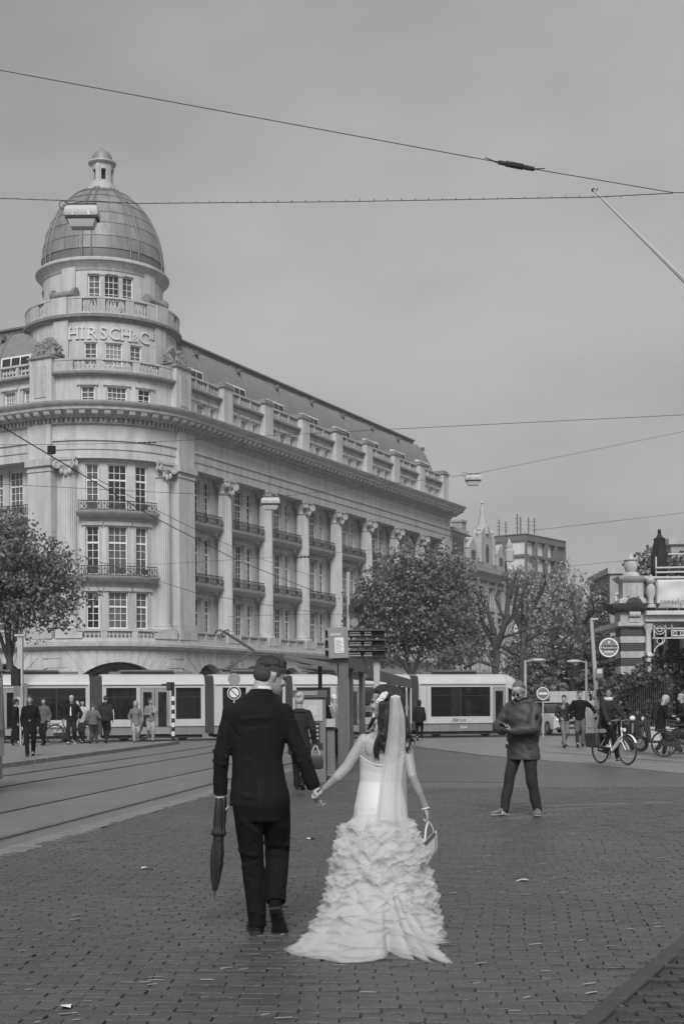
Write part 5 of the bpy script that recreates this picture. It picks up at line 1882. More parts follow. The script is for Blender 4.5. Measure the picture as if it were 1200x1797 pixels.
# stop panel on top of the shelter post
PP = 27.8
ip = root('stop_panel', W(594, 1155, PP), 'light grey stop panel with a white timetable on the thick post', 'sign')
a, c = W(577, 1155, PP), W(612, 1101, PP)
Mx = Matrix.Translation(ip.location) @ Matrix.Rotation(math.radians(-2.0), 4, 'Y') @ Matrix.Translation(-ip.location)
ob('panel', MB().box(a.x, c.x, PP - .06, PP + .06, a.z, c.z, Mx), PANELG, ip)
a2, c2 = W(588, 1146, PP), W(604, 1119, PP)
ob('timetable', MB().box(a2.x, c2.x, PP - .067, PP - .0605, a2.z, c2.z, Mx), PAPER, ip)
ln = MB()
for k in range(9):
    z = a2.z + .03 + k * .03
    ln.box(a2.x + .02, c2.x - .02 - .03 * (k % 3), PP - .071, PP - .0675, z, z + .007, Mx)
ob('timetable_line', ln, MIDGREY, ip)
a3, c3 = W(581, 1116, PP), W(600, 1111, PP)
ob('title_strip', MB().box(a3.x, c3.x, PP - .066, PP - .0605, a3.z, c3.z, Mx), LTGREY, ip)
# ticket machine
TMD = 25.2
tm = root('ticket_machine', (W(546, 1233, TMD).x, TMD, 0), 'grey ticket machine with a white upper panel beside the shelter post', 'ticket machine')
def tmb(nm, px0, px1, y0, y1, da, db_, m, dz=0):
    p, q = W(px0, y1, TMD), W(px1, y0, TMD)
    return ob(nm, MB().box(p.x, q.x, TMD + da, TMD + db_, max(0, p.z), q.z), m, tm)
tmb('housing', 518, 571, 1212, 1373, 0, .7, mat('machine_grey', .16, .45, .1, 3))
tmb('header', 514, 574, 1211, 1224, -.05, -.002, DKSTEEL)
o = tmb('header_strip', 523, 557, 1213.5, 1219.5, -.058, -.051, LTGREY)
hs = text_mesh('kaartautomaat', .07, .002, 'CENTER')
o2 = ob('lettering', hs, DKSTEEL, tm)
o2.location = W(540, 1219, TMD - .062) - offs(tm) + Vector((0, 0, .015))
o2.rotation_euler = (PI / 2, 0, 0)
tmb('screen_panel', 520, 566, 1228, 1265, -.02, -.002, LTGREY)
tmb('screen', 540, 556, 1238, 1256, -.027, -.021, mat('pale_screen', .5, .3, .05))
tmb('keypad', 549, 561, 1268, 1302, -.03, -.002, BLACK)
for k in range(4):
    tmb('slot', 551, 559, 1273 + k * 7, 1276 + k * 7, -.037, -.031, LTGREY)
tmb('tray', 545, 566, 1304, 1313, -.04, -.002, BLACK)
tmb('perforated_side', 574, 587, 1277, 1362, .2, .6, PANELG)
pf = MB()
for i in range(5):
    for j in range(26):
        p = W(575.5 + i * 2.4, 1281 + j * 3.1, TMD)
        pf.box(p.x, p.x + .014, TMD + .19, TMD + .199, p.z, p.z + .018)
ob('perforation', pf, DKSTEEL, tm)
tmb('shelf', 570, 588, 1262, 1276, .1, .7, LTGREY)

# ------------------------------------------------------------------ signs, lights and poles
ss = root('double_sign', G(37, 1312), 'pair of blank grey sign panels on a leaning post at the left', 'sign')
q = ss.location
ob('post', MB().tube([q, W(36, 1240, q.y), W(39, 1202, q.y)], .035, 6), LTGREY, ss)
ds = q.y - .04
for x0, x1, sl in ((27, 38, -.2), (38.5, 49, .2)):
    a, c = W(x0, 1222, ds), W(x1, 1198, ds)
    ob('panel', MB().add([(a.x, ds + sl, a.z), (c.x, ds - sl * .2, a.z - .03), (c.x, ds - sl * .2, c.z - .03), (a.x, ds + sl, c.z), (a.x, ds + sl + .03, a.z), (c.x, ds - sl * .2 + .03, a.z - .03), (c.x, ds - sl * .2 + .03, c.z - .03), (a.x, ds + sl + .03, c.z)],
                        [(0, 1, 2, 3), (7, 6, 5, 4), (0, 4, 5, 1), (1, 5, 6, 2), (2, 6, 7, 3), (3, 7, 4, 0)]), PANELG, ss)
q = Vector((W(304, 1233, 50).x, 50, 0))
tl = root('traffic_light', q, 'tram signal on a black and white banded post before the tram', 'traffic light')
for k in range(10):
    y0, y1 = 1299 - k * 7.7, 1299 - (k + 1) * 7.7
    ob('band', MB().tube([(q.x, q.y, zat(y0, q.y, 304) if k else 0), (q.x, q.y, zat(y1, q.y, 304))], .065, 10), WHITE if k % 2 else BLACK, tl)
ob('pole_top', MB().tube([(q.x, q.y, zat(1222, q.y, 304)), (q.x, q.y, zat(1197, q.y, 304))], .06, 8), BLACK, tl)
a, c = W(293, 1212, q.y), W(301, 1197, q.y)
hd = ob('signal_head', MB().box(a.x, c.x, q.y - .12, q.y + .12, a.z, c.z).box(a.x - .2, a.x, q.y - .05, q.y + .02, c.z - .14, c.z - .06), BLACK, tl)
for k in range(2):
    ob('lens', MB().tube([((a.x + c.x) / 2, q.y - .14, a.z + .1 + .16 * k), ((a.x + c.x) / 2, q.y - .121, a.z + .1 + .16 * k)], .06, 12), UNDER, hd)
q = G(411, 1310)
rs = root('round_traffic_signs', q, 'two round traffic signs on one post, lower one with a diagonal bar', 'sign')
ob('post', MB().tube([q, W(411, 1182, q.y)], .035, 6), LTGREY, rs)
c = W(411, 1192, q.y - .06)
ob('blank_disc', MB().tube([c, c + Vector((0, .03, 0))], .22, 24), PANELG, rs)
c = W(411, 1216, q.y - .06)
o = ob('sign_disc', MB().tube([c, c + Vector((0, .03, 0))], .24, 24), WHITE, rs)
ob('sign_ring', MB().loft([[c + Vector((r * math.cos(t * PI / 12), y, r * math.sin(t * PI / 12))) for t in range(24)] for r, y in ((.165, -.006), (.215, -.006), (.215, -.001), (.165, -.001))], False), BLACK, o).location = (0, 0, 0)
ob('sign_bar', MB().bar(c + Vector((-.12, -.005, .12)), c + Vector((.12, -.005, -.12)), .03, .006, (0, 1, 0)), BLACK, o).location = (0, 0, 0)
q = Vector((W(952, 1233, 55).x, 55, 0))
ne = root('no_entry_sign', q, 'round no entry sign with a pale bar behind the phone man', 'sign')
ob('post', MB().tube([q, W(952, 1212, 55)], .035, 6), LTGREY, ne)
c = W(952, 1217, 54.9)
o = ob('sign_disc', MB().tube([c, c + Vector((0, .04, 0))], .27, 24), MIDGREY, ne)
ob('rim', MB().loft([[c + Vector((r * math.cos(t * PI / 12), y, r * math.sin(t * PI / 12))) for t in range(24)] for r, y in ((.23, -.006), (.27, -.006), (.27, -.001), (.23, -.001))], False), WHITE, o).location = (0, 0, 0)
ob('bar', MB().box(c.x - .18, c.x + .18, c.y - .008, c.y - .001, c.z - .045, c.z + .045), WHITE, o).location = (0, 0, 0)
def lamp_post(px, d, ytop, arms, label, w_=.07, lean=0):
    q = Vector((W(px, 1233, d).x, d, 0))
    t = root('street_lamp', q, label, 'street lamp')
    tp_ = W(px + lean, ytop, d)
    ob('pole', MB().tube([q, q.lerp(tp_, .5), tp_], [w_ * 1.3, w_, w_ * .8], 8), LTGREY, t)
    for dx in arms:
        a, c = W(px + lean, ytop + 2, d), W(px + lean + dx, ytop - 1, d)
        ob('arm', MB().tube([a, c], .03, 6), LTGREY, t)
        s = 1 if dx > 0 else -1
        ob('lantern', MB().ell(c + Vector((s * .25, 0, -.02)), (.35, .14, .09), 12, 6), LTGREY, t)
    return t
lamp_post(921, 62, 1159, [14], 'street lamp with one arm over the tram nose')
lamp_post(1028, 58, 1161, [-11], 'pale street lamp with one arm behind the walking men', .06)
q = Vector((W(1047, 1233, 60).x, 60, 0))
lp = root('leaning_pole', q, 'tall pale leaning pole left of the round beer sign', 'pole')
ob('shaft', MB().tube([q, W(1047, 1233, 60), W(1037, 1087, 60)], [.12, .11, .08], 8), LTGREY, lp)
ob('cap', MB().box(W(1037, 1087, 60).x - .05, W(1037, 1087, 60).x + .3, 59.9, 60.1, W(1037, 1087, 60).z - .03, W(1037, 1087, 60).z + .06), LTGREY, lp)
ob('signal_box', MB().box(W(1045, 1233, 60).x, W(1052, 1233, 60).x, 59.7, 59.9, zat(1222, 60, 1047), zat(1210, 60, 1047)), BLACK, lp)
c = W(1051, 1180, 59.8)
sq_ = root('square_sign', c, 'small square sign with pale pictogram fixed to the leaning pole', 'sign')
ob('plate', MB().box(-.17, .17, -.03, .03, -.24, .2), PANELG, sq_, local=True)
ob('pictogram', MB().box(-.11, .11, -.038, -.031, -.05, .1).ell((0, -.034, .1), (.1, .004, .05), 10, 5), WHITE, sq_, local=True)
# signal pole beside the plane tree
q = Vector((W(611, 1233, 50).x, 50, 0))
sp2 = root('signal_pole', q, 'slim pale pole with a dark loudspeaker beside the plane tree', 'pole')
ob('pole', MB().tube([q, W(611, 1004, 50)], .055, 8), LTGREY, sp2)
c = W(619, 1066, 49.9)
ob('loudspeaker', MB().box(c.x - .16, c.x + .18, 49.75, 50.1, c.z - .2, c.z + .1).tube([c + Vector((.1, -.15, -.05)), c + Vector((.3, -.3, -.08))], [.08, .2], 12), BLACK, sp2)
c = W(622, 1092, 49.9)
ob('mirror_disc', MB().tube([c, c + Vector((.01, .03, 0))], .16, 16), PANELG, sp2)
q = Vector((W(37, 1233, 52).x, 52, 0))
sp3 = root('slim_pole', q, 'pale square pole standing under the left plane tree', 'pole')
ob('pole', MB().box(q.x - .1, q.x + .1, 51.9, 52.1, 0, zat(1115, 52, 37)).box(q.x - .2, q.x + .2, 51.85, 52.15, zat(1117, 52, 37), zat(1113, 52, 37)), LTGREY, sp3)
# long pole from a facade, top right
A, B = W(1041, 334, 30), W(1206, 497, 23)
fp = root('flag_pole', B, 'long pale flag pole slanting in from the right edge against the sky', 'pole')
ob('shaft', MB().tube([A, B], [.022, .05], 8), LTGREY, fp)
ob('finial', MB().ell(A + (A - B).normalized() * .04, (.05, .05, .04), 10, 6), BLACK, fp)
ob('pulley', MB().tube([A.lerp(B, .03), A.lerp(B, .03) + Vector((.04, 0, .1))], .01, 4), BLACK, fp)
# ------------------------------------------------------------------ overhead wires
def wire(label, pts, r, m=IRON, name='overhead_wire', sag=0):
    P_ = [W(*p) for p in pts]
    out = []
    for a, c in zip(P_, P_[1:]):
        for k in range(8):
            t = k / 8
            out.append(a.lerp(c, t) - ZV * (sag * 4 * t * (1 - t)))
    out.append(P_[-1])
    t = root(name, out[0], label, 'wire', 'overhead wires')
    ob('cable', MB().tube(out, r * (.62 if P_[0].z < 30 and r < .0165 else 1), 5), m, t)
    return t
wire('upper sloping cable from the top left with a long insulator', [(-60, 112, 20), (865, 283, 21)], .011)
wire('end of the sloping cable right of the long insulator', [(938, 297, 21.2), (1180, 338, 22), (1300, 338, 23)], .011)
w2 = wire('nearly level cable across the sky that carries the near lamp', [(-60, 346, 27.5), (115, 352, 28), (240, 357, 28), (600, 354, 27), (1040, 346, 25), (1180, 339, 22.2)], .013)
kn_ = MB()
for k in range(46):
    px = k * 24 + 8
    y = 352 + (px - 115) * .03 if px < 240 else 357 - (px - 240) * .0135
    d = 28 if px < 240 else 28 - (px - 240) / 800 * 3
    kn_.box(-.009, .009, -.011, .011, -.004, .022, Matrix.Translation(W(px, y, d)))
ob('cable_clip', kn_, IRON, w2, kind='stuff')
wire('thick contact wire falling from the left edge across the facade', [(-30, 728, 18.5), (265, 905, 28), (420, 985, 38), (560, 1041, 48)], .016)
wire('second contact wire just above the thick one', [(160, 835, 23), (300, 908, 30), (440, 975, 40), (545, 1010, 49)], .010)
wire('thin span wire over the frieze with a small strain clamp', [(-30, 781, 45), (240, 778, 45), (300, 774, 44), (650, 755, 43), (1260, 725, 40)], .013)
wire('thin wire with two hung lamps across the columns and sky', [(-30, 848, 45), (240, 862, 46), (475, 873, 47), (620, 857, 53), (830, 832, 62), (1260, 745, 70)], .014)
wire('thin wire crossing the lower windows toward the shelter', [(95, 960, 40), (345, 1041, 42), (470, 1062, 44), (570, 1077, 45)], .013)
wire('thin wire in the sky above the dark block', [(935, 931, 70), (1260, 893, 66)], .016)
wire('thin wire ending at the pillar top', [(985, 995, 72), (1095, 984, 70), (1260, 960, 68)], .014)
wire('span wire at mid column height ending in the plane tree', [(-30, 985, 48), (280, 990, 48), (530, 975, 50), (700, 960, 60)], .010)
wire('low span wire between columns and display board', [(400, 1082, 46), (520, 1078, 47), (660, 1078, 52)], .011)
c0_, c1_ = W(865, 283, 21), W(938, 297, 21.2)
ins = root('wire_insulator', c0_, 'long dark strain insulator hanging in the sloping cable', 'insulator')
dv = (c1_ - c0_)
b = MB().tube([c0_, c0_ + dv * .12, c0_ + dv * .13, c0_ + dv * .3, c0_ + dv * .31, c0_ + dv * .42], [.012, .018, .036, .036, .05, .045], 8)
for k in range(7):
    t = .43 + k * .045
    b.tube([c0_ + dv * t, c0_ + dv * (t + .015)], .052, 8)
b.tube([c0_ + dv * .42, c0_ + dv * .75], .028, 6).tube([c0_ + dv * .75, c0_ + dv * .76, c0_ + dv * .97, c1_], [.03, .042, .036, .012], 8)
ob('body', b, UNDER, ins)
ob('tie', MB().tube([c0_ + Vector((-.13, 0, .06)), c0_ + dv * .04], .009, 4).tube([c1_ + Vector((.16, 0, .01)), c1_ - dv * .04], .009, 4), UNDER, ins)
for lab, pts, r in (('small insulator on the thick contact wire at the left', ((91, 783), (91, 797)), .07), ('small clamp on the span wire over the frieze', ((243, 777), (277, 776)), .03),
                    ('small clamp on the wire at mid column height', ((520, 978), (546, 977)), .035)):
    d = 21 if '91' in str(pts) else 45
    a, c = W(*pts[0], d), W(*pts[1], d)
    t = root('wire_clamp', a, lab, 'insulator')
    b = MB()
    for k in range(4):
        b.tube([a.lerp(c, k / 4), a.lerp(c, k / 4 + .15)], r, 8)
    b.tube([a, c], r * .4, 6)
    ob('body', b, UNDER, t)
# hung street lamps
LGL = mat('lamp_glass', .42, .2, .1, 4)
def hung(px, py, wpx, d, label):
    s = wpx / F * d / .62
    t = root('hanging_lamp', W(px, py, d), label, 'street lamp', 'lamps hung from cables')
    prof = lambda w0, y0, z: [(-w0, -y0, z), (w0, -y0, z), (w0, y0, z), (-w0, y0, z)]
    f = lambda rings: [[Vector(p) * s for p in r] for r in rings]
    ob('housing', MB().loft(f([prof(.31, .15, -.04), prof(.32, .16, .02), prof(.30, .15, .12), prof(.24, .12, .155)])), LTGREY, t, local=True)
    ob('rim', MB().loft(f([prof(.30, .15, -.09), prof(.31, .155, -.042)])), UNDER, t, local=True)
    ob('glass', MB().loft(f([prof(.19, .1, -.25), prof(.21, .11, -.24), prof(.27, .13, -.092)])), LGL, t, local=True)
    for x in (-.15, .15):
        ob('clasp', MB().box((x - .025) * s, (x + .025) * s, -.17 * s, -.15 * s, -.05 * s, .03 * s), STEEL, t, local=True)
    ob('hanger', MB().bar((-.27 * s, 0, .22 * s), (.27 * s, 0, .22 * s), .02 * s).bar((-.1 * s, 0, .15 * s), (-.1 * s, 0, .24 * s), .03 * s).bar((.1 * s, 0, .15 * s), (.1 * s, 0, .24 * s), .03 * s), UNDER, t, local=True)
    ob('cable_loop', MB().tube([((-.36 + .08 * math.cos(a * PI / 6)) * s, 0, (.2 + .08 * math.sin(a * PI / 6)) * s) for a in range(12)] + [(-.25 * s, 0, .14 * s)], .008 * s, 4), UNDER, t, local=True)
hung(145, 378, 57, 28, 'large lamp hung from the upper cable in front of the dome')
hung(830, 841, 27, 62, 'small pale lamp hung against the sky right of the cornice')
hung(475, 882, 32, 47, 'pale lamp hung in front of the third column')
# ------------------------------------------------------------------ vehicles
def wheel(t, c, r, tyre, ax=(0, 1, 0), spokes=18, rimm=None, name='wheel'):
    c = Vector(c)
    n = 28
    ring = [c + Vector((r * math.cos(i * 2 * PI / n), 0, r * math.sin(i * 2 * PI / n))) for i in range(n + 1)]
    o = ob(name, MB().tube(ring, tyre, 6, cap=False), RUBBER, t, local=True)
    ring2 = [c + Vector(((r - tyre * 1.4) * math.cos(i * 2 * PI / n), 0, (r - tyre * 1.4) * math.sin(i * 2 * PI / n))) for i in range(n + 1)]
    ob('rim', MB().tube(ring2, tyre * .6, 5, cap=False), rimm or STEEL, o, local=True)
    b = MB()
    for i in range(spokes):
        a = i * 2 * PI / spokes
        b.bar(c + Vector((.02 * math.cos(a + .8), (.02 if i % 2 else -.02), .02 * math.sin(a + .8))), c + Vector(((r - tyre) * math.cos(a), 0, (r - tyre) * math.sin(a))), .003)
    b.tube([c + Vector((0, -.035, 0)), c + Vector((0, .035, 0))], .025, 8)
    ob('spokes', b, STEEL, o, local=True)
    return o
def bicycle(loc, rz, label, fm, pannier=False, group='bicycles', size=1.0, rimm=None):
    """x forwards, wheels at x 0 and 1.1"""
    t = root('bicycle', loc, label, 'bicycle', group, rz)
    r = .345 * size
    wheel(t, (0, 0, r), r, .02, rimm=rimm)
    wheel(t, (1.1, 0, r), r, .02, rimm=rimm)
    b = MB()
    bb, st, hd0, hd1 = Vector((.46, 0, .29)), Vector((.27, 0, .84)), Vector((.90, 0, .60)), Vector((.86, 0, .88))
    for p, q, w in (((bb), st, .018), (bb, hd0, .024), (bb + Vector((.06, 0, .10)), hd0 + Vector((-.02, 0, .1)), .018), (hd0, hd1, .022)):
        b.tube([p, q], w, 8)
    for sy in (-.05, .05):
        b.tube([bb + Vector((0, sy * .5, 0)), (0, sy, r)], .011, 6)
        b.tube([st.lerp(bb, .25) + Vector((0, sy * .3, 0)), (0, sy, r)], .009, 6)
        b.tube([hd0 + Vector((0, sy, -.03)), (.98, sy, .5), (1.1, sy, r)], .013, 6)
    ob('frame', b, fm, t, local=True)
    hb = MB().tube([hd1, hd1 + Vector((.0, 0, .16))], .014, 6)
    for sy in (-1, 1):
        hb.tube([hd1 + Vector((0, 0, .16)), hd1 + Vector((.05, sy * .12, .19)), hd1 + Vector((0, sy * .26, .17)), hd1 + Vector((-.18, sy * .29, .14))], .012, 6)
    ob('handlebar', hb, STEEL, t, local=True)
    ob('grip', MB().tube([hd1 + Vector((-.06, -.275, .16)), hd1 + Vector((-.19, -.29, .14))], .019, 6).tube([hd1 + Vector((-.06, .275, .16)), hd1 + Vector((-.19, .29, .14))], .019, 6), BLACK, t, local=True)
    ob('saddle', MB().loft([[(x, w * math.cos(k * PI / 4), .95 + dz + .035 * math.sin(k * PI / 4)) for k in range(8)] for x, w, dz in ((.10, .05, .01), (.16, .1, .02), (.26, .085, .0), (.36, .035, .0), (.42, .02, -.01))]), BLACK, t, local=True)
    ob('seat_post', MB().tube([st, (.24, 0, .94)], .013, 6), STEEL, t, local=True)
    for x, a0, a1 in ((0, .3, 2.9), (1.1, .5, 2.6)):
        g = [Vector((x + (r + .035) * math.cos(a0 + (a1 - a0) * i / 14), 0, r + (r + .035) * math.sin(a0 + (a1 - a0) * i / 14))) for i in range(15)]
        mg = MB()
        mg.loft([[p + Vector((0, -.028, 0)), p + Vector((0, .028, 0))] for p in g], False, False)
        ob('mudguard', mg, fm, t, local=True)
    ob('chain_guard', MB().loft([[(x, -.05, z + s) for s in (-h, h)] for x, z, h in ((-.05, r, .05), (.2, .32, .07), (.5, .29, .1))], False, False), BLACK, t, local=True)
    rk = MB().bar((-.3, 0, .72), (.22, 0, .74), .1, .012)
    for sy in (-.06, .06):
        rk.tube([(-.2, sy, .72), (0, sy, r)], .006, 5)
    ob('rack', rk, DKSTEEL, t, local=True)
    cr = MB().tube([bb + Vector((0, -.06, 0)), bb + Vector((0, .06, 0))], .03, 8)
    cr.bar(bb + Vector((0, -.08, 0)), bb + Vector((.06, -.08, -.16)), .02).bar(bb + Vector((0, .08, 0)), bb + Vector((-.06, .08, .16)), .02)
    cr.box(.46 + .01, .46 + .12, -.18, -.08, .115, .14).box(.46 - .11, .46, .08, .18, .435, .46)
    ob('crank', cr, STEEL, t, local=True)
    hl = MB().tube([hd1 + Vector((.06, 0, -.05)), hd1 + Vector((.13, 0, -.05))], [.03, .045], 10)
    ob('headlight', hl, WHITE, t, local=True)
    if pannier:
        for sy in (-1, 1):
            pn = MB().loft([[(x, sy * (.07 + w * (.5 + .5 * math.cos(k * PI / 4)) * 1), z + .0 * k) for k in range(1)] for x, w, z in ()]) if False else MB()
            y0, y1 = (.075, .22) if sy > 0 else (-.22, -.075)
            pn.loft([[(-.36 + i_, y0 + i_ * .3, z), (.12 - i_, y0 + i_ * .3, z), (.12 - i_, y1 - i_ * .3, z), (-.36 + i_, y1 - i_ * .3, z)] for z, i_ in ((.38, .05), (.42, .01), (.68, 0), (.73, .03))])
            p_ = ob('pannier', pn, mat('pannier_canvas', .05, .7, .25, 8, .3), t, local=True)
            md = p_.modifiers.new('bevel', 'BEVEL')
            md.width = .02
            md.segments = 2
            yf = -.225 if sy < 0 else .221
            ob('flap', MB().box(-.35, .11, min(yf, yf + .004), max(yf, yf + .004), .58, .72), UNDER, p_, local=True)
    return t
CYM = mat('white_bicycle_paint', .78, .35, .06, 5)
gq = G(1068, 1341)
CYC_RZ = math.radians(-66)
CYC = bicycle(G(1053, 1338.5), CYC_RZ, 'white bicycle with dark panniers ridden by the woman in a scarf', CYM, True, None)
DKB = mat('black_bicycle_paint', .025, .4, .2, 5)
q = G(111, 1306)
bicycle((q.x + .0, 48.5, .075), math.radians(8), 'dark bicycle parked in front of the tram among the pedestrians', DKB, rimm=DKSTEEL)
def scooter(loc, rz, label, m, group='motor scooters'):
    t = root('scooter', loc, label, 'scooter', group, rz)
    for x in (0, 1.25):
        o = ob('wheel', MB().tube([(x + .19 * math.cos(i * PI / 12), 0, .25 + .19 * math.sin(i * PI / 12)) for i in range(25)], .06, 8, cap=False), RUBBER, t, local=True)
        ob('rim', MB().tube([(x, -.04, .25), (x, .04, .25)], .14, 16), STEEL, o, local=True)
    el = lambda x, z, w, h, n=12: [(x, w * math.cos(k * 2 * PI / n), z + h * math.sin(k * 2 * PI / n)) for k in range(n)]
    ob('rear_body', MB().loft([el(-.35, .62, .03, .04), el(-.28, .6, .12, .12), el(-.05, .58, .19, .17), el(.2, .52, .19, .19), el(.42, .42, .15, .16), el(.48, .38, .1, .1)]), m, t, local=True)
    ob('footboard', MB().box(.4, 1.0, -.17, .17, .27, .34), UNDER, t, local=True)
    fs = []
    for x, z, w, d in ((.98, .3, .18, .05), (1.02, .55, .22, .08), (1.06, .8, .2, .1), (1.08, .98, .12, .08)):
        fs.append([(x + d * math.cos(k * PI / 6) * .8, w * math.sin(k * PI / 6), z) for k in range(12)])
    ob('front_shield', MB().loft(fs), m, t, local=True)
    ob('front_mudguard', MB().loft([[(1.25 + .29 * math.cos(a), s * .07, .25 + .29 * math.sin(a)) for s in (-1, 1)] for a in [.2 + i * .25 for i in range(10)]], False, False), m, t, local=True)
    ob('seat', MB().loft([el(-.35, .8, .08, .03), el(-.2, .8, .16, .06), el(.1, .78, .16, .05), el(.35, .76, .1, .04)]), BLACK, t, local=True)
    ob('fork', MB().tube([(1.1, 0, .9), (1.2, 0, .45), (1.25, .07, .25)], .03, 6), STEEL, t, local=True)
    hb = MB().tube([(1.05, -.33, 1.04), (1.08, -.1, 1.05), (1.08, .1, 1.05), (1.05, .33, 1.04)], .018, 6)
    ob('handlebar', hb, BLACK, t, local=True)
    ob('headlight', MB().ell((1.16, 0, .98), (.06, .09, .08), 12, 8), WHITE, t, local=True)
    for s in (-1, 1):
        o = ob('mirror', MB().tube([(1.05, s * .22, 1.05), (1.0, s * .33, 1.25)], .008, 4).ell((1.0, s * .35, 1.28), (.02, .07, .05), 8, 6), BLACK, t, local=True)
    ob('exhaust', MB().tube([(.3, -.15, .2), (-.2, -.2, .28), (-.4, -.2, .32)], [.03, .05, .05], 8), STEEL, t, local=True)
    ob('stand', MB().bar((.4, -.1, .28), (.3, -.16, 0), .025).bar((.4, .1, .28), (.3, .16, 0), .025), STEEL, t, local=True)
    return t
SCM = mat('scooter_dark_paint', .03, .3, .2, 4)
SCP = mat('scooter_pale_paint', .4, .35, .1, 4)
q = G(1141, 1316)
scooter((q.x - .1, q.y + 1.2, 0), math.radians(-112), 'motor scooter with pale shield facing the camera at the planter', SCM)
q = G(1200, 1322)
scooter((q.x + .1, q.y + .6, 0), math.radians(150), 'dark motor scooter cut off by the right edge', SCM)
q = G(1165, 1327)
bicycle((q.x, q.y, 0), math.radians(-14), 'dark bicycle in profile at the right edge before the planter', DKB, False, rimm=DKSTEEL)
# pale estate car waiting behind the walking men
q = Vector((W(972, 1233, 62).x, 62, 0))
car = root('parked_car', q, 'pale estate car half hidden behind the two walking men', 'car', None, math.radians(-78))
CARP = mat('car_pale_paint', .5, .3, .05, 2)
def sec(x, w, z0, z1, k=.92):
    return [(x, -w, z0), (x, w, z0), (x, w, z1 * .6 + z0 * .4), (x, w * k, z1), (x, -w * k, z1), (x, -w, z1 * .6 + z0 * .4)]
ob('body', MB().loft([sec(-2.1, .7, .35, .85), sec(-2.0, .85, .25, .95), sec(-.9, .88, .22, .98), sec(1.2, .88, .22, .96), sec(2.0, .82, .25, .82), sec(2.15, .65, .35, .65)]), CARP, car, local=True)
ob('cabin', MB().loft([sec(-2.0, .72, .94, 1.3, .9), sec(-1.75, .74, .94, 1.46, .85), sec(.1, .74, .94, 1.48, .85), sec(1.0, .72, .94, 1.0, .98)]), TGLASS, car, local=True)
ob('roof', MB().box(-1.8, .15, -.62, .62, 1.465, 1.52), CARP, car, local=True)
for x in (-1.3, 1.35):
    for y in (-.8, .8):
        o = ob('wheel', MB().tube([(x, y - .09, .31), (x, y + .09, .31)], .31, 18), RUBBER, car, local=True)
        ob('rim', MB().tube([(x, y - .1, .31), (x, y + .1, .31)], .19, 14), STEEL, o, local=True)
for y in (-.6, .6):
    ob('headlight', MB().ell((2.1, y, .66), (.06, .16, .09), 10, 6), WHITE, car, local=True)
ob('grille', MB().box(2.12, 2.17, -.4, .4, .45, .62), BLACK, car, local=True)
ob('number_plate', MB().box(2.165, 2.18, -.25, .25, .36, .45), LTGREY, car, local=True)
# pale hoarding at the back of the street
q = Vector((W(1000, 1233, 76).x, 76, 0))
hw_ = root('hoarding', q, 'low pale hoarding across the street behind the walking men', 'fence')
for k in range(5):
    x0 = W(964, 1233, 76).x + k * .52
    ob('panel', MB().box(x0, x0 + .505, 75.95, 76.05, 0, zat(1213, 76, 1000)), LTGREY, hw_)
# litter, pigeon
for i, (px, py, wdt) in enumerate(((261, 1525, .13), (546, 1473, .11), (118, 1768, .08), (915, 1546, .13))):
    g = G(px, py)
    g.z = .008
    t = ob('paper_scrap', MB().loft([[(-wdt / 2 + wdt * a, -.025 + .05 * c, .012 * math.sin(a * 4 + c)) for c in (0, .5, 1)] for a in (0, .25, .5, .75, 1)], False, False), PAPER, None, loc=g, rz=i * .8)
    tag(t, ['crumpled pale paper scrap on the bricks left of the umbrella', 'pale paper scrap on the bricks between groom and dress', 'small pale scrap near the bottom left corner', 'thin pale scrap on the bricks below the phone man'][i], 'litter', 'paper scraps on the paving')
rr = random.Random(77)
fk = MB()
for k in range(150):
    dd_ = rr.uniform(6.2, 17)
    x = rr.uniform(-.25, .27) * dd_
    if not (xl(dd_) + .9 < x < xk(dd_) - .1):
        continue
    w_, l_, an = rr.uniform(.006, .012), rr.uniform(.015, .05), rr.uniform(-.5, .5)
    ca, sa = math.cos(an), math.sin(an)
    fk.add([(x + ca * i * l_ - sa * j * w_, dd_ + sa * i * l_ + ca * j * w_, .0075 + .002 * i) for i, j in ((-1, -1), (1, -.6), (.8, 1), (-.7, .8))], [(0, 1, 2, 3)])
tag(ob('litter', fk, mat('pale_fleck', .34, .8, .3, 3)), 'scattered pale flecks of litter and petals across the brick paving', 'litter', None, 'stuff')
q = G(254, 1306)
pgn = root('pigeon', (q.x, q.y, .075), 'dark pigeon walking on the pavement below the hooded woman', 'pigeon', None, .4)
b = MB().tube([(-.17, 0, .12), (-.08, 0, .15), (.03, 0, .17), (.09, 0, .21), (.11, 0, .26)], [.02, .06, .075, .045, .03], 8, round_=True).ell((.12, 0, .28), (.035, .03, .032), 8, 6).tube([(.14, 0, .28), (.18, 0, .27)], [.012, .004], 5)
b.tube([(0, -.03, .1), (.0, -.03, 0)], .008, 4).tube([(0, .03, .1), (.03, .03, 0)], .008, 4)
ob('body', remesh(b, .012, 1), mat('pigeon_grey', .06, .7, .3, 20), pgn, local=True)
ob('wing', MB().ell((-.04, -.06, .16), (.12, .015, .05), 8, 6).ell((-.04, .06, .16), (.12, .015, .05), 8, 6), UNDER, pgn, local=True)

# ------------------------------------------------------------------ thin haze over the whole square
hz = ob('haze', MB().box(-331, 331, -61, 421, -1.06, 70), None, kind='stuff')
hm_ = bpy.data.materials.new('haze')
hm_.use_nodes = True
hn = hm_.node_tree.nodes
hn.clear()
ho = hn.new('ShaderNodeOutputMaterial')
hv = hn.new('ShaderNodeVolumePrincipled')
hv.inputs['Color'].default_value = (.9, .9, .9, 1)
hv.inputs['Density'].default_value = .0005
hm_.node_tree.links.new(hv.outputs[0], ho.inputs['Volume'])
hz.data.materials.append(hm_)
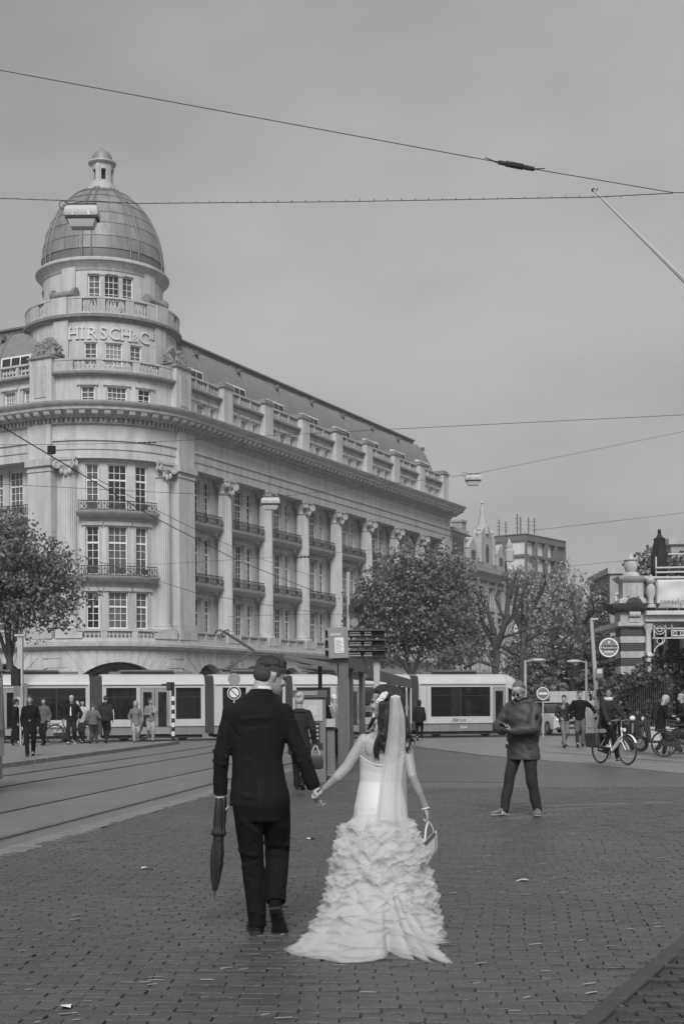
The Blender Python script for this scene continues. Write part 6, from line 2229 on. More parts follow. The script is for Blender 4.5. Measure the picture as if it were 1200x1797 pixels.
# ------------------------------------------------------------------ people
SKIN = mat('skin', .36, .5, .08, 9, .12, bscale=60, coords='obj')
SKIND = mat('darker_skin', .26, .5, .08, 9, coords='obj')
HAIRD = mat('dark_hair', .016, .42, .35, 30, .7, coords='obj', stretch=(1, 1, .12), bscale=130)
HAIRM = mat('brown_hair', .05, .5, .3, 30, .6, coords='obj', stretch=(1, 1, .2), bscale=110)
HAIRG = mat('grey_hair', .32, .6, .25, 30, .6, coords='obj', stretch=(1, 1, .2), bscale=110)
EYE_ = mat('eye_dark', .02, .2, .1, 5)
LIPS = mat('lips', .17, .4, .05, 5)
def cloth(name, v, rough=.85, bump=.25, sc_=120, var=.12, sheen=.0):
    return mat(name, v * .6 if v < .1 else v, rough, var, 5, bump, coords='obj', bscale=sc_, sheen=sheen, spec=.15)
def v3(*a):
    return Vector(a)
def ik(a, b, l1, l2, pole):
    d = b - a
    L_ = min(d.length, (l1 + l2) * .998)
    dn = d.normalized()
    x = (l1 * l1 - l2 * l2 + L_ * L_) / (2 * L_)
    h = math.sqrt(max(l1 * l1 - x * x, 0))
    p = pole - dn * pole.dot(dn)
    p.normalize()
    return a + dn * x + p * h
HEADS = [(.00, .10, .36, .14), (.05, .17, .41, .02), (.14, .235, .425, -.10), (.25, .28, .415, -.22), (.35, .30, .42, -.32), (.45, .32, .41, -.40), (.55, .335, .41, -.45), (.65, .345, .43, -.47),
         (.75, .345, .42, -.46), (.85, .31, .36, -.40), (.93, .23, .24, -.27), (.98, .12, .10, -.13)]
def hmat(o, Rm, s):
    return lambda x, y, z: o + Rm @ Vector((x * s, y * s, z * s))
def head_shapes(b, o, Rm, s, female=False):
    h = hmat(o, Rm, s)
    n = 20
    rings = []
    for t, w, f, k in HEADS:
        if female and t < .3:
            w *= .9
        c, r = (f + k) / 2, (f - k) / 2
        rings.append([h(w * math.cos(2 * PI * j / n), c + r * math.sin(2 * PI * j / n), t) for j in range(n)])
    b.loft(rings)
    q = .85 if female else 1.0
    b.tube([h(0, .41, .56), h(0, .455, .47), h(0, .515 * (.97 if female else 1), .375), h(0, .45, .335)], [.035 * s, .04 * s, .052 * s * q, .04 * s], 8, round_=True)
    for sx in (-1, 1):
        b.ell(h(sx * .05, .45, .35), (.04 * s, .04 * s, .03 * s), 8, 6)
        b.ell(h(sx * .14, .365, .575), (.11 * s, .06 * s, .035 * s), 8, 6)                     # brow
        b.ell(h(sx * .19, .33, .38), (.09 * s, .08 * s, .09 * s), 8, 6)                         # cheek
        b.tube([h(sx * .325, .0, .36), h(sx * .355, -.035, .43), h(sx * .372, -.06, .51), h(sx * .355, .0, .54), h(sx * .34, .03, .46)], [.028 * s, .035 * s, .035 * s, .03 * s, .025 * s], 6, round_=True)
    b.tube([h(-.10, .40, .205), h(0, .445, .215), h(.10, .40, .205)], [.02 * s, .035 * s, .02 * s], 6, round_=True)
    b.tube([h(-.08, .395, .165), h(0, .435, .16), h(.08, .395, .165)], [.02 * s, .035 * s, .02 * s], 6, round_=True)
    b.ell(h(0, .36, .04), (.10 * s, .07 * s, .06 * s), 10, 6)
def face_bits(parent, o, Rm, s, lips=True):
    h = hmat(o, Rm, s)
    for sx in (-1, 1):
        ob('eye', MB().ell(h(sx * .14, .395, .515), (.05 * s, .03 * s, .026 * s), 10, 6, Rm), EYE_, parent, local=True)
        ob('eyebrow', MB().tube([h(sx * .06, .435, .585), h(sx * .14, .432, .605), h(sx * .22, .39, .585)], .016 * s, 5), HAIRD, parent, local=True)
    if lips:
        ob('mouth', MB().tube([h(-.09, .418, .188), h(0, .476, .19), h(.09, .418, .188)], [.012 * s, .022 * s, .012 * s], 6), LIPS, parent, local=True)
def hand_shapes(b, w, d, n, s, L_, curl=.5, spread=.12, curls=None, thumb=.6):
    """w wrist, d along the hand, n palm normal, s towards the thumb"""
    d, n = Vector(d).normalized(), Vector(n)
    n = (n - d * n.dot(d)).normalized()
    s = Vector(s)
    s = (s - d * s.dot(d) - n * s.dot(n)).normalized()
    k = L_ / .19
    rings = []
    for t, hw, hh in ((-.01, .022, .018), (.012, .027, .018), (.04, .037, .017), (.075, .041, .014), (.095, .039, .011)):
        rings.append([w + d * (t * k) + s * (hw * k * math.cos(q * PI / 5)) + n * (hh * k * math.sin(q * PI / 5)) for q in range(10)])
    b.loft(rings)
    for i, (ln, off) in enumerate(((.072, .029), (.082, .010), (.076, -.010), (.06, -.028))):
        p = w + d * (.088 * k) + s * (off * k)
        c = (curls[i] if curls else curl)
        di = (d + s * (off * spread * 8)).normalized()
        pts, rs = [w + d * (.06 * k) + s * (off * .9 * k), p], [.0085 * k, .0092 * k]
        a = c * .55
        for q, (f_, r_) in enumerate(((.45, .0088), (.3, .008), (.25, .0068))):
            dd = di * math.cos(a) + n * math.sin(a)
            p = p + dd * (ln * f_ * k)
            pts.append(p)
            rs.append(r_ * k)
            a += c * (1.15 if q == 0 else .8)
        b.tube(pts, rs, 8, round_=True)
    p = w + d * (.022 * k) + s * (.024 * k) + n * (.006 * k)
    d1 = (d * .62 + s * (.75 - .3 * thumb) + n * (.35 * thumb)).normalized()
    d2 = (d * .9 + s * .1 + n * (.45 * thumb)).normalized()
    b.tube([p - d1 * .01 * k, p + d1 * (.04 * k), p + d1 * (.04 * k) + d2 * (.03 * k), p + d1 * (.04 * k) + d2 * (.055 * k)], [.014 * k, .0125 * k, .0105 * k, .008 * k], 8, round_=True)
def shoe_mesh(an, toe, up, L_, heel=.0, wide=1.0):
    """an: heel point on the sole; toe: direction; up: sole normal"""
    toe, up = toe.normalized(), up.normalized()
    sd = toe.cross(up)
    k = L_ / .29
    b = MB()
    rings = []
    for t, w_, h_ in ((0, .018, .05), (.025, .030, .066), (.09, .034, .078), (.14, .034, .072), (.19, .042, .05), (.235, .043, .04), (.27, .033, .032), (.29, .012, .022)):
        r = []
        for j in range(12):
            a = 2 * PI * j / 12
            z = .5 + .5 * math.sin(a)
            r.append(an + toe * (t * k) + sd * (w_ * wide * k * math.cos(a) * (1 if math.sin(a) < .3 else .85)) + up * ((h_ * z if z > .3 else h_ * .12 * z) * k + .014))
        rings.append(r)
    b.loft(rings)
    s = MB()
    out = [(0, .02), (.03, .033), (.09, .034), (.14, .033), (.2, .045), (.24, .045), (.275, .034), (.295, .01)]
    for lo, hi in ((0, .016),):
        ring = [(t, w_) for t, w_ in out] + [(t, -w_) for t, w_ in reversed(out)]
        s.prism(ring, lambda t, q: an + toe * (t * k) + sd * (q * wide * k) + up * lo, lambda t, q: an + toe * (t * k) + sd * (q * wide * k) + up * hi)
    s.prism([(0, .03), (.075, .032), (.075, -.032), (0, -.03)], lambda t, q: an + toe * (t * k + .002) + sd * (q * wide * k) - up * (.012 + heel), lambda t, q: an + toe * (t * k + .002) + sd * (q * wide * k) - up * -.002)
    return b, s
def pose(H, ank=((-.09, 0, 0), (.09, 0, 0)), toes=(0, 0), wr=(None, None), lean=(0, 0), drop=0.0, hyaw=0, hpitch=0, sex='m', pelvis=None, turn=0.0, pole=((-.5, -1, 0), (.5, -1, 0))):
    J = {'H': H, 'sex': sex}
    P = Vector(pelvis) if pelvis else Vector((0, 0, (.53 - drop) * H))
    ly, lx = lean[1], lean[0]
    J['P'] = P
    J['W'] = P + v3(lx * .3, ly * .3, .09 * H)
    J['C'] = P + v3(lx * .7, ly * .7, .19 * H)
    J['S'] = P + v3(lx, ly, .278 * H)
    J['N'] = P + v3(lx, ly * 1.03, .305 * H)
    sw = .104 if sex == 'm' else .092
    hw = .052
    for i, s in enumerate((-1, 1)):
        k = 'LR'[i]
        J['hip' + k] = P + v3(s * hw * H, 0, -.005 * H)
        a = Vector(ank[i]) + v3(0, 0, .045 * H)
        J['an' + k] = a
        J['kn' + k] = ik(J['hip' + k], a, .243 * H, .243 * H, v3(s * .12, 1, 0))
        J['toe' + k] = toes[i]
        J['sh' + k] = J['S'] + v3(s * sw * H * math.cos(turn), s * sw * H * math.sin(turn), -.016 * H)
        w = Vector(wr[i]) if wr[i] else J['sh' + k] + v3(s * .035 * H, .02 * H, -.295 * H)
        J['wr' + k] = w
        J['el' + k] = ik(J['sh' + k], w, .165 * H, .15 * H, Vector(pole[i]))
    J['hR'] = Matrix.Rotation(math.radians(hyaw), 3, 'Z') @ Matrix.Rotation(math.radians(-hpitch), 3, 'X')
    J['hs'] = .128 * H if H > 1.4 else .14 * H
    J['head'] = J['N'] + v3(0, .012 * H, .04 * H)
    return J
def body_shapes(J, handspec=None, thin=.8):
    H = J['H']
    b = MB()
    sg = 1.0 if J['sex'] == 'm' else .9
    lev = [(J['P'] - v3(0, 0, .05 * H), .078, .055), (J['P'], .088, .062), (J['W'], .072 * sg, .052), (J['C'], .088 * sg, .062), (J['S'] - v3(0, 0, .012 * H), .092 * sg, .05), (J['N'], .036, .034)]
    b.loft([[c + v3(rx * thin * H * math.cos(2 * PI * k / 16), ry * thin * H * math.sin(2 * PI * k / 16), 0) for k in range(16)] for c, rx, ry in lev])
    hb = J['head'] + J['hR'] @ v3(0, -.02 * H, .035 * H)
    b.tube([J['N'] - v3(0, 0, .03 * H), J['N'] + v3(0, 0, .015 * H), hb], [.036 * H * sg, .032 * H * sg, .032 * H * sg], 12)
    head_shapes(b, J['head'], J['hR'], J['hs'], J['sex'] != 'm')
    for k in 'LR':
        h, kn, an = J['hip' + k], J['kn' + k], J['an' + k]
        b.tube([h, h.lerp(kn, .4), kn, kn.lerp(an, .3), an], [.042 * H, .038 * H, .028 * H, .027 * H, .02 * H], 10, round_=True)
        ft = J.get('ft' + k, v3(0, 1, 0))
        b.tube([an - v3(0, 0, .015 * H), an + ft * .06 * H - v3(0, 0, .02 * H), an + ft * .1 * H - v3(0, 0, .027 * H)], [.02 * H, .019 * H, .012 * H], 8, round_=True)
        s, e, w = J['sh' + k], J['el' + k], J['wr' + k]
        b.tube([s, s.lerp(e, .5), e, e.lerp(w, .3), w], [.027 * H * sg, .024 * H * sg, .02 * H * sg, .02 * H * sg, .0145 * H * sg], 10, round_=True)
        b.tube([J['N'] - v3(0, 0, .02 * H), s - v3(0, 0, .008 * H)], [.024 * H, .024 * H * sg], 8)
        hs = (handspec or {}).get(k)
        if hs is None:
            d = (w - e).normalized()
            sx = -1 if k == 'L' else 1
            hs = dict(d=d + v3(0, .1, 0), n=v3(-sx, 0, 0), s=v3(0, 1, 0), curl=.55)
        hand_shapes(b, w + (w - e).normalized() * .005, hs['d'], hs['n'], hs['s'], .104 * H * sg, hs.get('curl', .5), curls=hs.get('curls'), thumb=hs.get('thumb', .6))
    return b
def ring_(c, rx, ry, n=24, tw=0.0):
    return [c + v3(rx * math.cos(2 * PI * k / n), ry * math.sin(2 * PI * k / n), 0) for k in range(n)]
def top_shapes(J, hem, inf=.012, flare=.0, sleeve=1.0, puffy=0.0):
    H = J['H']
    b = MB()
    sg = 1.0 if J['sex'] == 'm' else .92
    hz = hem * H
    P = J['P']
    lev = []
    if hz < P.z:
        mid = (P.z + hz) / 2
        lev += [(v3(P.x, P.y, hz), .098 + flare, .07 + flare), (v3(P.x, P.y, mid), .097 + flare * .5, .07 + flare * .5)]
    lev += [(P, .093, .068), (J['W'], .083 * sg + puffy * .02, .062 + puffy * .012), (J['C'], .098 * sg + puffy * .02, .070 + puffy * .015), (J['S'] - v3(0, 0, .015 * H), .105 * sg, .058), (J['S'] + v3(0, 0, .010 * H), .066, .046), (J['N'] + v3(0, 0, .010 * H), .034, .036)]
    b.loft([ring_(c, (rx + inf) * H, (ry + inf) * H) for c, rx, ry in lev])
    for k in 'LR':
        s, e, w = J['sh' + k], J['el' + k], J['wr' + k]
        b.tube([J['S'] + v3(0, 0, .006 * H), s], [.040 * H, .036 * H * sg], 10)
        b.tube([s, s.lerp(e, .5), e, e.lerp(w, .5), w + (w - e).normalized() * .006], [(.040 * sg + inf * .4) * H, (.036 * sg + inf * .4 + puffy * .006) * H, (.031 * sg + inf * .4 + puffy * .006) * H, (.029 * sg + inf * .4 + puffy * .006) * H, (.025 * sg + inf * .3) * H], 12, cap=True)
        b.ell(s, ((.040 * sg + inf * .4) * H,) * 3, 10, 8)
        b.ell(e, ((.031 * sg + inf * .4) * H,) * 3, 10, 8)
    return b
def leg_shapes(J, wide=1.0, hemdrop=.018):
    H = J['H']
    b = MB()
    P = J['P']
    b.loft([ring_(P + v3(0, 0, -.055 * H), .080 * H, .062 * H), ring_(P, .096 * H, .070 * H), ring_(P + v3(0, 0, .06 * H), .088 * H, .066 * H)])
    for k in 'LR':
        h, kn, an = J['hip' + k], J['kn' + k], J['an' + k]
        d = (an - kn).normalized()
        b.tube([h, h.lerp(kn, .35), kn, kn.lerp(an, .4), an + d * hemdrop * H], [.056 * H * wide, .053 * H * wide, .041 * H * wide, .038 * H * wide, .034 * H * wide], 14, round_=False)
        b.ell(kn, (.041 * H * wide,) * 3, 10, 8)
    return b
def hair_shapes(style, o, Rm, s, J=None, rng=None):
    h = hmat(o, Rm, s)
    b = MB()
    if style == 'short':
        b.ell(h(0, -.03, .73), (.37 * s, .455 * s, .335 * s), 16, 12, Rm)
        b.ell(h(0, -.2, .5), (.335 * s, .29 * s, .3 * s), 14, 10, Rm)
    elif style == 'hood':
        b.ell(h(0, -.1, .52), (.47 * s, .46 * s, .60 * s), 16, 12, Rm)
        b.ell(h(0, -.1, .0), (.42 * s, .40 * s, .3 * s), 14, 10, Rm)
    elif style == 'cap':
        b.ell(h(0, -.03, .78), (.38 * s, .47 * s, .32 * s), 16, 12, Rm)
        b.box(-.27 * s, .27 * s, .3 * s, .72 * s, .72 * s, .76 * s, Matrix.Translation(o) @ Rm.to_4x4())
    elif style == 'beanie':
        b.ell(h(0, -.03, .78), (.385 * s, .48 * s, .36 * s), 16, 12, Rm)
        b.ell(h(0, -.2, .55), (.34 * s, .30 * s, .25 * s), 14, 10, Rm)
    else:
        b.ell(h(0, -.05, .70), (.385 * s, .47 * s, .38 * s), 16, 12, Rm)
        b.ell(h(0, -.24, .45), (.36 * s, .30 * s, .42 * s), 14, 10, Rm)
        if style == 'bun':
            b.ell(h(0, -.55, .72), (.2 * s, .18 * s, .2 * s), 12, 8, Rm)
        if style == 'long':
            for sx in (-1, -.5, 0, .5, 1):
                b.tube([h(sx * .28, -.2, .6), h(sx * .36, -.28 + .12 * abs(sx), .2), h(sx * .36, -.3 + .15 * abs(sx), -.25), h(sx * .3, -.3 + .12 * abs(sx), -.65)], [.14 * s, .16 * s, .15 * s, .06 * s], 8, round_=True)
    return b
def person(label, loc, head, J, top, legs, shoes, hair, skin=SKIN, vox=.02, group=None, face=True, handspec=None, hem=.46, flare=0.0, puffy=0.0, wide=1.0, extra=None, seed=1):
    """top / legs / shoes / hair: (name, material) pairs; hair = (style, material, name)"""
    H = J['H']
    t = None
    bm = remesh(body_shapes(J, handspec), vox * .8, 1, 'person')
    t = ob('person', bm, skin, None, loc=loc)
    t.rotation_euler = (0, 0, -head)
    tag(t, label, 'person', group)
    if face:
        face_bits(t, J['head'], J['hR'], J['hs'])
    if legs:
        m = wrinkle(remesh(leg_shapes(J, wide), vox, 2, legs[0]), .006, (9, 9, 16), seed)
        ob(legs[0], m, legs[1], t, local=True)
    if top:
        m = wrinkle(remesh(top_shapes(J, hem, flare=flare, puffy=puffy), vox, 2, top[0]), .008, (10, 10, 14), seed + 5)
        ob(top[0], m, top[1], t, local=True)
    if shoes:
        for k in 'LR':
            an = J['an' + k]
            p = math.radians(J['toe' + k])
            ft = Vector(J.get('ft' + k, v3(0, 1, 0)))
            toe = ft * math.cos(p) - v3(0, 0, math.sin(p))
            up = v3(0, 0, 1) * math.cos(p) + ft * math.sin(p)
            hp = an - up * .042 * H - toe * .035 * H
            u, s_ = shoe_mesh(hp, toe, up, .155 * H)
            sh = ob(shoes[0], u, shoes[1], t, local=True)
            ob('sole', s_, RUBBER, sh, local=True)
    if hair:
        m = wrinkle(remesh(hair_shapes(hair[0], J['head'], J['hR'], J['hs']), vox * .7, 1, hair[2]), .004, (30, 30, 10), seed)
        ob(hair[2], m, hair[1], t, local=True)
    return t
def strap_bag(t, J, m, nm='backpack'):
    H = J['H']
    c = J['C'] + v3(0, -.11 * H, -.01 * H)
    b = MB().loft([[c + v3(x * s, y * s - .01, z) for x, y in ((-.15, -.1), (.15, -.1), (.16, .05), (-.16, .05))] for z, s in ((-.22, .85), (-.18, 1), (.12, 1), (.2, .75))])
    o = ob(nm, b, m, t, local=True)
    bv = o.modifiers.new('bevel', 'BEVEL')
    bv.width = .03
    bv.segments = 2

# ---------------- the groom
GD = 8.62
GX = W(455, 1640, GD).x
GL = v3(GX, GD, 0)
def g(px, py, dy=0.0):
    return W(px, py, GD + dy) - GL
SUIT = cloth('black_suit_wool', .019, .9, .2, 220, .25)
TROU = cloth('black_trouser_wool', .013, .9, .2, 220, .25)
SHIRT = cloth('white_shirt', .75, .7, .1)
JG = {'H': 1.84, 'sex': 'm', 'P': g(457, 1398), 'W': g(453, 1335), 'C': g(452, 1285), 'S': g(452, 1243), 'N': g(457, 1222, .02),
      'hipL': g(433, 1402), 'knL': g(442, 1512, .06), 'anL': g(452, 1616, .0), 'hipR': g(484, 1402), 'knR': g(487, 1492, .17), 'anR': g(483, 1583, -.05), 'toeL': 0, 'toeR': 58,
      'shL': g(408, 1249), 'elL': g(390, 1322, -.02), 'wrL': g(388, 1391, .03), 'shR': g(498, 1249), 'elR': g(527, 1322, -.02), 'wrR': g(549, 1381, .02),
      'head': g(467, 1217, .035), 'hs': .236, 'hR': Matrix.Rotation(math.radians(-62), 3, 'Z') @ Matrix.Rotation(math.radians(-14), 3, 'X'),
      'ftL': v3(-.12, .99, 0).normalized(), 'ftR': v3(.16, .98, 0).normalized()}
hsG = {'L': dict(d=v3(-.02, .12, -1), n=v3(.75, .25, 0), s=v3(-.2, .95, 0), curl=1.15, thumb=.9),
       'R': dict(d=v3(.22, .1, -1), n=v3(1, -.05, .2), s=v3(0, -1, 0), curls=(.75, .8, .9, .95), thumb=.7)}
bg_ = body_shapes(JG, hsG)
groom = ob('person', remesh(bg_, .0058, 2, 'person'), SKIN, None, loc=GL)
tag(groom, 'man in a black suit seen from behind, carrying a rolled umbrella', 'person')
face_bits(groom, JG['head'], JG['hR'], JG['hs'])
hm = MB()
hh_ = hmat(JG['head'], JG['hR'], JG['hs'])
hm.ell(hh_(0, -.035, .785), (.358 * .236, .452 * .236, .292 * .236), 24, 16, JG['hR'])
hm.ell(hh_(.02, .18, .945), (.25 * .236, .20 * .236, .125 * .236), 16, 10, JG['hR'])
hm.ell(hh_(-.1, .1, .96), (.2 * .236, .3 * .236, .12 * .236), 16, 10, JG['hR'])
ob('hair', wrinkle(remesh(hm, .0055, 1, 'hair'), .0045, (85, 85, 26), 2), HAIRD, groom, local=True)
hs2 = MB()
hs2.ell(hh_(0, -.03, .70), (.358 * .236, .462 * .236, .33 * .236), 24, 16, JG['hR'])
hs2.ell(hh_(0, -.2, .53), (.338 * .236, .292 * .236, .30 * .236), 20, 14, JG['hR'])
for sx in (-1, 1):
    hs2.ell(hh_(sx * .275, .06, .58), (.075 * .236, .12 * .236, .17 * .236), 12, 8, JG['hR'])
ob('hair_sides', wrinkle(remesh(hs2, .006, 1, 'hair_sides'), .0015, (60, 60, 40), 3), mat('cropped_hair', .055, .6, .4, 60, .6, coords='obj', bscale=300), groom, local=True)
# jacket
jl = [(1414, 456, .200, .125), (1395, 456, .196, .125), (1370, 454, .180, .115), (1335, 452, .166, .108), (1300, 452, .184, .118), (1270, 452, .198, .118), (1249, 452, .202, .108), (1238, 452, .178, .096), (1229, 453, .135, .086), (1221, 455, .098, .076), (1213, 457, .072, .068)]
jb = MB()
jb.loft([ring_(g(x, y, .01), rx, ry, 36) for y, x, rx, ry in jl])
def sleeve(b, pts, rs):
    q = [g(*p) for p in pts]
    b.tube(q, rs, 18)
    for p, r in zip(q[:-1], rs[:-1]):
        b.ell(p, (r, r, r), 16, 10)
sleeve(jb, [(407, 1250), (398, 1285, -.01), (389, 1322, -.02), (387, 1360, .01), (387, 1394, .03)], [.062, .060, .055, .050, .047])
sleeve(jb, [(498, 1250), (513, 1288, -.01), (528, 1322, -.02), (540, 1352, .0), (551, 1383, .02)], [.062, .057, .053, .050, .045])
jm = remesh(jb, .0075, 3, 'jacket')
c = coords(jm)
n_ = normals(jm)
def bump_(c, a, b2, w, amp):
    """a fold running from a to b2"""
    a, b2 = np.array(a), np.array(b2)
    d = b2 - a
    t = np.clip(((c - a) @ d) / (d @ d), 0, 1)
    q = np.linalg.norm(c - (a + t[:, None] * d), axis=1)
    return amp * np.exp(-(q / w) ** 2)
dd = np.zeros(len(c))
for (p0_, p1_, w_, am) in (((420, 1262, -.1), (480, 1258, -.1), .016, .008), ((430, 1275, -.1), (470, 1272, -.1), .014, -.006), ((405, 1345, -.1), (440, 1335, -.1), .014, .006), ((500, 1345, -.1), (470, 1330, -.1), .014, .006), ((455, 1300, -.12), (455, 1412, -.12), .006, -.004),
                           ((376, 1318, -.03), (400, 1330, -.06), .012, .009), ((376, 1335, -.03), (400, 1345, -.06), .012, .008), ((380, 1300, -.03), (402, 1310, -.06), .012, -.006), ((512, 1318, -.06), (542, 1312, -.03), .012, .009), ((518, 1338, -.06), (548, 1330, -.03), .012, .008),
                           ((410, 1390, -.11), (440, 1400, -.11), .02, .006), ((395, 1262, -.05), (415, 1290, -.08), .012, -.006), ((508, 1262, -.05), (492, 1295, -.08), .012, -.006)):
    dd += bump_(c, g(*p0_), g(*p1_), w_, am * 1.5)
setco(jm, c + n_ * dd[:, None])
wrinkle(jm, .0032, (11, 11, 14), 4)
jk = ob('jacket', jm, SUIT, groom, local=True)
# collar of the jacket and the shirt
def collar(c0, rx, ry, z0, h, thick, tilt=.0, n=36, gap=None):
    rings = []
    for dr, z in ((0, 0), (thick, 0), (thick * .7, h), (-.004, h)):
        rings.append([c0 + v3((rx + dr) * math.cos(2 * PI * k / n), (ry + dr) * math.sin(2 * PI * k / n), z0 + z - tilt * math.sin(2 * PI * k / n)) for k in range(n)])
    return MB().loft(rings + [rings[0]], False)
cN = g(460, 1215, .03)
ob('jacket_collar', collar(g(458, 1216, .025), .073, .073, -.014, .030, .006, .012), SUIT, jk, local=True)
ob('shirt_collar', collar(g(461, 1214, .03), .063, .064, -.01, .038, .004, .010), SHIRT, groom, local=True)
ob('vent_seam', MB().tube([g(455, 1374, -.105), g(456, 1395, -.117), g(456.5, 1413, -.118)], .0025, 5), BLACK, jk, local=True)
for k, a in (('L', ((387, 1392, .03), (388, 1399, .032))), ('R', ((551, 1381, .02), (554, 1387, .02)))):
    ob('shirt_cuff', MB().tube([g(*a[0]), g(*a[1])], [.036, .034] if k == 'L' else [.033, .031], 16), SHIRT, groom, local=True)
# trousers
tb = MB()
tb.loft([ring_(g(458, 1440), .150, .10, 30), ring_(g(458, 1415), .172, .115, 30), ring_(g(457, 1385), .165, .11, 30)])
def leg(b, pts, rs):
    q = [g(*p) for p in pts]
    b.tube(q, rs, 20)
    for p, r in zip(q[:-1], rs[:-1]):
        b.ell(p, (r, r, r), 16, 10)
leg(tb, [(434, 1408), (438, 1455, .02), (443, 1510, .05), (447, 1560, .03), (451, 1600, .0), (452, 1627, -.01)], [.098, .092, .074, .069, .062, .056])
leg(tb, [(483, 1408), (486, 1450, .08), (487, 1490, .15), (486, 1520, .10), (484, 1555, .01), (484, 1584, -.055)], [.098, .090, .080, .075, .071, .066])
tm_ = remesh(tb, .0075, 3, 'trousers')
c, n_ = coords(tm_), normals(tm_)
dd = np.zeros(len(c))
for (p0_, p1_, w_, am) in (((418, 1490, .0), (455, 1505, -.04), .014, .010), ((420, 1475, .0), (452, 1480, -.05), .014, -.006), ((424, 1520, .0), (458, 1512, -.02), .013, .008), ((428, 1535, -.02), (458, 1545, -.03), .013, -.005), ((466, 1478, .08), (505, 1482, .08), .012, .014), ((466, 1490, .06), (505, 1492, .06), .010, -.013), ((468, 1501, .06), (504, 1500, .06), .011, .012),
                           ((470, 1540, -.05), (500, 1525, .0), .014, .007), ((472, 1565, -.09), (500, 1552, -.04), .014, .007), ((440, 1600, -.05), (465, 1606, -.04), .012, .007), ((440, 1615, -.05), (464, 1612, -.04), .010, -.005), ((470, 1578, -.10), (500, 1572, -.08), .010, -.006), ((425, 1440, -.08), (452, 1462, -.06), .02, .007), ((478, 1440, -.05), (500, 1455, .0), .02, .006)):
    dd += bump_(c, g(*p0_), g(*p1_), w_, am * 1.5)
setco(tm_, c + n_ * dd[:, None])
wrinkle(tm_, .0035, (11, 11, 9), 6)
ob('trousers', tm_, TROU, groom, local=True)
SOCK = cloth('black_sock', .012)
ob('sock', MB().tube([g(484, 1570, -.03), g(483, 1590, -.06), g(483, 1599, -.06)], [.05, .043, .04], 12, round_=True), SOCK, groom, local=True)
ob('sock', MB().tube([g(452, 1615, -.01), g(452, 1632, -.01)], [.047, .043], 12, round_=True), SOCK, groom, local=True)
LEATHER = mat('polished_black_leather', .012, .16, .2, 6, .05)
for k, an, toe, up in (('L', g(450, 1638, -.055), v3(-.12, .99, 0), v3(0, 0, 1)), ('R', g(482, 1592, -.10), v3(.10, .50, -.70), v3(.0, .80, .58))):
    an = Vector(an)
    if k == 'L':
        an.z = .014
    u, s_ = shoe_mesh(an, toe, up, .31, .004, 1.15)
    for q in (u, ):
        pass
    um = remesh(u, .006, 2, 'shoe')
    so = ob('shoe', um, LEATHER, groom, local=True)
    ob('sole', s_, mat('leather_sole', .022, .5, .2, 8), so, local=True)
    sd = toe.normalized().cross(up.normalized())
    lace = MB()
    for i in range(4):
        p = an + toe.normalized() * (.13 + i * .018) + up.normalized() * (.086 - i * .007)
        lace.tube([p - sd * .018, p + sd * .018], .0028, 5)
    ob('laces', lace, BLACK, so, local=True)
# rolled umbrella in his left hand
UB = mat('umbrella_cloth', .016, .55, .3, 8, .2, coords='obj')
ua, ub_ = W(389, 1393, GD + .03), W(376, 1580, GD + .02)
ux = (ub_ - ua)
um_ = root('umbrella', ua, 'rolled black umbrella held point down in the groom\'s left hand', 'umbrella')
um_['label'] = 'rolled black umbrella held point down by the man in the suit'
ul = ux.length
ud = ux.normalized()
sx_ = ud.orthogonal().normalized()
sy_ = ud.cross(sx_)
rings = []
ang = math.atan2(0, 1)
prof = [(.02, .026), (.05, .032), (.14, .036), (.26, .037), (.31, .036), (.34, .040), (.365, .047), (.385, .044), (.40, .032), (.45, .034), (.55, .040), (.66, .038), (.78, .029), (.88, .017), (.905, .013)]
for t, r in prof:
    rings.append([ua + ud * (ul * t) + (sx_ * math.cos(a) + sy_ * math.sin(a)) * (r * (1 + .16 * math.cos(8 * a + 9 * t))) for a in [2 * PI * k / 48 for k in range(48)]])
ob('canopy', MB().loft(rings), UB, um_, sharp=80)
ob('tip', MB().tube([ua + ud * (ul * .89), ua + ud * (ul * .93), ua + ud * (ul * .94), ub_], [.009, .009, .0065, .005], 10), DKSTEEL, um_)
ob('strap', MB().tube([ua + ud * (ul * .405), ua + ud * (ul * .425)], [.036, .037], 24), BLACK, um_)
ob('handle', MB().tube([ua + ud * .03, ua - ud * .05, ua - ud * .10 + sy_ * .02], [.014, .014, .012], 10, round_=True), BLACK, um_)

# ---------------- the bride
BD = 8.50
BX = W(668, 1640, BD).x
BL = v3(BX, BD, 0)
def h(px, py, dy=0.0):
    return W(px, py, BD + dy) - BL
JB = {'H': 1.63, 'sex': 'f', 'P': h(667, 1425), 'W': h(667, 1372), 'C': h(669, 1328), 'S': h(673, 1293), 'N': h(678, 1276, .0),
      'hipL': h(655, 1430), 'knL': h(655, 1530, .03), 'anL': h(655, 1630), 'hipR': h(682, 1430), 'knR': h(684, 1530, .06), 'anR': h(684, 1632, .08), 'toeL': 0, 'toeR': 0,
      'shL': h(638, 1298, .0), 'elL': h(609, 1347, .0), 'wrL': h(569, 1385, .06), 'shR': h(711, 1303, .02), 'elR': h(722, 1361, -.03), 'wrR': h(746, 1417, .05),
      'head': h(676, 1263, .03), 'hs': .215, 'hR': Matrix.Rotation(math.radians(70), 3, 'Z') @ Matrix.Rotation(math.radians(4), 3, 'X')}
hsB = {'L': dict(d=v3(-.60, .18, -.75), n=v3(-.5, .3, .55), s=v3(.35, .85, -.1), curls=(1.0, 1.05, 1.1, 1.15), thumb=.8),
       'R': dict(d=v3(.25, .1, -1), n=v3(-.9, .2, 0), s=v3(.1, .9, 0), curls=(1.3, 1.35, 1.4, 1.4), thumb=.9)}
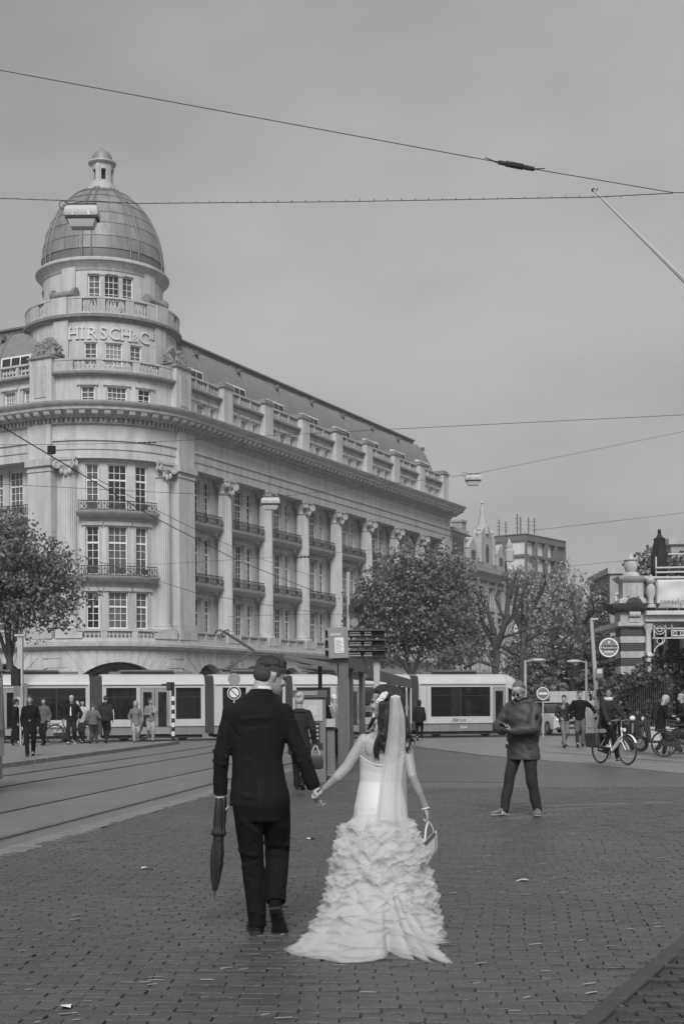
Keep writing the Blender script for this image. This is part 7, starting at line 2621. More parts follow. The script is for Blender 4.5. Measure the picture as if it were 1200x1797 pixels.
bb_ = body_shapes(JB, hsB)
# back and shoulders modelled to the silhouette
bb_.loft([ring_(h(x, y, dy), rx, ry, 28) for y, x, rx, ry, dy in ((1400, 667, .11, .07, .02), (1370, 667, .095, .065, .02), (1352, 669, .115, .07, .016), (1336, 670, .138, .085, .014), (1318, 671, .150, .09, .01), (1302, 673, .150, .08, .01), (1291, 675, .115, .066, .01), (1283, 677, .07, .055, .012), (1274, 679, .048, .05, .015))])
for a, b2, r0, r1 in (((638, 1300), (624, 1322), .042, .040), ((624, 1322), (609, 1346), .040, .036), ((609, 1346), (592, 1364), .037, .035), ((592, 1364), (570, 1384, .05), .034, .021)):
    bb_.tube([h(*a), h(*b2)], [r0, r1], 14, round_=True)
for a, b2, r0, r1 in (((713, 1303, .02), (719, 1335), .034, .031), ((719, 1335), (723, 1361, -.03), .031, .029), ((723, 1361, -.03), (734, 1388), .030, .026), ((734, 1388), (746, 1416, .05), .026, .0165)):
    bb_.tube([h(*a), h(*b2)], [r0, r1], 14, round_=True)
for sx, px in ((-1, 652), (1, 692)):                       # shoulder blades
    bb_.ell(h(px, 1312, -.055), (.045, .02, .06), 12, 8)
bm_ = remesh(bb_, .0056, 3, 'person')
c, n_ = coords(bm_), normals(bm_)
dd = bump_(c, h(671, 1290, -.08), h(669, 1340, -.08), .012, -.006)
setco(bm_, c + n_ * dd[:, None])
bride = ob('person', bm_, SKIN, None, loc=BL)
tag(bride, 'woman in a white ruffled wedding dress and veil seen from behind', 'person')
face_bits(bride, JB['head'], JB['hR'], JB['hs'])
# hair: pulled back, falling in dark waves
s = JB['hs']
hh_ = hmat(JB['head'], JB['hR'], s)
hb_ = MB()
hb_.ell(hh_(0, -.07, .70), (.385 * s, .47 * s, .385 * s), 24, 16, JB['hR'])
hb_.ell(hh_(0, .08, .84), (.34 * s, .34 * s, .23 * s), 20, 14, JB['hR'])
hb_.ell(hh_(0, -.28, .52), (.37 * s, .32 * s, .42 * s), 20, 14, JB['hR'])
for sx in (-1, 1):
    hb_.ell(hh_(sx * .31, .02, .62), (.07 * s, .2 * s, .2 * s), 12, 8, JB['hR'])
ob('hair', wrinkle(remesh(hb_, .006, 2, 'hair'), .004, (40, 40, 26), 3), HAIRD, bride, local=True)
lk = MB()
rng = random.Random(4)
def lock(pts, r, wav, n=18):
    q = [h(*p) for p in pts]
    out, rs = [], []
    m = len(q) - 1
    ph = rng.uniform(0, 6.28)
    for i in range(n + 1):
        t = i / n * m
        k = min(int(t), m - 1)
        p = q[k].lerp(q[k + 1], t - k)
        f = i / n
        p = p + v3(wav * f * math.sin(ph + f * 11), wav * .6 * f * math.cos(ph + f * 9), 0)
        out.append(p)
        rs.append(r * (1 - .75 * f ** 1.5) * (1 + .12 * math.sin(f * 14 + ph)))
    lk.tube(out, rs, 9, round_=True)
for k in range(15):
    x0 = rng.uniform(664, 694)
    x1 = x0 - rng.uniform(2, 14) if k < 9 else x0 + rng.uniform(-4, 6)
    lock([(x0, 1236, -.07 - rng.uniform(0, .03)), (x0 - 2, 1262, -.10), ((x0 + x1) / 2, 1290, -.105), (x1, rng.uniform(1305, 1336), -.095)], rng.uniform(.016, .026), rng.uniform(.012, .024))
for k in range(9):
    x0 = rng.uniform(696, 712)
    lock([(x0 - 6, 1238, -.04), (x0, 1265, -.045), (x0 + rng.uniform(3, 12), 1290, -.05), (x0 + rng.uniform(2, 14), rng.uniform(1300, 1325), -.04)], rng.uniform(.012, .02), rng.uniform(.012, .024))
for k in range(4):
    lock([(655, 1262, .05), (650, 1272, .06), (643 + k * 2, 1280, .07)], .014, .008, 8)
ob('hair_locks', wrinkle(remesh(lk, .0055, 1, 'hair_locks'), .002, (60, 60, 22), 3), HAIRD, bride, local=True)
st_ = MB()
for k in range(3):
    st_.tube([h(660 - k * 2, 1268, -.06), h(657, 1280, -.09), h(651 + k * 2, 1284, -.10), h(654, 1279, -.105)], .0022, 5)
ob('loose_strand', st_, HAIRD, bride, local=True)
fl = MB()
for k in range(16):
    px, py = 663 + 12 * (k / 15) + rng.uniform(-3, 3), 1231 - 13 * (k / 15) + rng.uniform(-2.5, 2.5)
    p = h(px, py, -.088 + rng.uniform(-.006, .006))
    for a in range(5):
        an = a * 2 * PI / 5 + k
        fl.ell(p + v3(.008 * math.cos(an), -.003, .008 * math.sin(an)), (.0065, .003, .0065), 6, 4)
ob('flower_clip', fl, mat('clip_white', .72, .4, .1, 40), bride, local=True)
ob('earring', MB().ell(h(655.5, 1253, -.075), (.006, .006, .008), 8, 6).ell(h(655.5, 1257, -.075), (.009, .009, .011), 10, 8), mat('pearl', .7, .2, .05, 5), bride, local=True)
# dress: bodice to the hip, then layered ruffles
SATIN = mat('dress_satin', .60, .5, .03, 6, .08, coords='obj', bscale=40, sheen=.2)
TULLE = mat('dress_tulle', .82, .8, .04, 10, .0, coords='obj', trans=.5, alpha=.38)
UNDERS = mat('dress_lining', .62, .8, .04, 10, coords='obj')
VEIL = mat('veil_tulle', .88, .8, .03, 8, coords='obj', trans=.35, alpha=.46)
VEIL2 = mat('veil_tulle_thin', .80, .8, .03, 8, coords='obj', trans=.35, alpha=.30)
dl_ = [(1455, 666, .190, .15, .0), (1435, 667, .176, .142, .0), (1415, 667, .168, .132, .0), (1392, 667, .150, .112, .01), (1370, 667, .132, .098, .02), (1350, 669, .140, .098, .018), (1330, 670.5, .154, .103, .014)]
nn_ = 64
dres = MB()
rings = []
for i in range(33):
    t = i / 32 * (len(dl_) - 1)
    k = min(int(t), len(dl_) - 2)
    f = t - k
    f = f * f * (3 - 2 * f)
    y, x, rx, ry, dy = [dl_[k][q] * (1 - f) + dl_[k + 1][q] * f for q in range(5)]
    ring = []
    for j in range(nn_):
        a = 2 * PI * j / nn_
        back = max(0, -math.sin(a))
        top = (12 * (back ** 3) - 6 * abs(math.cos(a)) ** 3) * (i / 32) ** 6 - 14 * max(0, math.sin(a)) * (i / 32) ** 6
        p = h(x, y + top, dy) + v3(rx * math.cos(a), ry * math.sin(a), 0)
        ring.append(p)
    rings.append(ring)
dres.loft(rings, False)
dm = dres.mesh('dress', 80)
wrinkle(dm, .0022, (14, 14, 26), 8)
dress = ob('dress', dm, SATIN, bride, local=True)
so_ = dress.modifiers.new('thick', 'SOLIDIFY')
so_.thickness = .006
ob('back_seam', MB().tube([rings[i][48] + v3(0, -.004, 0) for i in range(2, 33)], .0022, 5), mat('seam_tone', .62, .8, .05), dress, local=True)  # raised centre back seam in its own tone, close to the satin
ob('neckline_trim', MB().tube(rings[32] + [rings[32][0]], .0045, 6, cap=False), SATIN, dress, local=True)
def Rc(z):
    tab = [(-.05, .37), (.02, .36), (.12, .35), (.24, .335), (.35, .318), (.46, .298), (.58, .285), (.68, .235), (.78, .185), (.9, .17)]
    for (z0, r0), (z1, r1) in zip(tab, tab[1:]):
        if z <= z1:
            return r0 + (r1 - r0) * max(0, (z - z0)) / (z1 - z0)
    return .17
zofs = lambda z: h(666 + (2 if z < .5 else 0), 1640).x
_hem = []
for px_, py_ in ((516, 1684), (535, 1688), (556, 1689), (575, 1692), (594, 1696), (625, 1695), (645, 1693), (668, 1689), (683, 1676), (694, 1662), (712, 1655), (724, 1672), (732, 1691), (748, 1692), (770, 1696), (794, 1697), (790, 1680), (786, 1660), (783, 1642)):
    p = G(px_ + (10 if px_ < 560 else 0), py_) - BL
    _hem.append((math.atan2((p.y) / .92, p.x - zofs(0)) % (2 * PI), math.hypot(p.y / .92, p.x - zofs(0))))
_hem += [(math.radians(20), .40), (math.radians(90), .36), (math.radians(160), .42), (math.radians(186), .48)]
_hem.sort()
def Rh(a):
    a = a % (2 * PI)
    H_2 = [(_hem[-1][0] - 2 * PI, _hem[-1][1])] + _hem + [(_hem[0][0] + 2 * PI, _hem[0][1])]
    for (a0, r0), (a1, r1) in zip(H_2, H_2[1:]):
        if a0 <= a <= a1:
            t = (a - a0) / max(1e-6, a1 - a0)
            t = t * t * (3 - 2 * t)
            return r0 + (r1 - r0) * t
    return .4
def Rs(a, z):
    w = min(1, max(0, (.42 - z) / .42)) ** 2.1
    return Rc(z) * (1 - .08 * max(0, math.sin(a))) * (1 - w) + (Rh(a) - .085) * w
nA = 220
und = MB()
und.loft([[v3(zofs(z) + (Rs(a, z) - .075) * math.cos(a), (Rs(a, z) - .075) * .92 * math.sin(a), z) for a in [2 * PI * j / 72 for j in range(144)]] for z in (.16, .24, .32, .4, .48, .56, .64, .72, .80)], False)
ob('underskirt', und, UNDERS, dress, local=True, sharp=80)
NT = 42
rs_ = np.random.RandomState(12)
nA = 300
for k in range(NT):
    f_ = k / (NT - 1)
    z0 = .815 - .755 * f_ ** .9
    wid = .085 + .035 * f_
    m_ = 1 + .5 * f_
    n1, n2, n3 = rs_.randint(6, 10), rs_.randint(13, 19), rs_.randint(30, 44)
    p1, p2, p3, p4 = rs_.uniform(0, 6.28, 4)
    b = MB()
    rows = 9
    for i in range(rows):
        t = i / (rows - 1)
        for j in range(nA):
            a = 2 * PI * j / nA
            env = .65 + .35 * math.sin(3 * a + p4)
            wv = .50 * math.sin(n1 * a + p1) + .42 * math.sin(n2 * a + p2 + 1.6 * t + .8 * math.sin(3 * a + p3)) + .12 * math.sin(n3 * a + p3 - 2 * t + .9 * math.sin(4 * a + p1))
            zt_ = z0 + (.035 * math.sin(2 * a + p3) + .028 * math.sin(5 * a + p4) + .014 * math.sin(9 * a + p2)) * min(1, z0 / .3) * min(1, max(0, (.9 - z0) / .2))
            z = zt_ - wid * t * (1 + .12 * math.sin(n1 * a + p2))
            r = Rs(a, max(z, -.01)) - .02 + t * .020 + t ** 1.25 * wv * env * .020 * m_
            z += t * t * .009 * math.sin(n2 * a + p1) + t * .010 * wv
            if t > .7:
                r += (t - .7) * .05 * (1 + wv) * m_
                z += (t - .7) * .05 * wv
            z = max(z, .006 + .010 * abs(wv) * t)
            aa = a + t * .012 * math.sin(n3 * a + p2)
            b.v.append((zofs(z0) + r * math.cos(aa), r * .92 * math.sin(aa), z))
    for i in range(rows - 1):
        for j in range(nA):
            q = (j + 1) % nA
            b.f.append((i * nA + j, i * nA + q, (i + 1) * nA + q, (i + 1) * nA + j))
    ob('ruffle', b, TULLE, dress, local=True, sharp=120)
# veil
def veil(rows_, nm, m, folds, seed, depth):
    b = MB()
    n = 46
    R_ = []
    for i in range(40):
        t = i / 39 * (len(rows_) - 1)
        k = min(int(t), len(rows_) - 2)
        u = t - k
        y, xa, xb, dy = [rows_[k][q] * (1 - u) + rows_[k + 1][q] * u for q in range(4)]
        for j in range(n + 1):
            f = j / n
            x = xa + (xb - xa) * f
            amp = depth * (.25 + .75 * i / 39)
            p = h(x, y, dy - .03 * math.sin(PI * f) + amp * math.sin(f * folds * 2 * PI + seed + .8 * math.sin(i * .08)))
            b.v.append(tuple(p))
    m_ = n + 1
    for i in range(39):
        for j in range(n):
            b.f.append((i * m_ + j, i * m_ + j + 1, (i + 1) * m_ + j + 1, (i + 1) * m_ + j))
    return ob(nm, b, m, bride, local=True, sharp=90)
veil([(1220, 688, 700, -.10), (1226, 684, 702, -.13), (1255, 683, 709, -.15), (1290, 680, 711, -.15), (1335, 673, 708, -.14), (1365, 668, 704, -.145), (1400, 663, 702, -.155), (1440, 657, 704, -.17)], 'veil', VEIL, 2.3, 1.0, .007)
veil([(1222, 690, 702, -.09), (1260, 684, 711, -.13), (1320, 675, 712, -.135), (1380, 668, 713, -.15), (1450, 660, 716, -.17), (1475, 658, 715, -.18)], 'veil', VEIL2, 2.6, 2.0, .009)
ob('veil_comb', MB().tube([h(686, 1224, -.12), h(694, 1221, -.12), h(701, 1224, -.115)], .006, 6), mat('clip_white', .72), bride, local=True)
# bracelet and bag
wr = JB['wrR']
ob('bracelet', MB().tube([wr + v3(.024 * math.cos(a * PI / 8), .02 * math.sin(a * PI / 8), -.006 + .006 * math.cos(a * PI / 8)) for a in range(17)], .0045, 6, cap=False), mat('pearl', .7), bride, local=True)
hp_ = W(751, 1440, BD + .05)
bag = root('evening_bag', hp_, 'small pale evening bag hanging from the bride\'s right hand', 'bag')
bag['label'] = 'small pale evening bag hanging from the hand of the woman in white'
BAGM = mat('bag_satin', .46, .45, .08, 10, .1)
A_ = [W(*p) for p in ((744, 1482, BD + .0), (762, 1463, BD + .06), (763, 1488, BD + .06), (752, 1511, BD + .02), (746, 1500, BD + .0))]
of = v3(.02, .07, 0)
bm2 = MB()
vv = [p - of * .5 for p in A_] + [p + of * .5 for p in A_]
bm2.add(vv, [(0, 1, 2, 3, 4), (9, 8, 7, 6, 5)] + [(i, (i + 1) % 5, 5 + (i + 1) % 5, 5 + i) for i in range(5)])
o = ob('bag_body', bm2, BAGM, bag)
bv = o.modifiers.new('bevel', 'BEVEL')
bv.width = .012
bv.segments = 3
ob('clasp_bar', MB().bar(A_[0] + v3(0, -.03, .005), A_[1] + v3(0, -.03, .005), .012, .02), mat('clasp', .3, .3, .1, 5, metal=.8), bag)
ob('strap', MB().tube([A_[0] + v3(.002, 0, 0), W(747, 1455, BD + .04), hp_], .007, 6).tube([A_[1], W(758, 1450, BD + .06), hp_], .0035, 6), mat('strap_white', .6, .5), bag)

# ---------------- the man with the phone
pl_ = G(919, 1431)
PA = math.radians(-138)
JP = pose(1.80, ank=((-.17, -.06, 0), (.20, .17, 0)), wr=((-.015, .30, 1.13), (.10, .31, 1.14)), lean=(0, .02), drop=.002, hyaw=3, hpitch=36, pole=((-1, -.5, -.2), (1, -.5, -.2)))
JP['ftL'] = v3(-.55, .83, 0)
JP['ftR'] = v3(.25, .97, 0)
PARKA = mat('grey_parka', .058, .55, .25, 7, .3, coords='obj', bscale=45, spec=.3)
JEAN = cloth('dark_jeans', .055, .85, .3, 160, .25)
hsP = {'L': dict(d=v3(.35, .55, .25), n=v3(.25, .1, .9), s=v3(-.4, .8, 0), curl=.55, thumb=.9), 'R': dict(d=v3(-.35, .55, .2), n=v3(-.2, .1, .9), s=v3(.4, .8, 0), curl=.6, thumb=.9)}
pm = person('man in a padded grey jacket looking down at his phone', pl_, PA, JP, None, None, None, None, vox=.0095, handspec=hsP, face=True)
def on(nm, b, m, v, sm=2, wr=None, parent=None, seed=1):
    me = remesh(b, v, sm, nm)
    if wr:
        wrinkle(me, wr[0], wr[1], seed)
    return ob(nm, me, m, parent, local=True)
jb = top_shapes(JP, .415, .029, .004, puffy=1.2)
H_ = 1.80
jk = on('padded_jacket', jb, PARKA, .011, 2, (.013, (8, 8, 15)), pm, 3)
for sx in (-1, 1):
    pk = MB().loft([[JP['P'] + v3(sx * (.12 + x * .075), .13 - abs(x) * .035 + q, z) for x in (-1, -.3, .3, 1)] + [JP['P'] + v3(sx * (.12 + x * .075), .06, z) for x in (1, .3, -.3, -1)] for z, q in ((-.19, -.01), (-.17, .012), (-.05, .014), (-.03, 0))])
    ob('pocket', pk, PARKA, jk, local=True)
    ob('pocket_flap', MB().box(sx * .12 - .08, sx * .12 + .08, .112, .132, JP['P'].z - .05, JP['P'].z - .0), PARKA, jk, local=True)
sm2 = MB()
for dz in (.10, -.02, -.14):
    cc = JP['C'] + v3(0, 0, dz - .06)
    sm2.tube([cc + v3(.212 * math.cos(a * PI / 16), .162 * math.sin(a * PI / 16), .01 * math.sin(a)) for a in range(33)], .006, 5, cap=False)
sm2.tube([JP['P'] + v3(.205 * math.cos(a * PI / 16), .158 * math.sin(a * PI / 16), -.19) for a in range(33)], .009, 5, cap=False)
for k in 'LR':
    q = JP['el' + k].lerp(JP['wr' + k], .88)
    sm2.tube([q + v3(.058 * math.cos(a * PI / 6), .02 * math.sin(a * PI / 6), .055 * math.sin(a * PI / 6)) for a in range(13)], .006, 5, cap=False)
ob('seam', sm2, cloth('parka_seam', .03), jk, local=True)
ob('sleeve_patch', MB().ell(JP['shL'].lerp(JP['elL'], .45) + v3(-.075, .03, 0), (.016, .045, .06), 10, 6), cloth('patch', .03), jk, local=True)
ob('zip', MB().tube([JP['N'] + v3(0, .085, .0), JP['C'] + v3(0, .168, 0), JP['W'] + v3(0, .152, 0), JP['P'] + v3(0, .158, -.2)], .006, 6), LTGREY, jk, local=True)
hd_ = MB()
for k in range(9):
    a = PI + PI * k / 8
    hd_.ell(JP['N'] + v3(.115 * math.cos(a), .01 + .115 * math.sin(a), .012 + .02 * math.sin(a + PI)), (.055, .05, .045), 10, 8)
for sx in (-1, 1):
    hd_.tube([JP['N'] + v3(sx * .115, .0, .01), JP['N'] + v3(sx * .085, .075, .02), JP['N'] + v3(sx * .045, .105, .0)], [.045, .036, .026], 8, round_=True)
on('hood', hd_, PARKA, .011, 2, (.006, (14, 14, 14)), pm, 4)
sc_b = MB()
for k in range(12):
    a = 2 * PI * k / 12
    sc_b.ell(JP['N'] + v3(.066 * math.cos(a), .02 + .066 * math.sin(a), .035), (.035, .035, .045), 8, 6)
sc_b.ell(JP['N'] + v3(.02, .085, -.01), (.055, .035, .075), 10, 8)
on('scarf', sc_b, cloth('black_scarf', .02), .010, 1, (.006, (20, 20, 20)), pm, 2)
on('jeans', leg_shapes(JP, 1.02), JEAN, .011, 2, (.006, (13, 13, 15)), pm, 7)
SNK = mat('grey_sneaker', .14, .5, .2, 8)
for k in 'LR':
    ft = JP['ft' + k].normalized()
    u, s_ = shoe_mesh(v3(JP['an' + k].x, JP['an' + k].y, .016) - ft * .07, ft, v3(0, 0, 1), .30, 0, 1.1)
    sh_ = ob('sneaker', remesh(u, .009, 1, 'sneaker'), SNK, pm, local=True)
    ob('sole', s_, mat('pale_sole', .3, .7), sh_, local=True)
    sd = ft.cross(v3(0, 0, 1))
    strp = MB()
    for i in range(3):
        p = v3(JP['an' + k].x, JP['an' + k].y, 0) + ft * (.02 + i * .03)
        for s2 in (-1, 1):
            strp.tube([p + sd * s2 * .044 + v3(0, 0, .03), p + ft * -.02 + sd * s2 * .040 + v3(0, 0, .07)], .004, 5)
    ob('stripe', strp, WHITE, sh_, local=True)
hr = MB()
s = JP['hs']
hh_ = hmat(JP['head'], JP['hR'], s)
hr.ell(hh_(0, -.085, .725), (.368 * s, .425 * s, .335 * s), 20, 14, JP['hR'])
hr.ell(hh_(0, -.22, .5), (.335 * s, .27 * s, .26 * s), 16, 12, JP['hR'])
ob('hair', wrinkle(remesh(hr, .008, 1, 'hair'), .003, (50, 50, 30), 3), mat('short_grey_hair', .12, .7, .3, 40, .4, coords='obj'), pm, local=True)
gl_ = MB()
for sx in (-1, 1):
    gl_.ell(hh_(sx * .15, .44, .50), (.10 * s, .025 * s, .075 * s), 12, 8, JP['hR'])
    gl_.tube([hh_(sx * .25, .42, .53), hh_(sx * .35, .2, .53), hh_(sx * .37, .0, .52)], .012 * s, 5)
gl_.tube([hh_(-.06, .455, .53), hh_(.06, .455, .53)], .012 * s, 5)
ob('glasses', gl_, mat('dark_lens', .015, .1), pm, local=True)
Mp = Matrix.Rotation(-PA, 3, 'Z')
ph = root('mobile_phone', pl_ + Mp @ v3(.04, .40, 1.185), 'black mobile phone held in both hands by the man in the padded jacket', 'phone', None, -PA)
pb = MB().box(-.04, .04, -.075, .075, -.006, .006, Matrix.Rotation(math.radians(35), 4, 'X'))
o = ob('case', pb, BLACK, ph, local=True)
bv = o.modifiers.new('bevel', 'BEVEL')
bv.width = .004
ob('screen', MB().box(-.035, .035, -.066, .066, .0062, .008, Matrix.Rotation(math.radians(35), 4, 'X')), mat('phone_glass', .03, .05), ph, local=True)

# ---------------- everyone else
def cl(v, n):
    return cloth('cloth_%s_%d' % (n, int(v * 1000)), v)
def walk(H, ph=1, stride=.28, **k):
    """mid-stride; ph 1: right foot ahead"""
    a = ((-.06, -stride * ph, .05 if ph > 0 else 0), (.06, stride * ph, .0 if ph > 0 else .05))
    return pose(H, ank=a, toes=((38, -8) if ph > 0 else (-8, 38)), drop=.012 + stride * .05, **k)
PZ = .075
def at(px, py, z=0.0):
    return G(px, py, z)
hd = math.radians
GRP = None
# pavement on the left
J = walk(1.74, 1, .22, sex='f', hyaw=-10, hpitch=-4)
person('woman with long dark hair in a black coat striding toward the camera', at(54, 1327, PZ), hd(172), J, ('coat', cl(.014, 'coat')), ('trousers', cl(.018, 'trousers')), ('boot', LEATHER), ('long', HAIRD, 'hair'), vox=.016, hem=.36, flare=.012, seed=11)
ob('belt_buckle', MB().box(-.03, .03, .135, .15, .98, 1.02), STEEL, bpy.context.scene.objects[0] if False else [o for o in COL.objects if o.get('label', '').startswith('woman with long dark hair in a black coat')][0], local=True)
J = walk(1.66, 1, .15, sex='f')
person('dark figure in a long black coat at the far left, seen from the side', at(29, 1308, PZ), hd(75), J, ('long_coat', cl(.016, 'coat')), ('skirt', cl(.016, 'skirt')), ('shoe', LEATHER), ('bun', HAIRD, 'hair'), hem=.10, flare=.03, seed=12)
J = walk(1.70, -1, .15, sex='f', hyaw=20)
person('woman in a grey jacket with dark scarf beside the striding woman', at(78, 1308, PZ), hd(195), J, ('jacket', cl(.11, 'jacket')), ('trousers', cl(.02, 'trousers')), ('boot', LEATHER), ('long', HAIRD, 'hair'), hem=.45, seed=13)
J = walk(1.78, 1, .18, hyaw=12, wr=((-.30, .05, .92), (.24, .16, .92)))
p = person('man in a pale cap and dark open jacket before the parked bicycle', at(127, 1306, PZ), hd(185), J, ('jacket', cl(.022, 'jacket')), ('trousers', cl(.035, 'trousers')), ('sneaker', mat('white_sneaker', .6, .6)), ('cap', cl(.4, 'cap'), 'cap'), seed=14)
ob('shirt_front', MB().tube([J['N'] + v3(0, .075, -.01), J['C'] + v3(0, .155, 0), J['W'] + v3(0, .145, -.03)], [.015, .022, .03], 6), SHIRT, p, local=True)
J = walk(1.64, -1, .14, sex='f', hyaw=30, wr=((-.18, .2, .95), (.12, .12, 1.42)))
person('woman in a pale top and dark hat raising one hand to her head', at(146, 1304, PZ), hd(190), J, ('pale_top', cl(.42, 'top')), ('jeans', cl(.07, 'jeans')), ('sneaker', mat('white_sneaker', .6)), ('beanie', cl(.02, 'hat'), 'hat'), seed=15)
J = walk(1.50, 1, .16, hyaw=-20, wr=(None, (.22, .22, .85)))
person('boy in a grey hooded top seen from behind', at(164, 1305, PZ), hd(8), J, ('hooded_top', cl(.13, 'hoodie')), ('trousers', cl(.09, 'trousers')), ('sneaker', SNK), ('short', HAIRM, 'hair'), face=False, seed=16)
J = walk(1.78, -1, .16, hyaw=10)
p = person('man in a dark hooded sweater seen from behind, tallest of the walkers', at(186, 1304, PZ), hd(10), J, ('hooded_sweater', cl(.05, 'sweater')), ('trousers', cl(.03, 'trousers')), ('sneaker', SNK), ('short', HAIRD, 'hair'), face=False, puffy=.6, seed=17)
ob('hood', remesh(MB().ell(J['N'] + v3(0, -.06, -.01), (.13, .08, .09), 12, 8), .02, 1), cl(.05, 'sweater'), p, local=True)
ob('sleeve_stripe', MB().tube([J['shR'].lerp(J['elR'], .5) + v3(.085, 0, 0), J['elR'] + v3(.078, 0, 0), J['wrR'] + v3(.062, 0, 0)], .02, 6), cl(.55, 'stripe'), p, local=True)
J = walk(1.56, 1, .12, sex='f', wr=(None, (.21, .14, .85)))
hoodp = at(239, 1303, PZ)
p = person('woman in a pale hooded raincoat walking toward the camera', hoodp, hd(170), J, ('raincoat', cl(.17, 'raincoat')), ('trousers', cl(.34, 'trousers')), ('shoe', SNK), ('bun', HAIRG, 'hair'), hem=.40, flare=.014, seed=18)
hd2 = MB().ell(J['head'] + v3(0, -.035, .11), (.105, .10, .14), 14, 10).ell(J['N'] + v3(0, -.02, .03), (.10, .09, .06), 12, 8)
ob('hood', remesh(hd2, .016, 1), cl(.22, 'hoodcloth'), p, local=True)
uL = hoodp + Matrix.Rotation(-hd(170), 3, 'Z') @ v3(-.26, .06, .70)
fu = root('umbrella', uL, 'short folded dark umbrella hanging beside the hooded woman', 'umbrella', None)
ob('canopy', MB().lathe([(.012, .14), (.03, .1), (.038, 0), (.03, -.2), (.012, -.36), (.004, -.42)], 10, (0, 0, 0)), UB, fu, local=True)
ob('handle', MB().tube([(0, 0, .12), (0, 0, .24)], .012, 6), BLACK, fu, local=True)
fu.rotation_euler = (0, .3, 0)
J = walk(1.68, -1, .12, sex='f', hyaw=35, wr=((-.05, .22, 1.12), (.1, .22, 1.05)))
p = person('woman with long hair and a pale checked shawl beside the hooded woman', at(265, 1302, PZ), hd(165), J, ('shawl_jacket', cl(.2, 'shawl')), ('trousers', cl(.3, 'trousers')), ('shoe', SNK), ('long', HAIRM, 'hair'), hem=.47, flare=.012, seed=19)
sw_ = MB().loft([ring_(J['S'] + v3(-.06, 0, .02), .17, .1, 16), ring_(J['C'] + v3(-.09, 0, -.02), .2, .125, 16), ring_(J['W'] + v3(-.14, -.02, -.06), .13, .12, 16)])
ob('shawl', wrinkle(remesh(sw_, .02, 1), .012, (16, 16, 12), 3), cl(.32, 'shawlcloth'), p, local=True)
# by the ticket machine and shelter
J = walk(1.72, -1, .10, sex='f', hyaw=0, hpitch=14, wr=(None, (.26, .04, .82)))
wp_ = at(526, 1386)
p = person('woman with pale tied hair in a long dark coat at the ticket machine', wp_, hd(6), J, ('long_coat', cl(.04, 'coat')), ('leggings', cl(.02, 'leggings')), ('boot', LEATHER), ('bun', mat('pale_blond_hair', .42, .6, .2, 30, .5, coords='obj'), 'hair'), vox=.014, hem=.36, flare=.012, face=False, seed=20)
ob('coat_collar', remesh(MB().ell(J['S'] + v3(0, -.03, .01), (.17, .11, .045), 14, 8), .014, 1), cl(.05, 'collar'), p, local=True)
bgp = wp_ + Matrix.Rotation(-hd(6), 3, 'Z') @ v3(.275, .06, .72)
hb2 = root('handbag', bgp, 'dark handbag with long handles carried by the woman in the long coat', 'bag')
hbm = MB().loft([[v3(x * s, y * s, z) for x, y in ((-.13, -.05), (.13, -.05), (.13, .05), (-.13, .05))] for z, s in ((-.36, .7), (-.34, 1.0), (-.2, 1.05), (-.1, .75), (-.08, .55))])
o = ob('bag_body', hbm, mat('bag_leather', .035, .35, .2, 6), hb2, local=True)
bv = o.modifiers.new('bevel', 'BEVEL')
bv.width = .03
bv.segments = 3
ob('handle', MB().tube([(-.08, -.04, -.12), (-.03, -.03, .02), (0, 0, .06)], .011, 6).tube([(.08, -.04, -.12), (.03, -.03, .02), (0, 0, .06)], .011, 6), LTGREY, hb2, local=True)
J = pose(1.76, wr=((-.1, .32, 1.05), (.12, .34, 1.05)), lean=(0, .12), hpitch=18)
person('man in a dark suit jacket leaning forward behind the ticket machine', at(575, 1352), hd(-62), J, ('jacket', cl(.04, 'jacket')), ('trousers', cl(.02, 'trousers')), ('shoe', LEATHER), ('short', HAIRD, 'hair'), vox=.016, seed=21)
J = pose(1.74, wr=((-.2, .2, 1.0), (.2, .2, 1.0)), hpitch=10)
person('white haired person in a patterned top inside the shelter', at(588, 1330), hd(-40), J, ('patterned_top', mat('patterned_cloth', .3, .8, .8, 24, coords='obj')), ('trousers', cl(.04, 'trousers')), ('shoe', SNK), ('short', mat('white_hair', .6, .6, .1, 30), 'hair'), seed=22)
J = walk(1.62, 1, .10, hpitch=8)
person('hunched person in a dark hooded coat standing before the tram bellows', v3(W(735, 1233, 53).x, 53, 0), hd(15), J, ('hooded_coat', cl(.025, 'coat')), ('trousers', cl(.016, 'trousers')), ('sneaker', mat('white_sneaker', .6)), ('hood', cl(.03, 'hood'), 'hood'), hem=.42, puffy=.7, face=False, seed=23)
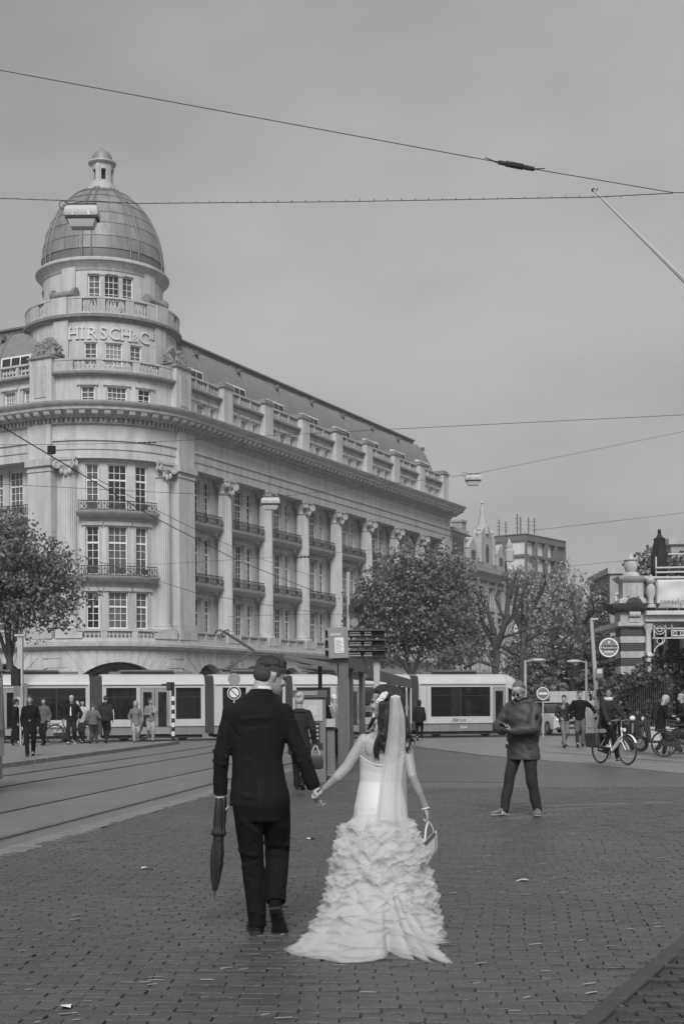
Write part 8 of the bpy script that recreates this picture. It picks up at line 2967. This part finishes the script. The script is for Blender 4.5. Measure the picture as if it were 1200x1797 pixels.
# right-hand side
J = walk(1.76, 1, .20, hyaw=-30, wr=((-.22, .12, .92), (.2, .2, .95)))
person('man in a black leather jacket and pale jeans, left of two walking men', at(989, 1310), hd(168), J, ('leather_jacket', mat('black_leather', .02, .35, .2, 6, .2)), ('jeans', cl(.17, 'jeans')), ('boot', LEATHER), ('short', HAIRD, 'hair'), hem=.49, vox=.016, seed=24)
J = walk(1.90, -1, .16, hyaw=5, wr=((-.52, .02, 1.12), (.24, .1, .98)))
person('tall man in a black jacket, right of two walking men, arm held out', at(1017, 1310), hd(182), J, ('jacket', cl(.014, 'jacket')), ('jeans', cl(.10, 'jeans')), ('boot', LEATHER), ('short', HAIRM, 'hair'), hem=.47, vox=.016, seed=25)
J = pose(1.70, sex='f', hyaw=10)
person('dark clothed person standing behind the cyclist', at(1083, 1304), hd(200), J, ('jacket', cl(.018, 'jacket')), ('trousers', cl(.016, 'trousers')), ('shoe', LEATHER), ('long', HAIRD, 'hair'), seed=26)
# cyclist on the white bicycle
J = pose(1.70, sex='f', pelvis=(0, .22, 1.02), lean=(0, .10), ank=((-.13, .54, .07), (.13, .40, .38)), wr=((-.27, .70, 1.03), (.27, .70, 1.03)), hyaw=-35, pole=((-.7, -.6, -.5), (.7, -.6, -.5)))
ca = PI / 2 - CYC_RZ
p = person('woman in a dark jacket and pale scarf riding the white bicycle', CYC.location, ca, J, ('jacket', cl(.05, 'jacket')), ('trousers', cl(.018, 'trousers')), ('sneaker', mat('white_sneaker', .6)), ('bun', HAIRD, 'hair'), skin=SKIND, hem=.50, flare=.02, puffy=.5, vox=.013, seed=27)
sc_b = MB()
for k in range(12):
    a = 2 * PI * k / 12
    sc_b.ell(J['N'] + v3(.072 * math.cos(a), .02 + .072 * math.sin(a), .03), (.04, .04, .05), 8, 6)
ob('scarf', wrinkle(remesh(sc_b, .013, 1), .006, (20, 20, 20), 2), cl(.6, 'scarf'), p, local=True)
# riders at the right edge
J = walk(1.70, 1, .10, sex='f', hpitch=18, lean=(0, .10), wr=((-.18, .42, 1.0), (.2, .42, 1.0)))
p = person('pale haired woman in a black coat bending over the scooters', at(1158, 1324), hd(100), J, ('coat', cl(.018, 'coat')), ('trousers', cl(.02, 'trousers')), ('boot', LEATHER), ('long', mat('pale_blond_hair', .42), 'hair'), hem=.38, flare=.012, vox=.014, seed=28)
strap_bag(p, J, cl(.03, 'backpack'))
J = pose(1.72, lean=(0, .06), wr=((-.2, .35, 1.05), (.2, .35, 1.05)))
person('person in dark clothes at the right edge behind the scooter', at(1199, 1318), hd(-100), J, ('jacket', cl(.03, 'jacket')), ('trousers', cl(.02, 'trousers')), ('shoe', LEATHER), ('short', HAIRG, 'hair'), vox=.016, seed=29)
bpy.data.scenes.remove(TMP)
